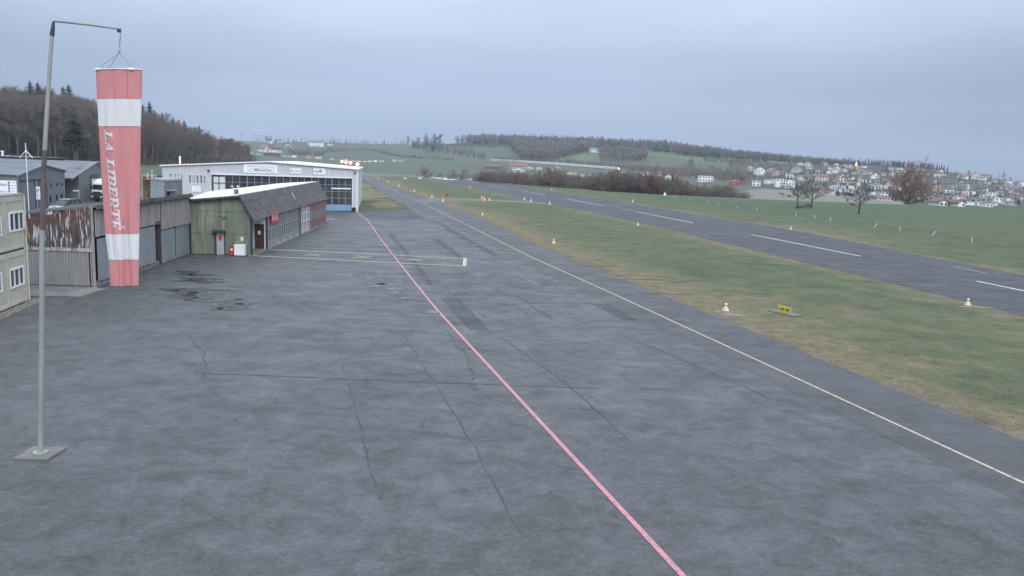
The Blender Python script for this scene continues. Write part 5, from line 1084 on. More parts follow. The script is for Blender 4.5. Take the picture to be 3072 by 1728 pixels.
def cone_proto():
    r_ = thing('cone_marker', (0,0,0), 'x', 'cone marker', 'cone markers of the taxiway and runway')
    mb = MB(); mb.lathe((0,0,.05), [(.23,0),(.21,.03),(.11,.20),(.055,.27),(.05,.29)], 20); mb.build('cone', cone_m, r_, smooth=False)
    mb = MB(); mb.lathe((0,0,.34), [(.04,0),(.04,.05),(.08,.06),(.085,.11),(.055,.16),(.01,.17)], 14); mb.build('cap', ball_m, r_)
    mb = MB(); mb.box((0,0,0), .55, .55, .05); mb.build('base_slab', concrete, r_)
    return r_
cp = cone_proto()
for i, (x, y, kd) in enumerate(cones):
    o = cp if i == 0 else copy_tree(cp); g_ = gp(x, y); o.location = g_; s = 1.0 if g_.y < 150 else 1.4; o.scale = (s, s, s); o.rotation_euler.z = .3*i; o['label'] = cone_label(i, x, y, kd)
for i, (x, y, rx, ry) in enumerate(((1449,648,.9,.4),(1664,733,.8,.4),(2172,934,.7,.8),(2200,945,.8,.4),(2925,922,1.1,.4),(1905,609,2,.5),(1760,795,2.2,.6),(1880,835,2.2,.6),(2010,880,1.8,.6))):
    mk = MB(); splat(mk, gp(x, y), rx, ry, 70+i, .012+.002*i); tag(mk.build('gravel_patch', gravel if i < 6 else mudgrass), kind='structure')
# tufts of longer grass
tf = MB(); rr = random.Random(3)
def tuft(p, h, n):
    for k in range(n):
        a = rr.uniform(0, 6.28); w_ = .018+.012*rr.random(); q = p+Vector((rr.uniform(-.12,.12), rr.uniform(-.12,.12), 0)); t = q+Vector((math.cos(a)*h*.6, math.sin(a)*h*.6, h*rr.uniform(.6,1.1))); s = Vector((-math.sin(a), math.cos(a), 0))*w_; t.z *= .55
        tf.poly([q-s, q+s, t], rr.randrange(2))
EDG = [(TR, -1), (RN, 1)]
for P_, sd_ in EDG:
    D_ = dense(P_, .35)
    for i in range(1, len(D_)-1):
        if D_[i].y > 150 or D_[i].y < 12: continue
        t = (D_[i+1]-D_[i]).normalized(); nn = Vector((t.y, -t.x, 0))*sd_
        for k in range(3): tuft(D_[i]+nn*(.15+abs(rr.gauss(0, .5))), rr.uniform(.03,.09), 4)
for k in range(15000):
    x, y = rr.uniform(1500, 3300), rr.uniform(640, 1728)
    if (x-1000)/(max(y-475, 1)) < 2.48: continue
    p = gp(x, y)
    if p.y > 95 or p.x > 24+ (p.y-50)*.13: continue
    tuft(p, rr.uniform(.02,.07), 4)
tl_m = [mat('tuft_green', (.105,.135,.075)), mat('tuft_dry', (.20,.17,.11)), mat('tuft_dark', (.085,.110,.062))]
tag(tf.build('grass_tufts', tl_m), label='loose tufts of longer and drier grass along the pavement edges', cat='grass', kind='stuff')
# runway direction board 09 | 27
r0, r1 = gp(2338, 938), gp(2369, 945); WZ = Wall(r0, r1); zt = (WZ.hit(2338,916)[1]+WZ.hit(2368,923)[1])/2; r_ = thing('runway_board', (r0+r1)/2, 'yellow direction board reading 09 and 27 on a concrete slab in the grass', 'sign')
mb = MB(); mb.wbox(WZ, -.1, WZ.L, .08, zt, -.04, .04); mb.build('panel', mat('yellow_board', (.62,.50,.03), (.55,.46,.05), V, 4, .5, .7, rough=.5, coords='World'), r_)
mb = MB(); mb.text('09', WZ, .12, zt*.42, zt*.34, o=.046, width=.24, bold=.03); mb.text('27', WZ, .12+(WZ.L)*.48, zt*.42, zt*.34, o=.046, width=.24, bold=.03)
xm = WZ.L*.47; mb.poly([WZ.pt(xm-.012,.2,.046), WZ.pt(xm+.012,.2,.046), WZ.pt(xm+.012,zt-.1,.046), WZ.pt(xm-.012,zt-.1,.046)])
zc = zt*.58
mb.poly([WZ.pt(-.06,zc,.046), WZ.pt(.0,zc-.05,.046), WZ.pt(.0,zc+.05,.046)]); mb.poly([WZ.pt(.0,zc-.015,.046), WZ.pt(.09,zc-.015,.046), WZ.pt(.09,zc+.015,.046), WZ.pt(.0,zc+.015,.046)])
e_ = WZ.L; mb.poly([WZ.pt(e_-.03,zc,.046), WZ.pt(e_-.09,zc+.05,.046), WZ.pt(e_-.09,zc-.05,.046)]); mb.poly([WZ.pt(e_-.17,zc-.015,.046), WZ.pt(e_-.09,zc-.015,.046), WZ.pt(e_-.09,zc+.015,.046), WZ.pt(e_-.17,zc+.015,.046)])
mb.build('lettering', black_ink, r_)
mb = MB(); mb.wbox(WZ, WZ.L+.001, WZ.L+.04, .08, zt+.03, -.06, .06); mb.wbox(WZ, -.14, -.101, .08, zt+.03, -.06, .06); mb.build('frame', steel, r_)
mb = MB(); mb.wbox(WZ, -.6, WZ.L+.6, 0, .08, -.45, .35); mb.build('slab', concrete, r_)
# round red disc sign, small red board, white boards near the runway start
b = gp(1450, 606); r_ = thing('round_disc_sign', b, 'round red disc sign with white rim beside the pale link path', 'sign'); c = dp(1450, 598, b.y)
mb = MB(); mb.tube([c+Vector((0,.04,0)), c+Vector((0,-.02,0))], .46, 28); mb.build('rim', white_sign, r_); mb = MB(); mb.tube([c+Vector((-.06,-.021,0)), c+Vector((-.06,-.06,0))], .34, 28); dd = mb.build('disc', red_ink, r_); mb = MB(); mb.box(c+Vector((-.06,-.075,-.06)), .44, .02, .11); mb.build('bar', white_sign, dd); mb = MB(); mb.box(b, .12, .12, max(c.z-.4, .1)); mb.build('post', steel, r_)
b = gp(1339.5, 592); c = dp(1339.5, 588, b.y); r_ = thing('red_board', b, 'small red board with dark marking standing in the grass left of the round disc', 'sign'); mb = MB(); mb.box(b+Vector((0,0,.3)), .75, .08, .6); mb.build('board', red_ink, r_); mb = MB(); mb.box(b+Vector((.03,-.06,.5)), .45, .03, .18); mb.build('marking', black_ink, r_)
for s in (-.3,.3): mb = MB(); mb.box(b+Vector((s,0,0)), .06, .06, .3); mb.build('leg', steel, r_)
for k, (x, y, sc_) in enumerate(((1215,540,1),(1259,540,1.2))):
    b = gp(x, y); r_ = thing('low_white_board', b, ('left' if k == 0 else 'right')+' one of the two low white marker boards in the grass before the runway start', 'marker board', 'low white boards'); mb = MB(); mb.hexa([b+Vector(q)*sc_ for q in ((-.7,0,.5),(.7,0,.5),(.7,.5,.6),(-.7,.5,.6),(-.7,0,.7),(.7,0,.7),(.7,.5,.95),(-.7,.5,.95))]); mb.build('board', mat('cream_board', (.62,.58,.45)) if k == 0 else MC['cream_board'], r_)
    for s in (-.5, .5): mb = MB(); mb.box(b+Vector((s*sc_,.25,0)), .1, .1, .55); mb.build('leg', steel, r_)
# white balloon-like wind cone on a stake by the hedge
b = gp(1994, 590); r_ = thing('white_bag', b, 'white pear shaped bag on a stake in the grass before the bare trees', 'bag'); c = dp(1994, 582, b.y); mb = MB(); z_ = c.z-1; mb.lathe(Vector((b.x,b.y,c.z-.75)), [(.05,0),(.42,.12),(.46,.4),(.34,.8),(.14,1.15),(.04,1.4)], 16); mb.build('bag', white_sign, r_); mb = MB(); mb.tube([b, Vector((b.x,b.y,c.z-.7))], .05, 6); mb.build('stake', board, r_)
# wire fence
posts = [(2026,594),(2068,599.5),(2121.4,610),(2155.5,616),(2212,625),(2269.5,632),(2330,640),(2387,647.5),(2443,655.5),(2490.8,663),(2560,672),(2623.6,681),(2698.8,693),(2795.6,706),(2915,727),(3072,752),(3240,776)]
leans = {2623.6:.6, 2795.6:.8, 2155.5:-.12, 2212:-.1}
r_ = thing('wire_fence', gp(*posts[0]), 'wire fence with white posts running beyond the far side of the runway', 'fence'); tops = []
for x, y in posts:
    b = gp(x, y); dark = x in (2560, 2330, 3072, 3240); h = .68; t = b+Vector((leans.get(x, .05)*h, 0, h)); mb = MB(); mb.tube([b, t], .048 if not dark else .03, 6); mb.build('post', white_paint if not dark else board, r_); tops.append((b, t))
for f_ in (.45, .8):
    mb = MB(); mb.tube([b.lerp(t, f_) for b, t in tops], .012, 4); mb.build('wire', dark_trim, r_)
r_ = thing('back_fence', gp(2060,590), 'thin white electric fence further back in the pasture, before the fruit trees', 'fence'); tops = []
for x, y in ((2020,590.5),(2090,595),(2179.7,601.5),(2242,604.5),(2304,607.6),(2369,608.5),(2496,612),(2625,616)):
    b = gp(x, y); t = b+Vector((0,0,.75)); mb = MB(); mb.tube([b, t], .03, 6); mb.build('post', pale_grey, r_); tops.append(t-Vector((0,0,.2)))
mb = MB(); mb.tube(tops, .012, 4); mb.build('wire', pale_grey, r_)
# ------------------------------------------------------------------ vegetation prototypes
bark = mat('bare_bark', (.085,.070,.062), (.20,.175,.155), V, 3, .4, .6, rough=.95)
twig_b = mat('brown_twigs', (.205,.160,.140), (.140,.108,.096), (.8,.8,.8), 1, .35, .65, rough=.95)
twig_g = mat('grey_twigs', (.180,.155,.140), (.120,.102,.092), (.8,.8,.8), 1, .35, .65, rough=.95)
twig_r = mat('rusty_leaf_twigs', (.235,.135,.095), (.17,.105,.080), (.8,.8,.8), 1, .35, .65, rough=.95)
needle = mat('conifer_needles', (.028,.048,.040), (.045,.072,.055), V, .8, .35, .65, rough=.9)
needle2 = mat('conifer_needles_far', (.024,.040,.034), (.038,.058,.046), V, .8, .35, .65, rough=.9)
def branchy(seed, H, R, trunk_r, nmain=9, first=.28, twigs=700, tl=1.1, tw=.022, up=.55, multi=1, levels=3, clump=None):
    """bare tree: returns (trunk MB, crown MB)"""
    q = random.Random(seed); T = MB(); K = MB(); tips = []
    def limb(p, d, L, r, lv):
        n = 4 if lv < 2 else 3; pts = [p]; dd = d.copy()
        for i in range(n):
            dd = (dd+Vector((q.uniform(-.22,.22), q.uniform(-.22,.22), q.uniform(-.10,.16)*up*1.6))).normalized(); pts.append(pts[-1]+dd*L/n)
        T.tube(pts, [r*(1-.62*i/n) for i in range(n+1)], 6 if lv == 0 else (5 if lv == 1 else 3), cap=False)
        for pt in pts[1:]: tips.append((pt, dd, lv))
        if lv < levels:
            for k in range(q.randint(3, 5) if lv else 4):
                i = q.randint(1, n); a = q.uniform(0, 6.28); s = Vector((math.cos(a), math.sin(a), q.uniform(-.15,.7)*up)); nd = (dd*.75+s*.75).normalized()
                limb(pts[i], nd, L*q.uniform(.42,.68), r*.42, lv+1)
    for mlt in range(multi):
        base = Vector((q.uniform(-.4,.4)*(multi > 1), q.uniform(-.4,.4)*(multi > 1), 0)); pts = [base]; n = 7
        lean = Vector((q.uniform(-.06,.06), q.uniform(-.06,.06), 1)) if multi == 1 else Vector((q.uniform(-.5,.5), q.uniform(-.5,.5), 1))
        for i in range(n): pts.append(pts[-1]+(lean+Vector((q.uniform(-.07,.07), q.uniform(-.07,.07), 0))).normalized()*H*.86/n)
        T.tube(pts, [trunk_r*(1-.80*i/n) for i in range(n+1)], 8, cap=False)
        for k in range(nmain//multi+1):
            f = first+(1-first)*(k+q.random()*.6)/(nmain//multi+1); i = min(int(f*n), n-1); p = pts[i].lerp(pts[i+1], f*n-i); a = k*2.4+q.uniform(-.5,.5)
            d = Vector((math.cos(a), math.sin(a), up*(.5+f*1.1))).normalized(); limb(p, d, R*(1.15-.62*abs(f-.45))*q.uniform(.75,1.1), trunk_r*.42*(1.2-f), 1)
    cand = [t for t in tips if t[2] >= 2] or tips
    for k in range(twigs):
        p, d, lv = q.choice(cand); dd = (d*.5+Vector((q.gauss(0,.7), q.gauss(0,.7), q.gauss(.25*up,.55)))).normalized(); L = tl*q.uniform(.5,1.2)
        s = dd.cross(Vector((q.gauss(0,1), q.gauss(0,1), q.gauss(0,1)))).normalized()*tw*.5
        m_ = p+dd*L*.5+Vector((q.uniform(-.1,.1), q.uniform(-.1,.1), q.uniform(-.08,.12)))*L*.6; e = p+dd*L
        K.poly([p-s, p+s, m_+s*.7, m_-s*.7]); K.poly([m_-s*.7, m_+s*.7, e])
        if k % 2: e2 = m_+(dd+Vector((q.gauss(0,.6), q.gauss(0,.6), q.gauss(0,.5)))).normalized()*L*.5; K.poly([m_-s*.6, m_+s*.6, e2])
    if clump:
        for k in range(clump):
            p, d, lv = q.choice(cand); c = p+Vector((q.gauss(0,.3), q.gauss(0,.3), q.gauss(0,.3))); a = Vector((q.gauss(0,1), q.gauss(0,1), q.gauss(0,1))).normalized()*.13; b = a.cross(Vector((q.gauss(0,1), q.gauss(0,1), q.gauss(0,1)))).normalized()*.11; K.poly([c-a, c+b, c+a])
    return T, K
def conifer(seed, H, R, lay=16, fill=9, ragged=.3, low=.1):
    q = random.Random(seed); T = MB(); K = MB(); T.tube([(0,0,0),(0,0,H*.5),(0,0,H)], [H*.016, H*.010, .02], 7, cap=False)
    for l in range(lay):
        f = (l+.5)/lay; z = H*(low+(1-low)*f); r = R*(1-f)**.62*q.uniform(1-ragged, 1.1)+.25
        for k in range(fill):
            a = q.uniform(0, 6.28); rr_ = r*q.uniform(.7, 1.1); p = Vector((0,0,z+q.uniform(-.3,.3))); e = Vector((math.cos(a)*rr_, math.sin(a)*rr_, z-rr_*q.uniform(.12,.45))); s = Vector((-math.sin(a), math.cos(a), 0))
            nseg = 5
            for j in range(nseg):
                t0, t1 = j/nseg, (j+1)/nseg; c0, c1 = p.lerp(e, t0), p.lerp(e, t1); w0 = rr_*.42*(1-t0)+.10; 
                for sg in (-1, 1): K.poly([c0, c1, c0.lerp(c1,.7)+s*sg*w0*q.uniform(.7,1.4)+Vector((0,0,-w0*q.uniform(.2,.7)))])
        K.poly([Vector((0,0,z+.5*H/lay)), Vector((r*.25,0,z-.3*H/lay)), Vector((-r*.25,.05,z-.3*H/lay))])
    K.poly([Vector((-.12,0,H*.95)), Vector((.12,0,H*.95)), Vector((0,0,H*1.02))]); return T, K
PROTO = {}
def proto(key, T, K, tm, km): 
    a, b = T.build('trunk', tm), K.build('crown', km); PROTO[key] = (a.data, b.data); bpy.data.objects.remove(a); bpy.data.objects.remove(b)
def merged(key, T, K, tm, km):                 # one mesh, for trees only a few pixels tall
    m_ = MB(); m_.v = T.v+K.v; n = len(T.v); m_.f = T.f+[tuple(i+n for i in f) for f in K.f]; m_.m = [0]*len(T.f)+[1]*len(K.f); o = m_.build('tree', [tm, km]); PROTO[key] = (o.data,); bpy.data.objects.remove(o)
def plant(name, key, loc, H, label, cat, group=None, wd=1.0, rz=None, base=1.0):
    r_ = thing(name, loc, label, cat, group); s = H; rz = rnd.uniform(0, 6.28) if rz is None else rz
    r_.scale = (s*wd, s*wd, s); r_.rotation_euler.z = rz
    for nm, me in zip(('trunk', 'crown'), PROTO[key]):
        o = bpy.data.objects.new(nm, me); C.objects.link(o); o.parent = r_
    return r_
def plant1(name, key, loc, H, label, cat, group=None, wd=1.0):
    o = bpy.data.objects.new(name, PROTO[key][0]); C.objects.link(o); o.location = loc; o.scale = (H*wd, H*wd, H); o.rotation_euler.z = rnd.uniform(0, 6.28); return tag(o, label, cat, group)
def unit(T, K, H):
    for mbx in (T, K): mbx.v = [v/H for v in mbx.v]
    return T, K
for k in range(6): proto(f'wood{k}', *unit(*branchy(100+k, 24, 4.6, .26, nmain=12, first=.34, twigs=2300, tl=1.9, tw=.062, up=.95, levels=2), 24), bark, (twig_b, twig_g, twig_b)[k % 3])
for k in range(3): proto(f'con{k}', *unit(*conifer(200+k, 22, 3.2, lay=34, fill=9, low=.12+.1*k), 22), bark, needle)
for k in range(4): proto(f'bush{k}', *unit(*branchy(300+k, 8, 3.4, .14, nmain=14, first=.06, twigs=1500, tl=1.2, tw=.045, up=.7, multi=3, levels=2), 8), bark, (twig_b, twig_g)[k % 2])
proto('rust0', *unit(*branchy(320, 8, 3.4, .14, nmain=14, first=.06, twigs=2200, tl=1.3, tw=.055, up=.6, multi=3, levels=2, clump=2200), 8), bark, twig_r)
proto('rust1', *unit(*branchy(321, 9, 3.6, .16, nmain=14, first=.10, twigs=1800, tl=1.3, tw=.055, up=.6, multi=1, levels=2, clump=2600), 9), bark, twig_r)
for k in range(3): merged(f'far{k}', *unit(*branchy(400+k, 20, 5.0, .35, nmain=10, first=.22, twigs=260, tl=3.0, tw=.42, up=.8, levels=1), 20), bark, (twig_g, twig_b, twig_g)[k])
for k in range(2): merged(f'farcon{k}', *unit(*conifer(500+k, 20, 4.0, lay=9, fill=6, low=.08), 20), bark, needle2)
# ------------------------------------------------------------------ the bare wood on the hill at the left
def interp(T, x):
    if x <= T[0][0]: return T[0][1]
    for (a, p), (b, q) in zip(T, T[1:]):
        if x <= b: return p+(q-p)*(x-a)/(b-a)
    return T[-1][1]
SKY = [(-200,240),(0,250),(60,255),(100,257),(160,260),(210,268),(260,286),(300,300),(420,318),(470,332),(520,352),(560,366),(600,380),(640,400),(680,403),(700,402),(725,412),(745,430),(760,470)]
BASE = [(-200,497),(0,495),(300,497),(480,500),(640,494),(740,490),(765,488)]
FR = [(-200,335),(0,335),(300,352),(480,384),(640,455),(740,525),(765,540)]
wq = random.Random(12); pts = []
tries = 0
while len(pts) < 285 and tries < 12000:
    tries += 1; x = wq.uniform(-90, 752); f = wq.random()**1.35; Yf = interp(FR, x); Y = Yf+6+f*(150 if x < 600 else 110)
    p = Vector((xcol(x, Y), Y, 0)); p.z = terrain(p.x, p.y)
    if any((p.x-o.x)**2+(p.y-o.y)**2 < 22 for o in pts): continue
    pts.append(p)
pts.sort(key=lambda p: p.y)
for k, p in enumerate(pts):
    x = colx(p.x, p.y); ys = interp(SKY, x); top = zat(p, ys+wq.uniform(2, 16)+ (0 if p.y > interp(FR, x)+60 else wq.uniform(0, 30))); H = min(max(top-p.z, 9), 29)*(wq.uniform(.9, 1.0))
    plant('bare_tree', f'wood{wq.randrange(6)}', p-Vector((0,0,.3)), H, 'bare leafless forest tree standing in the wood on the left hillside', 'tree', 'bare trees of the wood on the left hill', wd=1.25 if H < 20 else 1.08)
for k, (x, yt, far_) in enumerate(((26,262,1),(100,243,1),(123,248,1),(197,259,1),(214,254,1),(225,318,0),(432,313,1),(453,306,1),(466,330,1),(490,337,1),(522,352,1),(555,362,1),(599,376,1),(150,262,1),(40,420,0))):
    Y = interp(FR, x)+(110 if far_ else 8); p = Vector((xcol(x, Y), Y, 0)); p.z = terrain(p.x, p.y); top = zat(p, yt); H = min(max(top-p.z, 12), 30)
    if top-p.z > 30: p.z = top-30
    place = 'inside the bare wood' if not far_ else 'rising above the skyline of the left wood'
    plant('conifer', f'con{k % 3}', p, H, f'dark conifer {place}, {ordn(k+1) if k < 20 else k} counted along the ridge' if False else f'dark conifer {place}, ' + (['left end','left of the mast','just left of the mast top','left of a close pair','right of a close pair','dark against the trunks','left one beside the sock','tall one right of the sock','shorter, behind the tall one','lone tip halfway down the slope','small tip further down','small tip below halfway','lowest tip near the wood end','close behind the mast','low one at the far left'][k]), 'conifer', 'conifers in the left wood', wd=1.75)
# brush along the wood's foot and brown leaf litter
ub = MB(); uq = random.Random(5)
for k in range(5200):
    x = uq.uniform(-90, 765); Y = interp(FR, x)+uq.uniform(-3, 60); p = Vector((xcol(x, Y), Y, 0)); p.z = terrain(p.x, p.y); h = uq.uniform(.8, 3.2)
    d = Vector((uq.gauss(0,.5), uq.gauss(0,.5), 1)).normalized()*h; s = Vector((uq.gauss(0,1), uq.gauss(0,1), 0)).normalized()*.09; ub.poly([p-s, p+s, p+d], uq.randrange(2))
tag(ub.build('undergrowth', [twig_b, woodfl]), label='brown brush and saplings along the foot of the left wood', cat='undergrowth', kind='stuff')
# ------------------------------------------------------------------ belt of bare bushes and trees beyond the runway
TOPS = [(1265,512),(1280,505),(1300,508),(1318,522),(1330,518),(1352,509),(1375,525),(1400,520),(1420,515),(1445,520),(1480,514),(1510,518),(1540,522),(1600,524),(1660,514),(1720,530),(1780,532),(1850,524),(1900,532),(1960,530),(2010,540),(2060,552),(2100,568),(2130,560),(2180,562),(2210,575),(2250,590)]
GND = [(1265,533),(1340,537),(1400,543),(1500,553),(1600,561),(1720,566),(1800,573),(1900,582),(2000,589),(2100,593),(2260,598)]
bq = random.Random(21); belt = []
for k in range(215):
    x = 1268+ (2250-1268)*(k+bq.random())/215
    if 1316 < x < 1322 or (x < 1440 and bq.random() < .55): continue
    rc = 450 if x < 1300 else interp([(1300,440),(1450,392),(1600,350),(1800,315),(2000,298),(2260,292)], x); Y = rc+bq.uniform(6, 42); belt.append((x, Y))
belt.sort(key=lambda t: t[0])
for k, (x, Y) in enumerate(belt):
    p = Vector((xcol(x, Y), Y, 0)); p.z = terrain(p.x, p.y); top = zat(p, interp(TOPS, x)+bq.uniform(-4, 12)*(1 if bq.random() < .8 else 1.8)); H = max(top-p.z, 3.2)
    if x > 2235: H = min(H, 3.5)
    rusty = bq.random() < (.28 if (1840 < x < 1900 or 1940 < x < 1990 or 2140 < x < 2185) else .03)
    if rusty: plant('rusty_tree', f'rust{bq.randrange(2)}', p, H, 'bushy tree still holding rusty leaves in the belt beyond the runway', 'tree', 'rusty leaved trees beyond the runway', wd=1.1)
    else: plant('bare_bush', f'bush{bq.randrange(4)}', p, H, 'bare brown bushy tree in the belt beyond the runway', 'tree', 'bare bushy trees beyond the runway', wd=1.15)
for k, (x, yt) in enumerate(((1444,508),(1620,524),(1901,518),(1938,514),(2019.5,521),(2033,530),(2047,537),(2063,545),(2094,554),(1525,530))):
    rc = interp([(1300,440),(1450,392),(1600,350),(1800,315),(2000,298),(2260,292)], x); Y = rc+30; p = Vector((xcol(x, Y), Y, 0)); p.z = terrain(p.x, p.y); H = zat(p, yt)-p.z
    plant('conifer', f'con{k % 3}', p, H, f'dark conifer rising out of the bare belt beyond the runway, {ordn(sorted([1444,1620,1901,1938,2019.5,2033,2047,2063,2094,1525]).index(x)+1)} from the left', 'conifer', 'conifers in the belt beyond the runway', wd=1.2)
# ------------------------------------------------------------------ fruit trees in the pasture, big tree at the crest
def single(name, x, y, H, key, label, wd=1.0, rz=0.0, Y=None, z=None):
    p = gp(x, y) if Y is None else Vector((xcol(x, Y), Y, z)); return plant(name, key, p, H, label, 'tree', None, wd, rz)
fruit_t = mat('dark_fruit_bark', (.050,.043,.040), (.080,.07,.066), V, 4, .4, .6, rough=.95)
proto('fruit0', *unit(*branchy(611, 6, 3.1, .20, nmain=10, first=.38, twigs=2600, tl=.8, tw=.034, up=.45, levels=2), 6), fruit_t, twig_g)
proto('fruit1', *unit(*branchy(612, 6, 3.4, .22, nmain=11, first=.32, twigs=2600, tl=.8, tw=.028, up=.45, levels=2), 6), fruit_t, twig_g)
proto('fruit2', *unit(*branchy(615, 6.6, 3.3, .24, nmain=11, first=.28, twigs=2800, tl=.85, tw=.028, up=.40, levels=2), 6.6), fruit_t, twig_g)
single('fruit_tree', 2391.5, 621, 5.4, 'fruit0', 'left of the two close bare fruit trees in the pasture, with open crown', wd=1.15)
single('fruit_tree', 2434, 624.5, 6.6, 'fruit1', 'right of the two close bare fruit trees, beside the fallen branch', wd=1.05, rz=1.0)
single('fruit_tree', 2575.5, 643, 6.6, 'fruit2', 'lone gnarled bare fruit tree with thick side limb in the pasture', wd=1.05, rz=2.2)
mb = MB(); b0 = gp(2393, 628); b1 = gp(2436, 625); q = random.Random(4)
mb.tube([b0+Vector((0,0,.15)), b0.lerp(b1,.35)+Vector((0,0,.9)), b0.lerp(b1,.6)+Vector((0,0,1.25)), b1+Vector((0,0,.9))], [.08,.12,.15,.18], 7)
for k in range(60):
    s = b0.lerp(b1, q.uniform(.05,.85)); s = s+Vector((0,0,q.uniform(.3,1.1))); e = s+Vector((q.uniform(-1.6,.4), q.uniform(-.6,.6), -s.z+q.uniform(0,.5))); mb.tube([s, s.lerp(e,.5)+Vector((0,0,.15)), e], [.04,.03,.015], 4)
tag(recentre(mb.build('fallen_branch', fruit_t)), 'broken branch lying on the ground between the two close fruit trees', 'branch')
T, K = branchy(703, 14, 8.6, .30, nmain=56, first=.03, twigs=11000, tl=1.9, tw=.06, up=.62, multi=7, levels=2)
proto('big', *unit(T, K, 14), mat('reddish_bark', (.120,.080,.066), (.16,.115,.095), V, 3, .4, .6, rough=.95), mat('reddish_twigs', (.25,.155,.125), (.18,.12,.10), V, 1, .35, .65, rough=.95))
Yb = 318; pz = dp(2727, 616, Yb).z; single('big_bare_tree', 2727, 0, 12.6, 'big', 'large spreading reddish bare tree on the crest before the hillside village', wd=.98, Y=Yb, z=min(pz, 0)-.3)
# ------------------------------------------------------------------ far hill: woods, hedges, single trees
haz_q = random.Random(31)
def scatter(mbx, tops, bots, n, x0, x1, conf=.3, hpx=None, smin=12, smax=26):
    for k in range(n):
        x = haz_q.uniform(x0, x1); yt, yb = interp(tops, x), interp(bots, x); y = haz_q.uniform(yt, yb); r = hitT(x, y)
        if r is None: continue
        H = haz_q.uniform(smin, smax)*(1 if x < 2000 or smax < 23 else max(.35, 1-.65*(x-2000)/560)); con = haz_q.random() < conf; T_ = PROTO[f'farcon{haz_q.randrange(2)}' if con else f'far{haz_q.randrange(3)}'][0]
        yield x, y, r, H, con
# canopy trees of the long wood: one mass of merged trees
def mass(name, gens, label):
    mbx = MB()
    for g_ in gens:
        for x, y, r, H, con in g_:
            w_ = H*(.16 if con else .26); n = 26 if not con else 12
            if con:
                for l in range(5):
                    z = H*(.12+.17*l); rr_ = w_*(1-l/5.2)*1.15
                    for a in range(4):
                        an = haz_q.uniform(0, 6.28); mbx.poly([r+Vector((0,0,z+H*.24)), r+Vector((math.cos(an)*rr_, math.sin(an)*rr_, z)), r+Vector((math.cos(an+1.6)*rr_, math.sin(an+1.6)*rr_, z-.5))], 2)
            else:
                m0 = 0 if haz_q.random() < .6 else 1
                if haz_q.random() < .03: m0 = 3
                mbx.poly([r+Vector((-.3,0,0)), r+Vector((.3,0,0)), r+Vector((.1,0,H*.7)), r+Vector((-.1,0,H*.7))], 4)
                for k in range(n):
                    u = Vector((haz_q.gauss(0,1), haz_q.gauss(0,1), haz_q.gauss(0,1))).normalized(); c = r+Vector((u.x*w_*.8, u.y*w_*.8, H*.64+u.z*H*.30)); s1 = Vector((haz_q.gauss(0,1), haz_q.gauss(0,1), haz_q.gauss(0,.8)+.9)).normalized()*H*.10; s2 = s1.cross(u).normalized()*H*.035
                    mbx.poly([c-s2-s1*.5, c+s2-s1*.5, c+s1*1.3], m0)
    return tag(mbx.build(name, [twig_g, twig_b, needle2, twig_r, bark]), label=label, cat='wood', kind='stuff')
R1t = [(1320,424),(1380,424),(1450,425),(1600,430),(1720,436),(1800,440),(1900,446),(2000,452),(2050,460),(2100,466),(2200,474),(2350,482),(2500,492),(2560,498)]
R1b = [(1320,428),(1390,432),(1540,436),(1600,445),(1720,446),(1800,446),(1900,452),(2000,460),(2080,470),(2180,478),(2340,488),(2500,494),(2560,500)]
R2t = [(1530,436),(1600,434),(1700,438),(1790,444)]; R2b = [(1530,444),(1556,476),(1600,485),(1660,483),(1710,468),(1760,456),(1790,450)]
mass('far_wood', [scatter(None, R1t, R1b, 1900, 1332, 2560, .22, smin=16, smax=25), scatter(None, R2t, R2b, 1000, 1535, 1790, .12, smin=17, smax=25), scatter(None, R1t, [(x, y+1.5) for x, y in R1t], 110, 1340, 2300, 1.0, smin=18, smax=28), scatter(None, [(1560,470),(1660,470)], [(1560,482),(1665,485)], 120, 1560, 1665, .05)], 'long far wood of bare trees and dark conifers along the ridge of the central hill')
R3t = [(1240,440),(1330,440),(1480,475)]; R3b = [(1240,446),(1300,456),(1400,470),(1490,482)]
mass('hillside_copse', [scatter(None, R3t, R3b, 90, 1238, 1330, .3, smin=12, smax=20), scatter(None, [(1330,448),(1380,458),(1450,474)], [(1330,458),(1400,470),(1455,480)], 70, 1325, 1455, .25, smin=8, smax=16)], 'copse of bare trees and conifers stepping down the slope left of the long wood')
mass('hillside_copse', [scatter(None, [(1795,452),(1860,460),(1940,464)], [(1795,486),(1860,488),(1940,482)], 260, 1795, 1940, .06, smin=14, smax=22)], 'round clump of bare trees on the slope right of the long wood')
mass('railway_bushes', [scatter(None, [(1480,478),(1700,484),(1860,500),(2000,512),(2230,532)], [(1480,484),(1700,492),(1860,506),(2000,522),(2240,546)], 950, 1480, 2240, .06, smin=3, smax=8), scatter(None, [(1870,500),(2000,512),(2230,532)], [(1870,512),(2000,528),(2240,550)], 650, 1870, 2240, .08, smin=4, smax=9), scatter(None, [(2000,505),(2250,528)], [(2000,512),(2250,540)], 60, 2030, 2240, .05, smin=6, smax=13)], 'dark scrub along the railway line at the foot of the central hill')
mass('village_trees', [scatter(None, [(2240,478),(2500,492),(2700,500),(2900,520),(3072,545)], [(2240,545),(2500,590),(2700,606),(2900,615),(3072,622)], 850, 2240, 3100, .30, smin=3, smax=8), scatter(None, [(2450,490),(2600,494),(2750,502),(2860,512)], [(2450,494),(2600,498),(2750,506),(2860,518)], 210, 2440, 2860, .65, smin=7, smax=13)], 'garden trees and hedges between the houses of the hillside village')
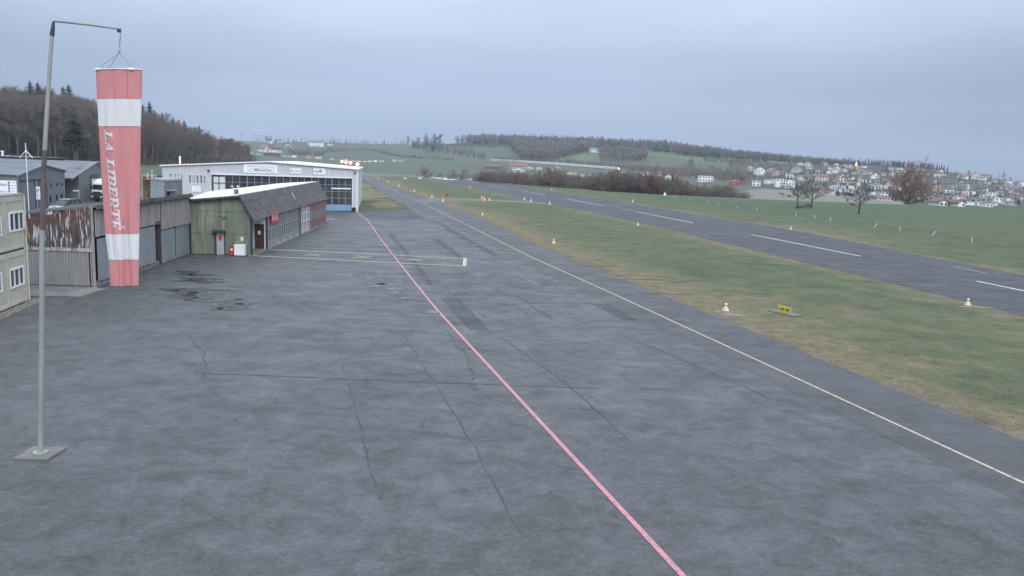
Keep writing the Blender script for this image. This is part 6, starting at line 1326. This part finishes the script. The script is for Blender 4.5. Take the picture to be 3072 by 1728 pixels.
mass('ridge_trees', [scatter(None, [(770,424),(1240,432)], [(770,428),(1240,436)], 110, 765, 1250, .5, smin=6, smax=15), scatter(None, [(790,438),(900,445)], [(800,462),(1000,470)], 90, 780, 960, .15, smin=6, smax=13)], 'trees among the houses of the far left ridge')
def hedge(name, L, H, label, wdt=6):
    mbx = MB(); P_ = [hitT(x, y) for x, y in L]; P_ = [p for p in P_ if p]
    D_ = dense(P_, 7)
    for p in D_:
        for k in range(3):
            c = p+Vector((haz_q.uniform(-wdt,wdt)*.5, haz_q.uniform(-wdt,wdt)*.5, 0)); c.z = terrain(c.x, c.y); h = H*haz_q.uniform(.5,1.2)
            for j in range(7):
                u = Vector((haz_q.gauss(0,1), haz_q.gauss(0,1), 0)).normalized()*wdt*.5; z = h*haz_q.uniform(.1,.8); e = Vector((0,0,h*.4)); s = Vector((-u.y, u.x, 0))*.35; mbx.poly([c+u*.6-s+Vector((0,0,z)), c+u*.6+s+Vector((0,0,z)), c+u*.3+Vector((0,0,z))+e], haz_q.randrange(2))
    r_ = recentre(mbx.build(name, [twig_g, twig_b])); return tag(r_, label, 'hedge')
VX = lambda ox, oy, s, L: [(ox+x/s, oy+y/s) for x, y in L]
hedge('hedge', VX(680,360,4.14,[(1270,405),(1400,388),(1480,378),(1640,378),(1800,385),(1900,400),(2000,430)]), 7, 'dark field hedge curving over the middle of the far left slope')
hedge('hedge', VX(680,360,4.14,[(2000,432),(2100,450),(2200,465),(2400,480),(2567,492),(2800,500)]), 6, 'low dark hedge running down to the right below the far slope')
hedge('hedge', VX(680,360,4.14,[(790,425),(900,440),(1000,452),(1100,455),(1200,430)]), 9, 'thick hedge below the farm houses on the far left slope')
hedge('hedge', VX(680,360,4.14,[(1200,410),(1240,385),(1300,358)]), 5, 'short hedge climbing the far left slope')
hedge('hedge', VX(1200,360,4.14,[(1060,350),(1130,350),(1200,330)]), 9, 'short dark hedge in the green field below the long wood')
hedge('hedge', VX(1720,360,4.14,[(1630,520),(1800,530),(2000,545),(2160,555)]), 9, 'long bare hedge below the pale field right of the long wood')
nm_t = {'far': 'bare tree', 'farcon': 'dark conifer'}
lone = [(775,423,425+2,'farcon'),(903,409,428,'farcon'),(968,411,428,'farcon'),(1004,414,429,'farcon'),(1012,414,429,'farcon'),(1089,413,430,'farcon'),(1105,413,430,'farcon'),(1153,411,431,'farcon'),(800,408,428,'far'),(812,408,428,'far'),(979,415,438,'farcon'),(1225,408,434,'far'),(1255,412,440,'far'),
 (1281,404,424,'far'),(1296,398,425,'farcon'),(1305,402,425,'far'),(1320,399,426,'far'),(1338,441,460,'farcon'),(1420,441,462,'farcon'),(1497,413,436,'far'),(1535,418,438,'far'),(1548,430,456,'farcon'),(1624,400,430,'farcon'),(1634,400,430,'farcon'),(1649,399,432,'farcon'),(1661,398,432,'farcon'),(2076,476,505,'far'),(2068,478,508,'far'),(2190,480,508,'far'),
 (2468,468,484,'farcon'),(2604,471,490,'farcon'),(2632,479,492,'farcon'),(2650,479,495,'far'),(2707,481,498,'farcon'),(2735,485,500,'far'),(2768,489,506,'far'),(2770,490,508,'farcon'),(2995,517,535,'farcon'),(3010,518,540,'far'),(2905,511,528,'far'),(2844,600,620,'farcon')]
lone.sort(); 
for kd in ('far', 'farcon'):
    L = [t for t in lone if t[3] == kd]
    for i, (x, yt, yb, _) in enumerate(L):
        r = hitT(x, yb) or hitT(x, yb+4)
        if r is None: 
            r = dp(x, yb+3, 1900); r.z = terrain(r.x, r.y)
        H = max(zat(r, yt)-r.z, 4); plant1('far_tree' if kd == 'far' else 'far_conifer', f'{kd}{i % (3 if kd == "far" else 2)}', r, min(H, 40), f'{nm_t[kd]} standing out on the far hills, {ordn(i+1)} from the left', 'tree', 'single trees on the far hills', wd=1.15)
# ------------------------------------------------------------------ houses
WC = {'w': ('white', mat('white_render', (.82,.82,.82))), 'c': ('cream', mat('cream_render', (.68,.63,.54))), 'y': ('yellow', mat('yellow_render', (.66,.52,.33))), 'g': ('grey', mat('grey_render', (.34,.34,.35))), 'b': ('brown timber', mat('brown_timber', (.15,.10,.075))), 'p': ('pinkish', mat('pink_render', (.56,.46,.42))), 'r': ('red', mat('red_timber', (.34,.10,.08)))}
RC = {'d': ('dark', mat('dark_tiles', (.065,.06,.06), (.095,.085,.08), V, .3, .4, .6)), 'n': ('brown', mat('brown_tiles', (.16,.105,.08), (.20,.135,.10), V, .3, .4, .6)), 'r': ('red', mat('red_tiles', (.33,.12,.085), (.26,.10,.075), V, .3, .4, .6)), 'g': ('grey', mat('grey_tiles', (.17,.17,.175), (.22,.22,.225), V, .3, .4, .6)), 'f': ('flat', mat('flat_roof_grey', (.30,.30,.31)))}
def house(x0, x1, yt, yb, wc, rc, label, cat='house', group=None, gable=None, stories=2, yaw=None, name='house', deep=.75):
    xm = (x0+x1)/2; r = hitT(xm, yb)
    if r is None:
        r = dp(xm, yb+3, 1500); r.z = terrain(r.x, r.y)
    k = r.y/F; wd = max((x1-x0)*k*1.02, 3.5); H = max((yb-yt)*k*1.10, 2.6); dpt = max(wd*deep, 6) if wd < 30 else 11
    yaw = rnd.uniform(-.45, .45) if yaw is None else yaw; wd *= 1/(math.cos(yaw)+.55*abs(math.sin(yaw))); r = r+Vector((0, dpt*.4, 0)); zt_ = terrain(r.x, r.y); r.z = min(r.z, zt_)-.3
    o = thing(name, r, label, cat, group); o.rotation_euler.z = yaw; flat = rc == 'f'; he = H if flat else H*.66
    ORG[o] = Vector((0,0,0)); mb = MB(); mb.box((0,0,-2), wd, dpt, he+2)
    hr_ = H-he
    gable = (rnd.random() < .45) if gable is None else gable
    if not flat:
        if gable: mb.poly([(-wd/2,-dpt/2,he),(wd/2,-dpt/2,he),(0,-dpt/2,he+hr_)]); mb.poly([(wd/2,dpt/2,he),(-wd/2,dpt/2,he),(0,dpt/2,he+hr_)])
        else: mb.poly([(-wd/2,dpt/2,he),(-wd/2,-dpt/2,he),(-wd/2,0,he+hr_)]); mb.poly([(wd/2,-dpt/2,he),(wd/2,dpt/2,he),(wd/2,0,he+hr_)])
    mb.build('wall', WC[wc][1], o); rb = MB(); ov = .45; t_ = .28
    if flat: rb.box((0,0,he+.003), wd+.3, dpt+.3, .35)
    elif gable:
        for s in (-1, 1): e = he-hr_*ov/(wd/2); rb.hexa([(0,-dpt/2-ov,he+hr_+.01),(s*(wd/2+ov),-dpt/2-ov,e),(s*(wd/2+ov),dpt/2+ov,e),(0,dpt/2+ov,he+hr_+.01),(0,-dpt/2-ov,he+hr_+t_),(s*(wd/2+ov),-dpt/2-ov,e+t_),(s*(wd/2+ov),dpt/2+ov,e+t_),(0,dpt/2+ov,he+hr_+t_)])
    else:
        for s in (-1, 1): e = he-hr_*ov/(dpt/2); rb.hexa([(-wd/2-ov,0,he+hr_+.01),(-wd/2-ov,s*(dpt/2+ov),e),(wd/2+ov,s*(dpt/2+ov),e),(wd/2+ov,0,he+hr_+.01),(-wd/2-ov,0,he+hr_+t_),(-wd/2-ov,s*(dpt/2+ov),e+t_),(wd/2+ov,s*(dpt/2+ov),e+t_),(wd/2+ov,0,he+hr_+t_)])
    rb.build('roof', RC['g' if flat else rc][1] if not flat else RC['f'][1], o)
    if (x1-x0) >= 13:
        nr = max(1, round(he/2.9)); ncol = max(2, min(6, round(wd/3.6)))
        if (x1-x0) > 60: ncol = 9
        for j in range(nr):
            for i in range(ncol):
                if rnd.random() < .14: continue
                cx = -wd/2+wd*(i+.5)/ncol; z = he*(j+.35)/nr; ww_ = min(wd/ncol*.5, 2.0); mbw = MB(); mbw.box((cx, -dpt/2-.02, z), ww_, .14, he/nr*.45); mbw.build('window', glass_d, o)
    return o
def rowlabel(H_, where):                       # each house: wall, roof, and its place among the houses of its group
    tier = []
    H_ = sorted(H_, key=lambda t: t[3]-hor((t[0]+t[1])/2)); n = len(H_); nt_ = max(1, math.ceil(n/19)); per = math.ceil(n/nt_); out = []
    tn = {1: [''], 2: ['upper', 'lower'], 3: ['upper','middle','lower'], 4: ['top','upper middle','lower middle','bottom'], 8: ['top','second','third','fourth','fifth','sixth','seventh','bottom'], 9: ['top','second','third','fourth','fifth','sixth','seventh','eighth','bottom'], 10: ['top','second','third','fourth','fifth','sixth','seventh','eighth','ninth','bottom'], 11: ['top','second','third','fourth','fifth','sixth','seventh','eighth','ninth','tenth','bottom'], 5: ['top','second','third','fourth','bottom'], 6: ['top','second','third','fourth','fifth','bottom'], 7: ['top','second','third','fourth','fifth','sixth','bottom']}[nt_]
    for t in range(nt_):
        seg = sorted(H_[t*per:(t+1)*per], key=lambda q: q[0]+q[1])
        for i, h in enumerate(seg):
            lab = f"{WC[h[4]][0]} {RC[h[5]][0]}-roofed house, {ordn(i+1)} from left in {tn[t]+' ' if tn[t] else ''}row {where}"
            out.append((h, lab))
    return out
def LH(ox, oy, s, L): return [(ox+a/s, ox+b/s, oy+c/s, oy+d/s, e[0], e[1]) for a, b, c, d, e in L]
village = LH(2200,440,5.795,[(333,485,598,685,'wf'),(550,650,578,650,'wf'),(640,730,575,635,'wf'),(740,905,575,705,'wf'),(905,1080,590,720,'wf'),(1145,1290,590,680,'cg'),(1410,1560,610,690,'cn'),(1690,1850,678,735,'wf'),(1890,2010,672,745,'wf'),(2010,2170,690,760,'wf'),(1765,1880,735,795,'wf'),(1960,2120,745,800,'wf'),
 (240,355,335,440,'yn'),(380,550,365,495,'wg'),(600,735,375,440,'pr'),(700,815,420,505,'pn'),(820,930,420,475,'gg'),(925,1045,475,535,'wf'),(1035,1190,370,450,'cg'),(1055,1130,515,550,'wf'),(1145,1350,500,580,'cn'),(1115,1250,280,325,'wd'),(1260,1345,270,340,'wg'),(1285,1380,345,390,'wg'),(1560,1640,340,392,'gn'),(1650,1725,340,395,'wn'),
 (1765,1825,285,330,'wn'),(1750,1860,350,405,'wr'),(1850,1985,385,440,'cr'),(1890,1975,305,350,'cn'),(1990,2090,310,372,'cn'),(2085,2210,330,395,'yr'),(2215,2330,330,370,'wg'),(1630,1725,410,470,'wd'),(1465,1640,490,600,'cr'),(1780,1960,535,625,'cr'),(2110,2300,430,490,'cn'),(2300,2405,410,475,'wn'),(2160,2240,480,535,'pn'),(2200,2380,535,620,'wd'),(2405,2530,465,560,'wd'),(1990,2105,610,690,'wr'),(2135,2200,600,700,'cn'),(2365,2550,655,740,'wg'),(2210,2330,740,800,'wg'),(2455,2550,590,650,'wg'),(1410,1460,470,500,'wg'),(1280,1340,430,470,'gg'),(1910,2000,460,510,'wd'),(1560,1650,275,320,'cn'),(1480,1540,250,285,'wn')])
village += LH(2600,440,5.367,[(10,80,385,440,'wn'),(80,190,435,515,'wd'),(260,345,420,468,'wg'),(350,450,330,375,'wn'),(450,620,345,405,'wg'),(0,60,515,575,'wg'),(45,170,610,680,'wg'),(205,355,620,690,'wf'),(210,340,730,815,'wf'),(360,480,480,510,'wn'),(690,775,335,380,'wn'),(820,950,350,400,'wd'),(850,1000,405,450,'wg'),(1160,1225,370,412,'wn'),(1160,1270,425,470,'cn'),(1510,1690,455,520,'wr'),(1700,1820,440,490,'wn'),(1860,1990,445,510,'cr'),(1790,1950,478,540,'wg'),
 (520,620,425,475,'cr'),(540,640,530,585,'yr'),(420,550,630,710,'yg'),(700,800,430,480,'cn'),(1090,1210,650,725,'cr'),(1215,1400,700,755,'wf'),(1520,1750,720,765,'wf'),(1120,1245,725,790,'yd'),(1260,1410,750,805,'gd'),(1530,1645,765,845,'wr'),(1085,1220,830,885,'wf'),(1220,1400,812,900,'gf'),(1400,1520,815,900,'wf'),(1400,1550,912,965,'wn'),(1160,1250,898,952,'wn'),(1590,1880,900,945,'wf'),(1660,1830,835,910,'gf'),(1830,2000,845,925,'gf'),(1890,2030,925,972,'wf'),(1860,1950,775,830,'wf'),(1950,2065,745,855,'wf'),(2030,2185,830,905,'wf'),(2195,2335,825,912,'wr'),(2345,2432,890,950,'wn'),(2180,2290,635,690,'wn'),(2340,2470,655,700,'wg'),(2355,2485,735,805,'pr'),(2105,2195,715,780,'wg'),(2250,2380,555,625,'wg'),(2455,2540,570,632,'wr'),(2000,2120,515,570,'cn'),(2210,2262,530,580,'wn'),(2050,2180,625,665,'gg'),(2450,2545,845,912,'gg'),(940,1080,800,880,'wg'),(850,960,760,820,'wg'),(60,180,730,800,'wf'),(1060,1100,640,690,'cr'),(700,830,540,600,'wn'),(780,900,640,700,'gn')])
vq = random.Random(77); occ = [((h[0]+h[1])/2, (h[2]+h[3])/2) for h in village]; tries = 0; added = 0
while added < 70 and tries < 4000:
    tries += 1; x = vq.uniform(2440, 3075); lo_ = interp([(2440,500),(2700,512),(2900,528),(3075,556)], x); hi_ = interp([(2440,578),(2600,602),(3075,618)], x); y = vq.uniform(lo_, hi_)
    if any(abs(x-a) < 11 and abs(y-b) < 6 for a, b in occ): continue
    wv = vq.uniform(11, 19); hv = vq.uniform(7, 10.5); village.append((x-wv/2, x+wv/2, y-hv/2, y+hv/2, vq.choice('wwwwwgc'), vq.choice('nngdfr'))); occ.append((x, y)); added += 1
for h, lab in rowlabel(village, 'of hillside village'): house(*h, lab, 'house', 'houses of the hillside village')
# long slab blocks and stepped terraces above the village
def block(x0, x1, yt, yb, yb2, floors, label, yaw, stair=False):
    xm = (x0+x1)/2; r = hitT(xm, yb+8) or dp(xm, yb+8, 1000); k = r.y/F; wd = (x1-x0)*k; H = (yb-yt)*k; o = thing('apartment_block', r, label, 'apartment block', 'slab blocks above the village'); o.rotation_euler.z = yaw; ORG[o] = Vector((0,0,0))
    lo = -3
    mb = MB(); mb.box((0,6,lo), wd, 10, H-lo); mb.build('wall', MC['concrete_wall'], o); mb = MB(); mb.box((0,6,H+.01), wd+.4, 10.4, .4); mb.build('roof', RC['f'][1], o)
    fh = H/floors; ns = 4
    for j in range(floors):
        for i in range(ns):
            c = -wd/2+wd*(i+.5)/ns; mb = MB(); mb.box((c, .93, fh*j+fh*.42), wd/ns*.88, .2, fh*.42); mb.build('window', glass_d, o)
            mb = MB(); mb.box((c, .3, fh*j+.05), wd/ns*.92, 1.3, fh*.34); mb.build('balcony', MC['pale_concrete'], o)
mat('concrete_wall', (.36,.35,.33), (.30,.29,.28), V, .3, .4, .6); mat('pale_concrete', (.52,.52,.53), (.45,.45,.46), V, .3, .4, .6)
block(2789, 2865, 531, 549, 0, 4, 'left of the two long grey slab apartment blocks above the village', -.22)
block(2882, 2959, 542, 561, 0, 4, 'right of the two long grey slab apartment blocks above the village', -.22)
for k, (x0, x1, yt, yb) in enumerate(((2772,2803,545,562),(2815,2852,550,568),(2864,2898,556,574),(2908,2946,561,578))):
    xm = (x0+x1)/2; r = hitT(xm, yb+2) or dp(xm, yb, 900); kk = r.y/F; wd = (x1-x0)*kk; H = (yb-yt)*kk; o = thing('terrace_block', r, f'{ordn(k+1)} from the left of the four stepped terrace blocks below the slab blocks', 'apartment block', 'stepped terrace blocks'); o.rotation_euler.z = -.35; ORG[o] = Vector((0,0,0))
    for j in range(4):
        mb = MB(); mb.box((wd*.06*j, 2.4*j+4, -2 if j == 0 else H*j/4), wd*.95, 9, H/4+(2 if j == 0 else 0)-.02); st = mb.build('storey', MC['concrete_wall'], o); mb = MB(); mb.box((wd*.06*j, 2.4*j-.6, H*j/4+H*.10), wd*.8, .1, H*.10); mb.build('window', glass_d, st)
for k, (x, yt, yb) in enumerate(((2807.5,543,559),(2904.5,555,571))):
    r = hitT(x, yb) or dp(x, yb, 950); kk = r.y/F; o = thing('stair_tower', r, ('left' if k == 0 else 'right')+' one of two narrow white stair towers between the stepped terrace blocks', 'tower', 'stair towers'); ORG[o] = Vector((0,0,0)); mb = MB(); mb.box((0,2,-2), 4.2*kk, 4, (yb-yt)*kk+2); mb.build('wall', WC['w'][1], o); mb = MB(); mb.box((0,2,(yb-yt)*kk+.01), 4.6*kk, 4.4, .3); mb.build('roof', RC['f'][1], o)
ridge = LH(680,360,4.14,[(270,330,240,262,'pr'),(370,400,245,262,'wg'),(405,440,240,262,'wd'),(445,480,240,264,'gg'),(505,540,240,280,'wd'),(535,562,255,290,'wg'),(580,620,240,270,'wd'),(625,690,250,278,'wd'),(700,740,240,262,'wn'),(745,800,238,265,'wd'),(815,860,240,265,'wf'),(880,940,240,275,'wn'),(970,1060,235,265,'pr'),(1090,1170,235,258,'wf'),(1275,1325,242,262,'cn'),(1470,1510,250,275,'wg'),(1560,1600,250,272,'wn'),(1620,1665,262,285,'wg'),(1690,1740,255,280,'wd'),(1760,1800,262,290,'wn'),(1825,1870,252,278,'wg'),(1900,1950,262,285,'wn'),(1980,2040,262,282,'gg'),(2055,2110,258,285,'wn'),(2135,2200,265,288,'wg'),(2250,2290,285,305,'wn')])
for h, lab in rowlabel(ridge, 'along far left ridge'): house(*h, lab, 'house', 'houses along the far left ridge')
single_h = [(LH(680,360,4.14,[(405,500,300,345,'pr')])[0], 'red roofed farmhouse on the far left slope above the long white building'), (LH(680,360,4.14,[(385,675,372,402,'wf')])[0], 'long low white building on the far left slope'), (LH(680,360,4.14,[(445,640,408,448,'bd')])[0], 'long dark barn below the long white building on the far left slope'), (LH(680,360,4.14,[(455,540,345,378,'wn')])[0], 'small white gabled house just behind the long white building'),
 (LH(680,360,4.14,[(580,665,322,375,'br')])[0], 'brown chalet with red roof right of the long white building'), (LH(680,360,4.14,[(725,790,298,338,'wn')])[0], 'white house with brown roof right of the brown chalet'), (LH(680,360,4.14,[(1015,1200,262,330,'wg')])[0], 'big white barn with grey gabled roof below the far left ridge'), (LH(680,360,4.14,[(1240,1312,296,315,'wf')])[0], 'small low white building right of the big grey roofed barn'),
 (LH(1200,360,4.14,[(1055,1252,562,612,'bn')])[0], 'long brown open barn in the valley behind the bare bushes'), (LH(1200,360,4.14,[(1360,1582,545,612,'gr')])[0], 'long grey farm building with red roof in the valley'), (LH(1200,360,4.14,[(1395,1545,600,648,'wg')])[0], 'white house in front of the long red roofed farm building'), (LH(1200,360,4.14,[(1575,1650,575,612,'wn')])[0], 'small white house right of the red roofed farm building'),
 (LH(1200,360,4.14,[(1690,1765,585,622,'wn')])[0], 'white gabled house in the valley between farm and black-roofed house'), (LH(1200,360,4.14,[(1840,1905,588,655,'wd')])[0], 'white gabled house with black roof in the valley'), (LH(1200,360,4.14,[(1895,2000,578,640,'pr')])[0], 'red roofed house adjoining the black roofed white house'), (LH(1200,360,4.14,[(2070,2200,630,682,'cn')])[0], 'brown roofed house among the bare trees in the valley'), (LH(1200,360,4.14,[(2240,2405,680,706,'wf')])[0], 'long white shed roof among the bare trees in the valley'),
 (LH(1200,360,4.14,[(2350,2470,350,402,'wg')])[0], 'white house in the clearing of the long wood'), (LH(1200,360,4.14,[(1560,1620,298,318,'wn')])[0], 'tiny pale hut under the trees of the long wood'), (LH(1720,360,4.14,[(870,960,650,690,'wf')])[0], 'flat white house behind the belt of bare trees, left of the grey hipped house'), (LH(1720,360,4.14,[(995,1087,650,706,'wg')])[0], 'white house with grey roof right behind the belt of bare trees'),
 (LH(1720,360,4.14,[(1148,1212,685,738,'wg')])[0], 'pale house half hidden beside the tall conifers of the belt'), (LH(1720,360,4.14,[(1565,1735,700,766,'wf')])[0], 'white modern house with many windows alone in the green meadow'), (LH(1720,360,4.14,[(1965,2135,750,806,'rg')])[0], 'long red and grey barn left of the village front row')]
for h, lab in single_h: house(*h, lab, 'house' if 'barn' not in lab else 'barn', yaw=rnd.uniform(-.2,.2))
# masts and cranes on the skyline, poles along the railway
for k, (x, yt, yb) in enumerate(((2014,442,459),(2267,464,480),(1788,413,440),(2719,487,505))):
    r = hitT(x, yb+2) or dp(x, yb+2, 1700); mb = MB(); H = zat(r, yt)-r.z; mb.tube([r, r+Vector((0,0,H))], [.8,.35], 5); mb.box(r+Vector((0,0,H*.82)), 6, .4, .4); mb.box(r+Vector((0,0,H*.94)), 4.5, .4, .4); o = recentre(mb.build('power_pylon', pale_grey)); tag(o, f'slim grey power pylon on the far hills, {ordn(sorted([2014,2267,1788,2719]).index(x)+1)} from the left', 'pylon', 'pylons on the far hills')
r_ = None
for k, (x, yt, xj, yb) in enumerate(((725,398,737,425),(763,405,790,425))):
    r = dp(x, yb, 2350); mb = MB(); H = (yb-yt)*2350/F; b = Vector((r.x, r.y, r.z-6)); mb.tube([b, b+Vector((0,0,H+6))], .7, 5); o = thing('tower_crane', b, ('left, taller' if k == 0 else 'right, longer armed')+' one of the two construction cranes on the far left skyline', 'crane', 'cranes on the skyline'); mb.build('mast', grey_ink, o); mb = MB(); jl = (xj-x)*2350/F; mb.tube([b+Vector((-jl*.25,0,H+5.5)), b+Vector((jl,0,H+6+(1.5 if k == 0 else -1)))], .5, 4); mb.build('jib', grey_ink, o)
for k, (x, y) in enumerate(VX(1720,360,4.14,[(678,565),(792,575),(840,582),(975,598),(1018,600),(1175,612),(1217,615),(1392,630),(1430,635),(1660,648),(1697,650),(1990,675),(2027,680)])):
    r = hitT(x, y+7) or dp(x, y+7, 1400); mb = MB(); H = max(zat(r, y-1)-r.z, 6); mb.tube([r, r+Vector((0,0,H))], .28, 5); mb.box(r+Vector((-1.2,0,H*.86)), 2.6, .2, .2); o = recentre(mb.build('railway_pole', pale_grey)); tag(o, f'pale catenary pole beside the railway line, {ordn(k+1)} from the left', 'pole', 'catenary poles')
# passenger train on the embankment
tpx = [(1475,478.5),(1530,481.5),(1600,486),(1670,490.5),(1740,496),(1800,500.5),(1856,505)]
tp_ = [dp(x, y+4.0, Y) for (x, y), Y in zip(tpx, (1560,1530,1495,1460,1425,1395,1368))]
tp_ = dense(tp_, 2); Ltot = sum((b-a).length for a, b in zip(tp_, tp_[1:])); root = thing('train', tp_[len(tp_)//2], 'long white passenger train with lit headlamp passing at the foot of the central hill', 'train'); ncar = 9
bank = MB()
for i in range(len(tp_)-1):
    a, b = tp_[i], tp_[i+1]; t = (b-a).normalized(); nn = Vector((t.y, -t.x, 0)); bank.poly([a+nn*3+Vector((0,0,-.6)), b+nn*3+Vector((0,0,-.6)), b-nn*4+Vector((0,0,-.6)), a-nn*4+Vector((0,0,-.6))]); 
    bank.poly([a+nn*3+Vector((0,0,-.6)), b+nn*3+Vector((0,0,-.6)), b+nn*9+Vector((0,0,-14)), a+nn*9+Vector((0,0,-14))])
    bank.poly([a-nn*4+Vector((0,0,-.6)), b-nn*4+Vector((0,0,-.6)), b-nn*9+Vector((0,0,-14)), a-nn*9+Vector((0,0,-14))])
tag(bank.build('railway_bank', field_b), kind='structure')
sp_ = hitT(2567, 510) or dp(2567, 510, 1200); r_ = thing('small_tower', sp_, 'small pointed tower with spire made to glow orange white on the village skyline', 'tower'); kk = sp_.y/F; mb = MB(); mb.box(sp_-Vector((0,0,2)), 5*kk, 5*kk, 14*kk+2); mb.build('wall', WC['y'][1], r_); mb = MB(); mb.tube([sp_+Vector((0,0,14*kk+.01)), sp_+Vector((0,0,23*kk))], [3.6*kk, .1], 8); mb.build('spire', emis('spire_painted_glow', (1,.62,.42), 1.6), r_)  # spire surface emits to imitate its lit look, no lamp inside
train_m = mat('train_white', (.72,.74,.77), rough=.4); tr_win = glass_d
for c_ in range(ncar):
    i0, i1 = int(c_*(len(tp_)-1)/ncar), int((c_+1)*(len(tp_)-1)/ncar); a, b = tp_[i0], tp_[i1]; d_ = (b-a).normalized(); L_ = (b-a).length-.7; W_ = Wall(a+d_*.35, b); z0 = 0
    def wp(s, z, o): return a+d_*(.35+s)+W_.n*o+Vector((0,0,z))
    mb = MB(); mb.hexa([wp(0,.4,1.45), wp(L_,.4,1.45), wp(L_,.4,-1.45), wp(0,.4,-1.45), wp(0,3.5,1.45), wp(L_,3.5,1.45), wp(L_,3.5,-1.45), wp(0,3.5,-1.45)]); cb = mb.build('carriage', train_m, root)
    mb = MB(); mb.hexa([wp(.1,3.505,1.3), wp(L_-.1,3.505,1.3), wp(L_-.1,3.505,-1.3), wp(.1,3.505,-1.3), wp(.3,4.1,.8), wp(L_-.3,4.1,.8), wp(L_-.3,4.1,-.8), wp(.3,4.1,-.8)]); mb.build('roof', MC['pale_concrete'], cb)
    mb = MB(); mb.hexa([wp(1,1.7,1.47), wp(L_-1,1.7,1.47), wp(L_-1,1.7,1.4), wp(1,1.7,1.4), wp(1,2.3,1.47), wp(L_-1,2.3,1.47), wp(L_-1,2.3,1.4), wp(1,2.3,1.4)]); mb.build('window', MC['grey_tiles'], cb)
e_ = tp_[-1]; mb = MB(); mb.tube([e_+Vector((0,-.3,1.6)), e_+Vector((.3,-1.4,1.6))], 1.15, 12); mb.build('headlamp', emis('train_headlamp', (1,.85,.75), 6), root)
# ------------------------------------------------------------------ haze over the whole valley
hb = MB(); hb.box((0, 2300, -70), 7600, 4800, 250); ho = hb.build('haze', None) if False else None
hm = bpy.data.materials.new('haze'); hm.use_nodes = True; t = hm.node_tree; t.nodes.remove(t.nodes['Principled BSDF']); pv = t.nodes.new('ShaderNodeVolumePrincipled'); pv.inputs['Color'].default_value = (.76,.87,1.0,1); pv.inputs['Density'].default_value = .00014; pv.inputs['Anisotropy'].default_value = .3
t.links.new(pv.outputs[0], t.nodes['Material Output'].inputs['Volume'])
ho = hb.build('haze', hm)
mi_ = MB(); qx = [(xcol(960, 720), 720), (xcol(1440, 720), 720), (xcol(1440, 1450), 1450), (xcol(960, 1450), 1450)]; mi_.hexa([(x, y, -60) for x, y in qx]+[(x, y, -7.5) for x, y in qx])
m2 = bpy.data.materials.new('valley_mist'); m2.use_nodes = True; t = m2.node_tree; t.nodes.remove(t.nodes['Principled BSDF']); pv2 = t.nodes.new('ShaderNodeVolumePrincipled'); pv2.inputs['Color'].default_value = (.9,.94,1,1); pv2.inputs['Density'].default_value = .0010; t.links.new(pv2.outputs[0], t.nodes['Material Output'].inputs['Volume'])
tag(mi_.build('mist', m2), 'thin pale ground mist in the valley beyond the end of the runway', 'mist', kind='stuff'); tag(ho, 'pale bluish haze lying over the valley and the hills', 'haze', kind='stuff')
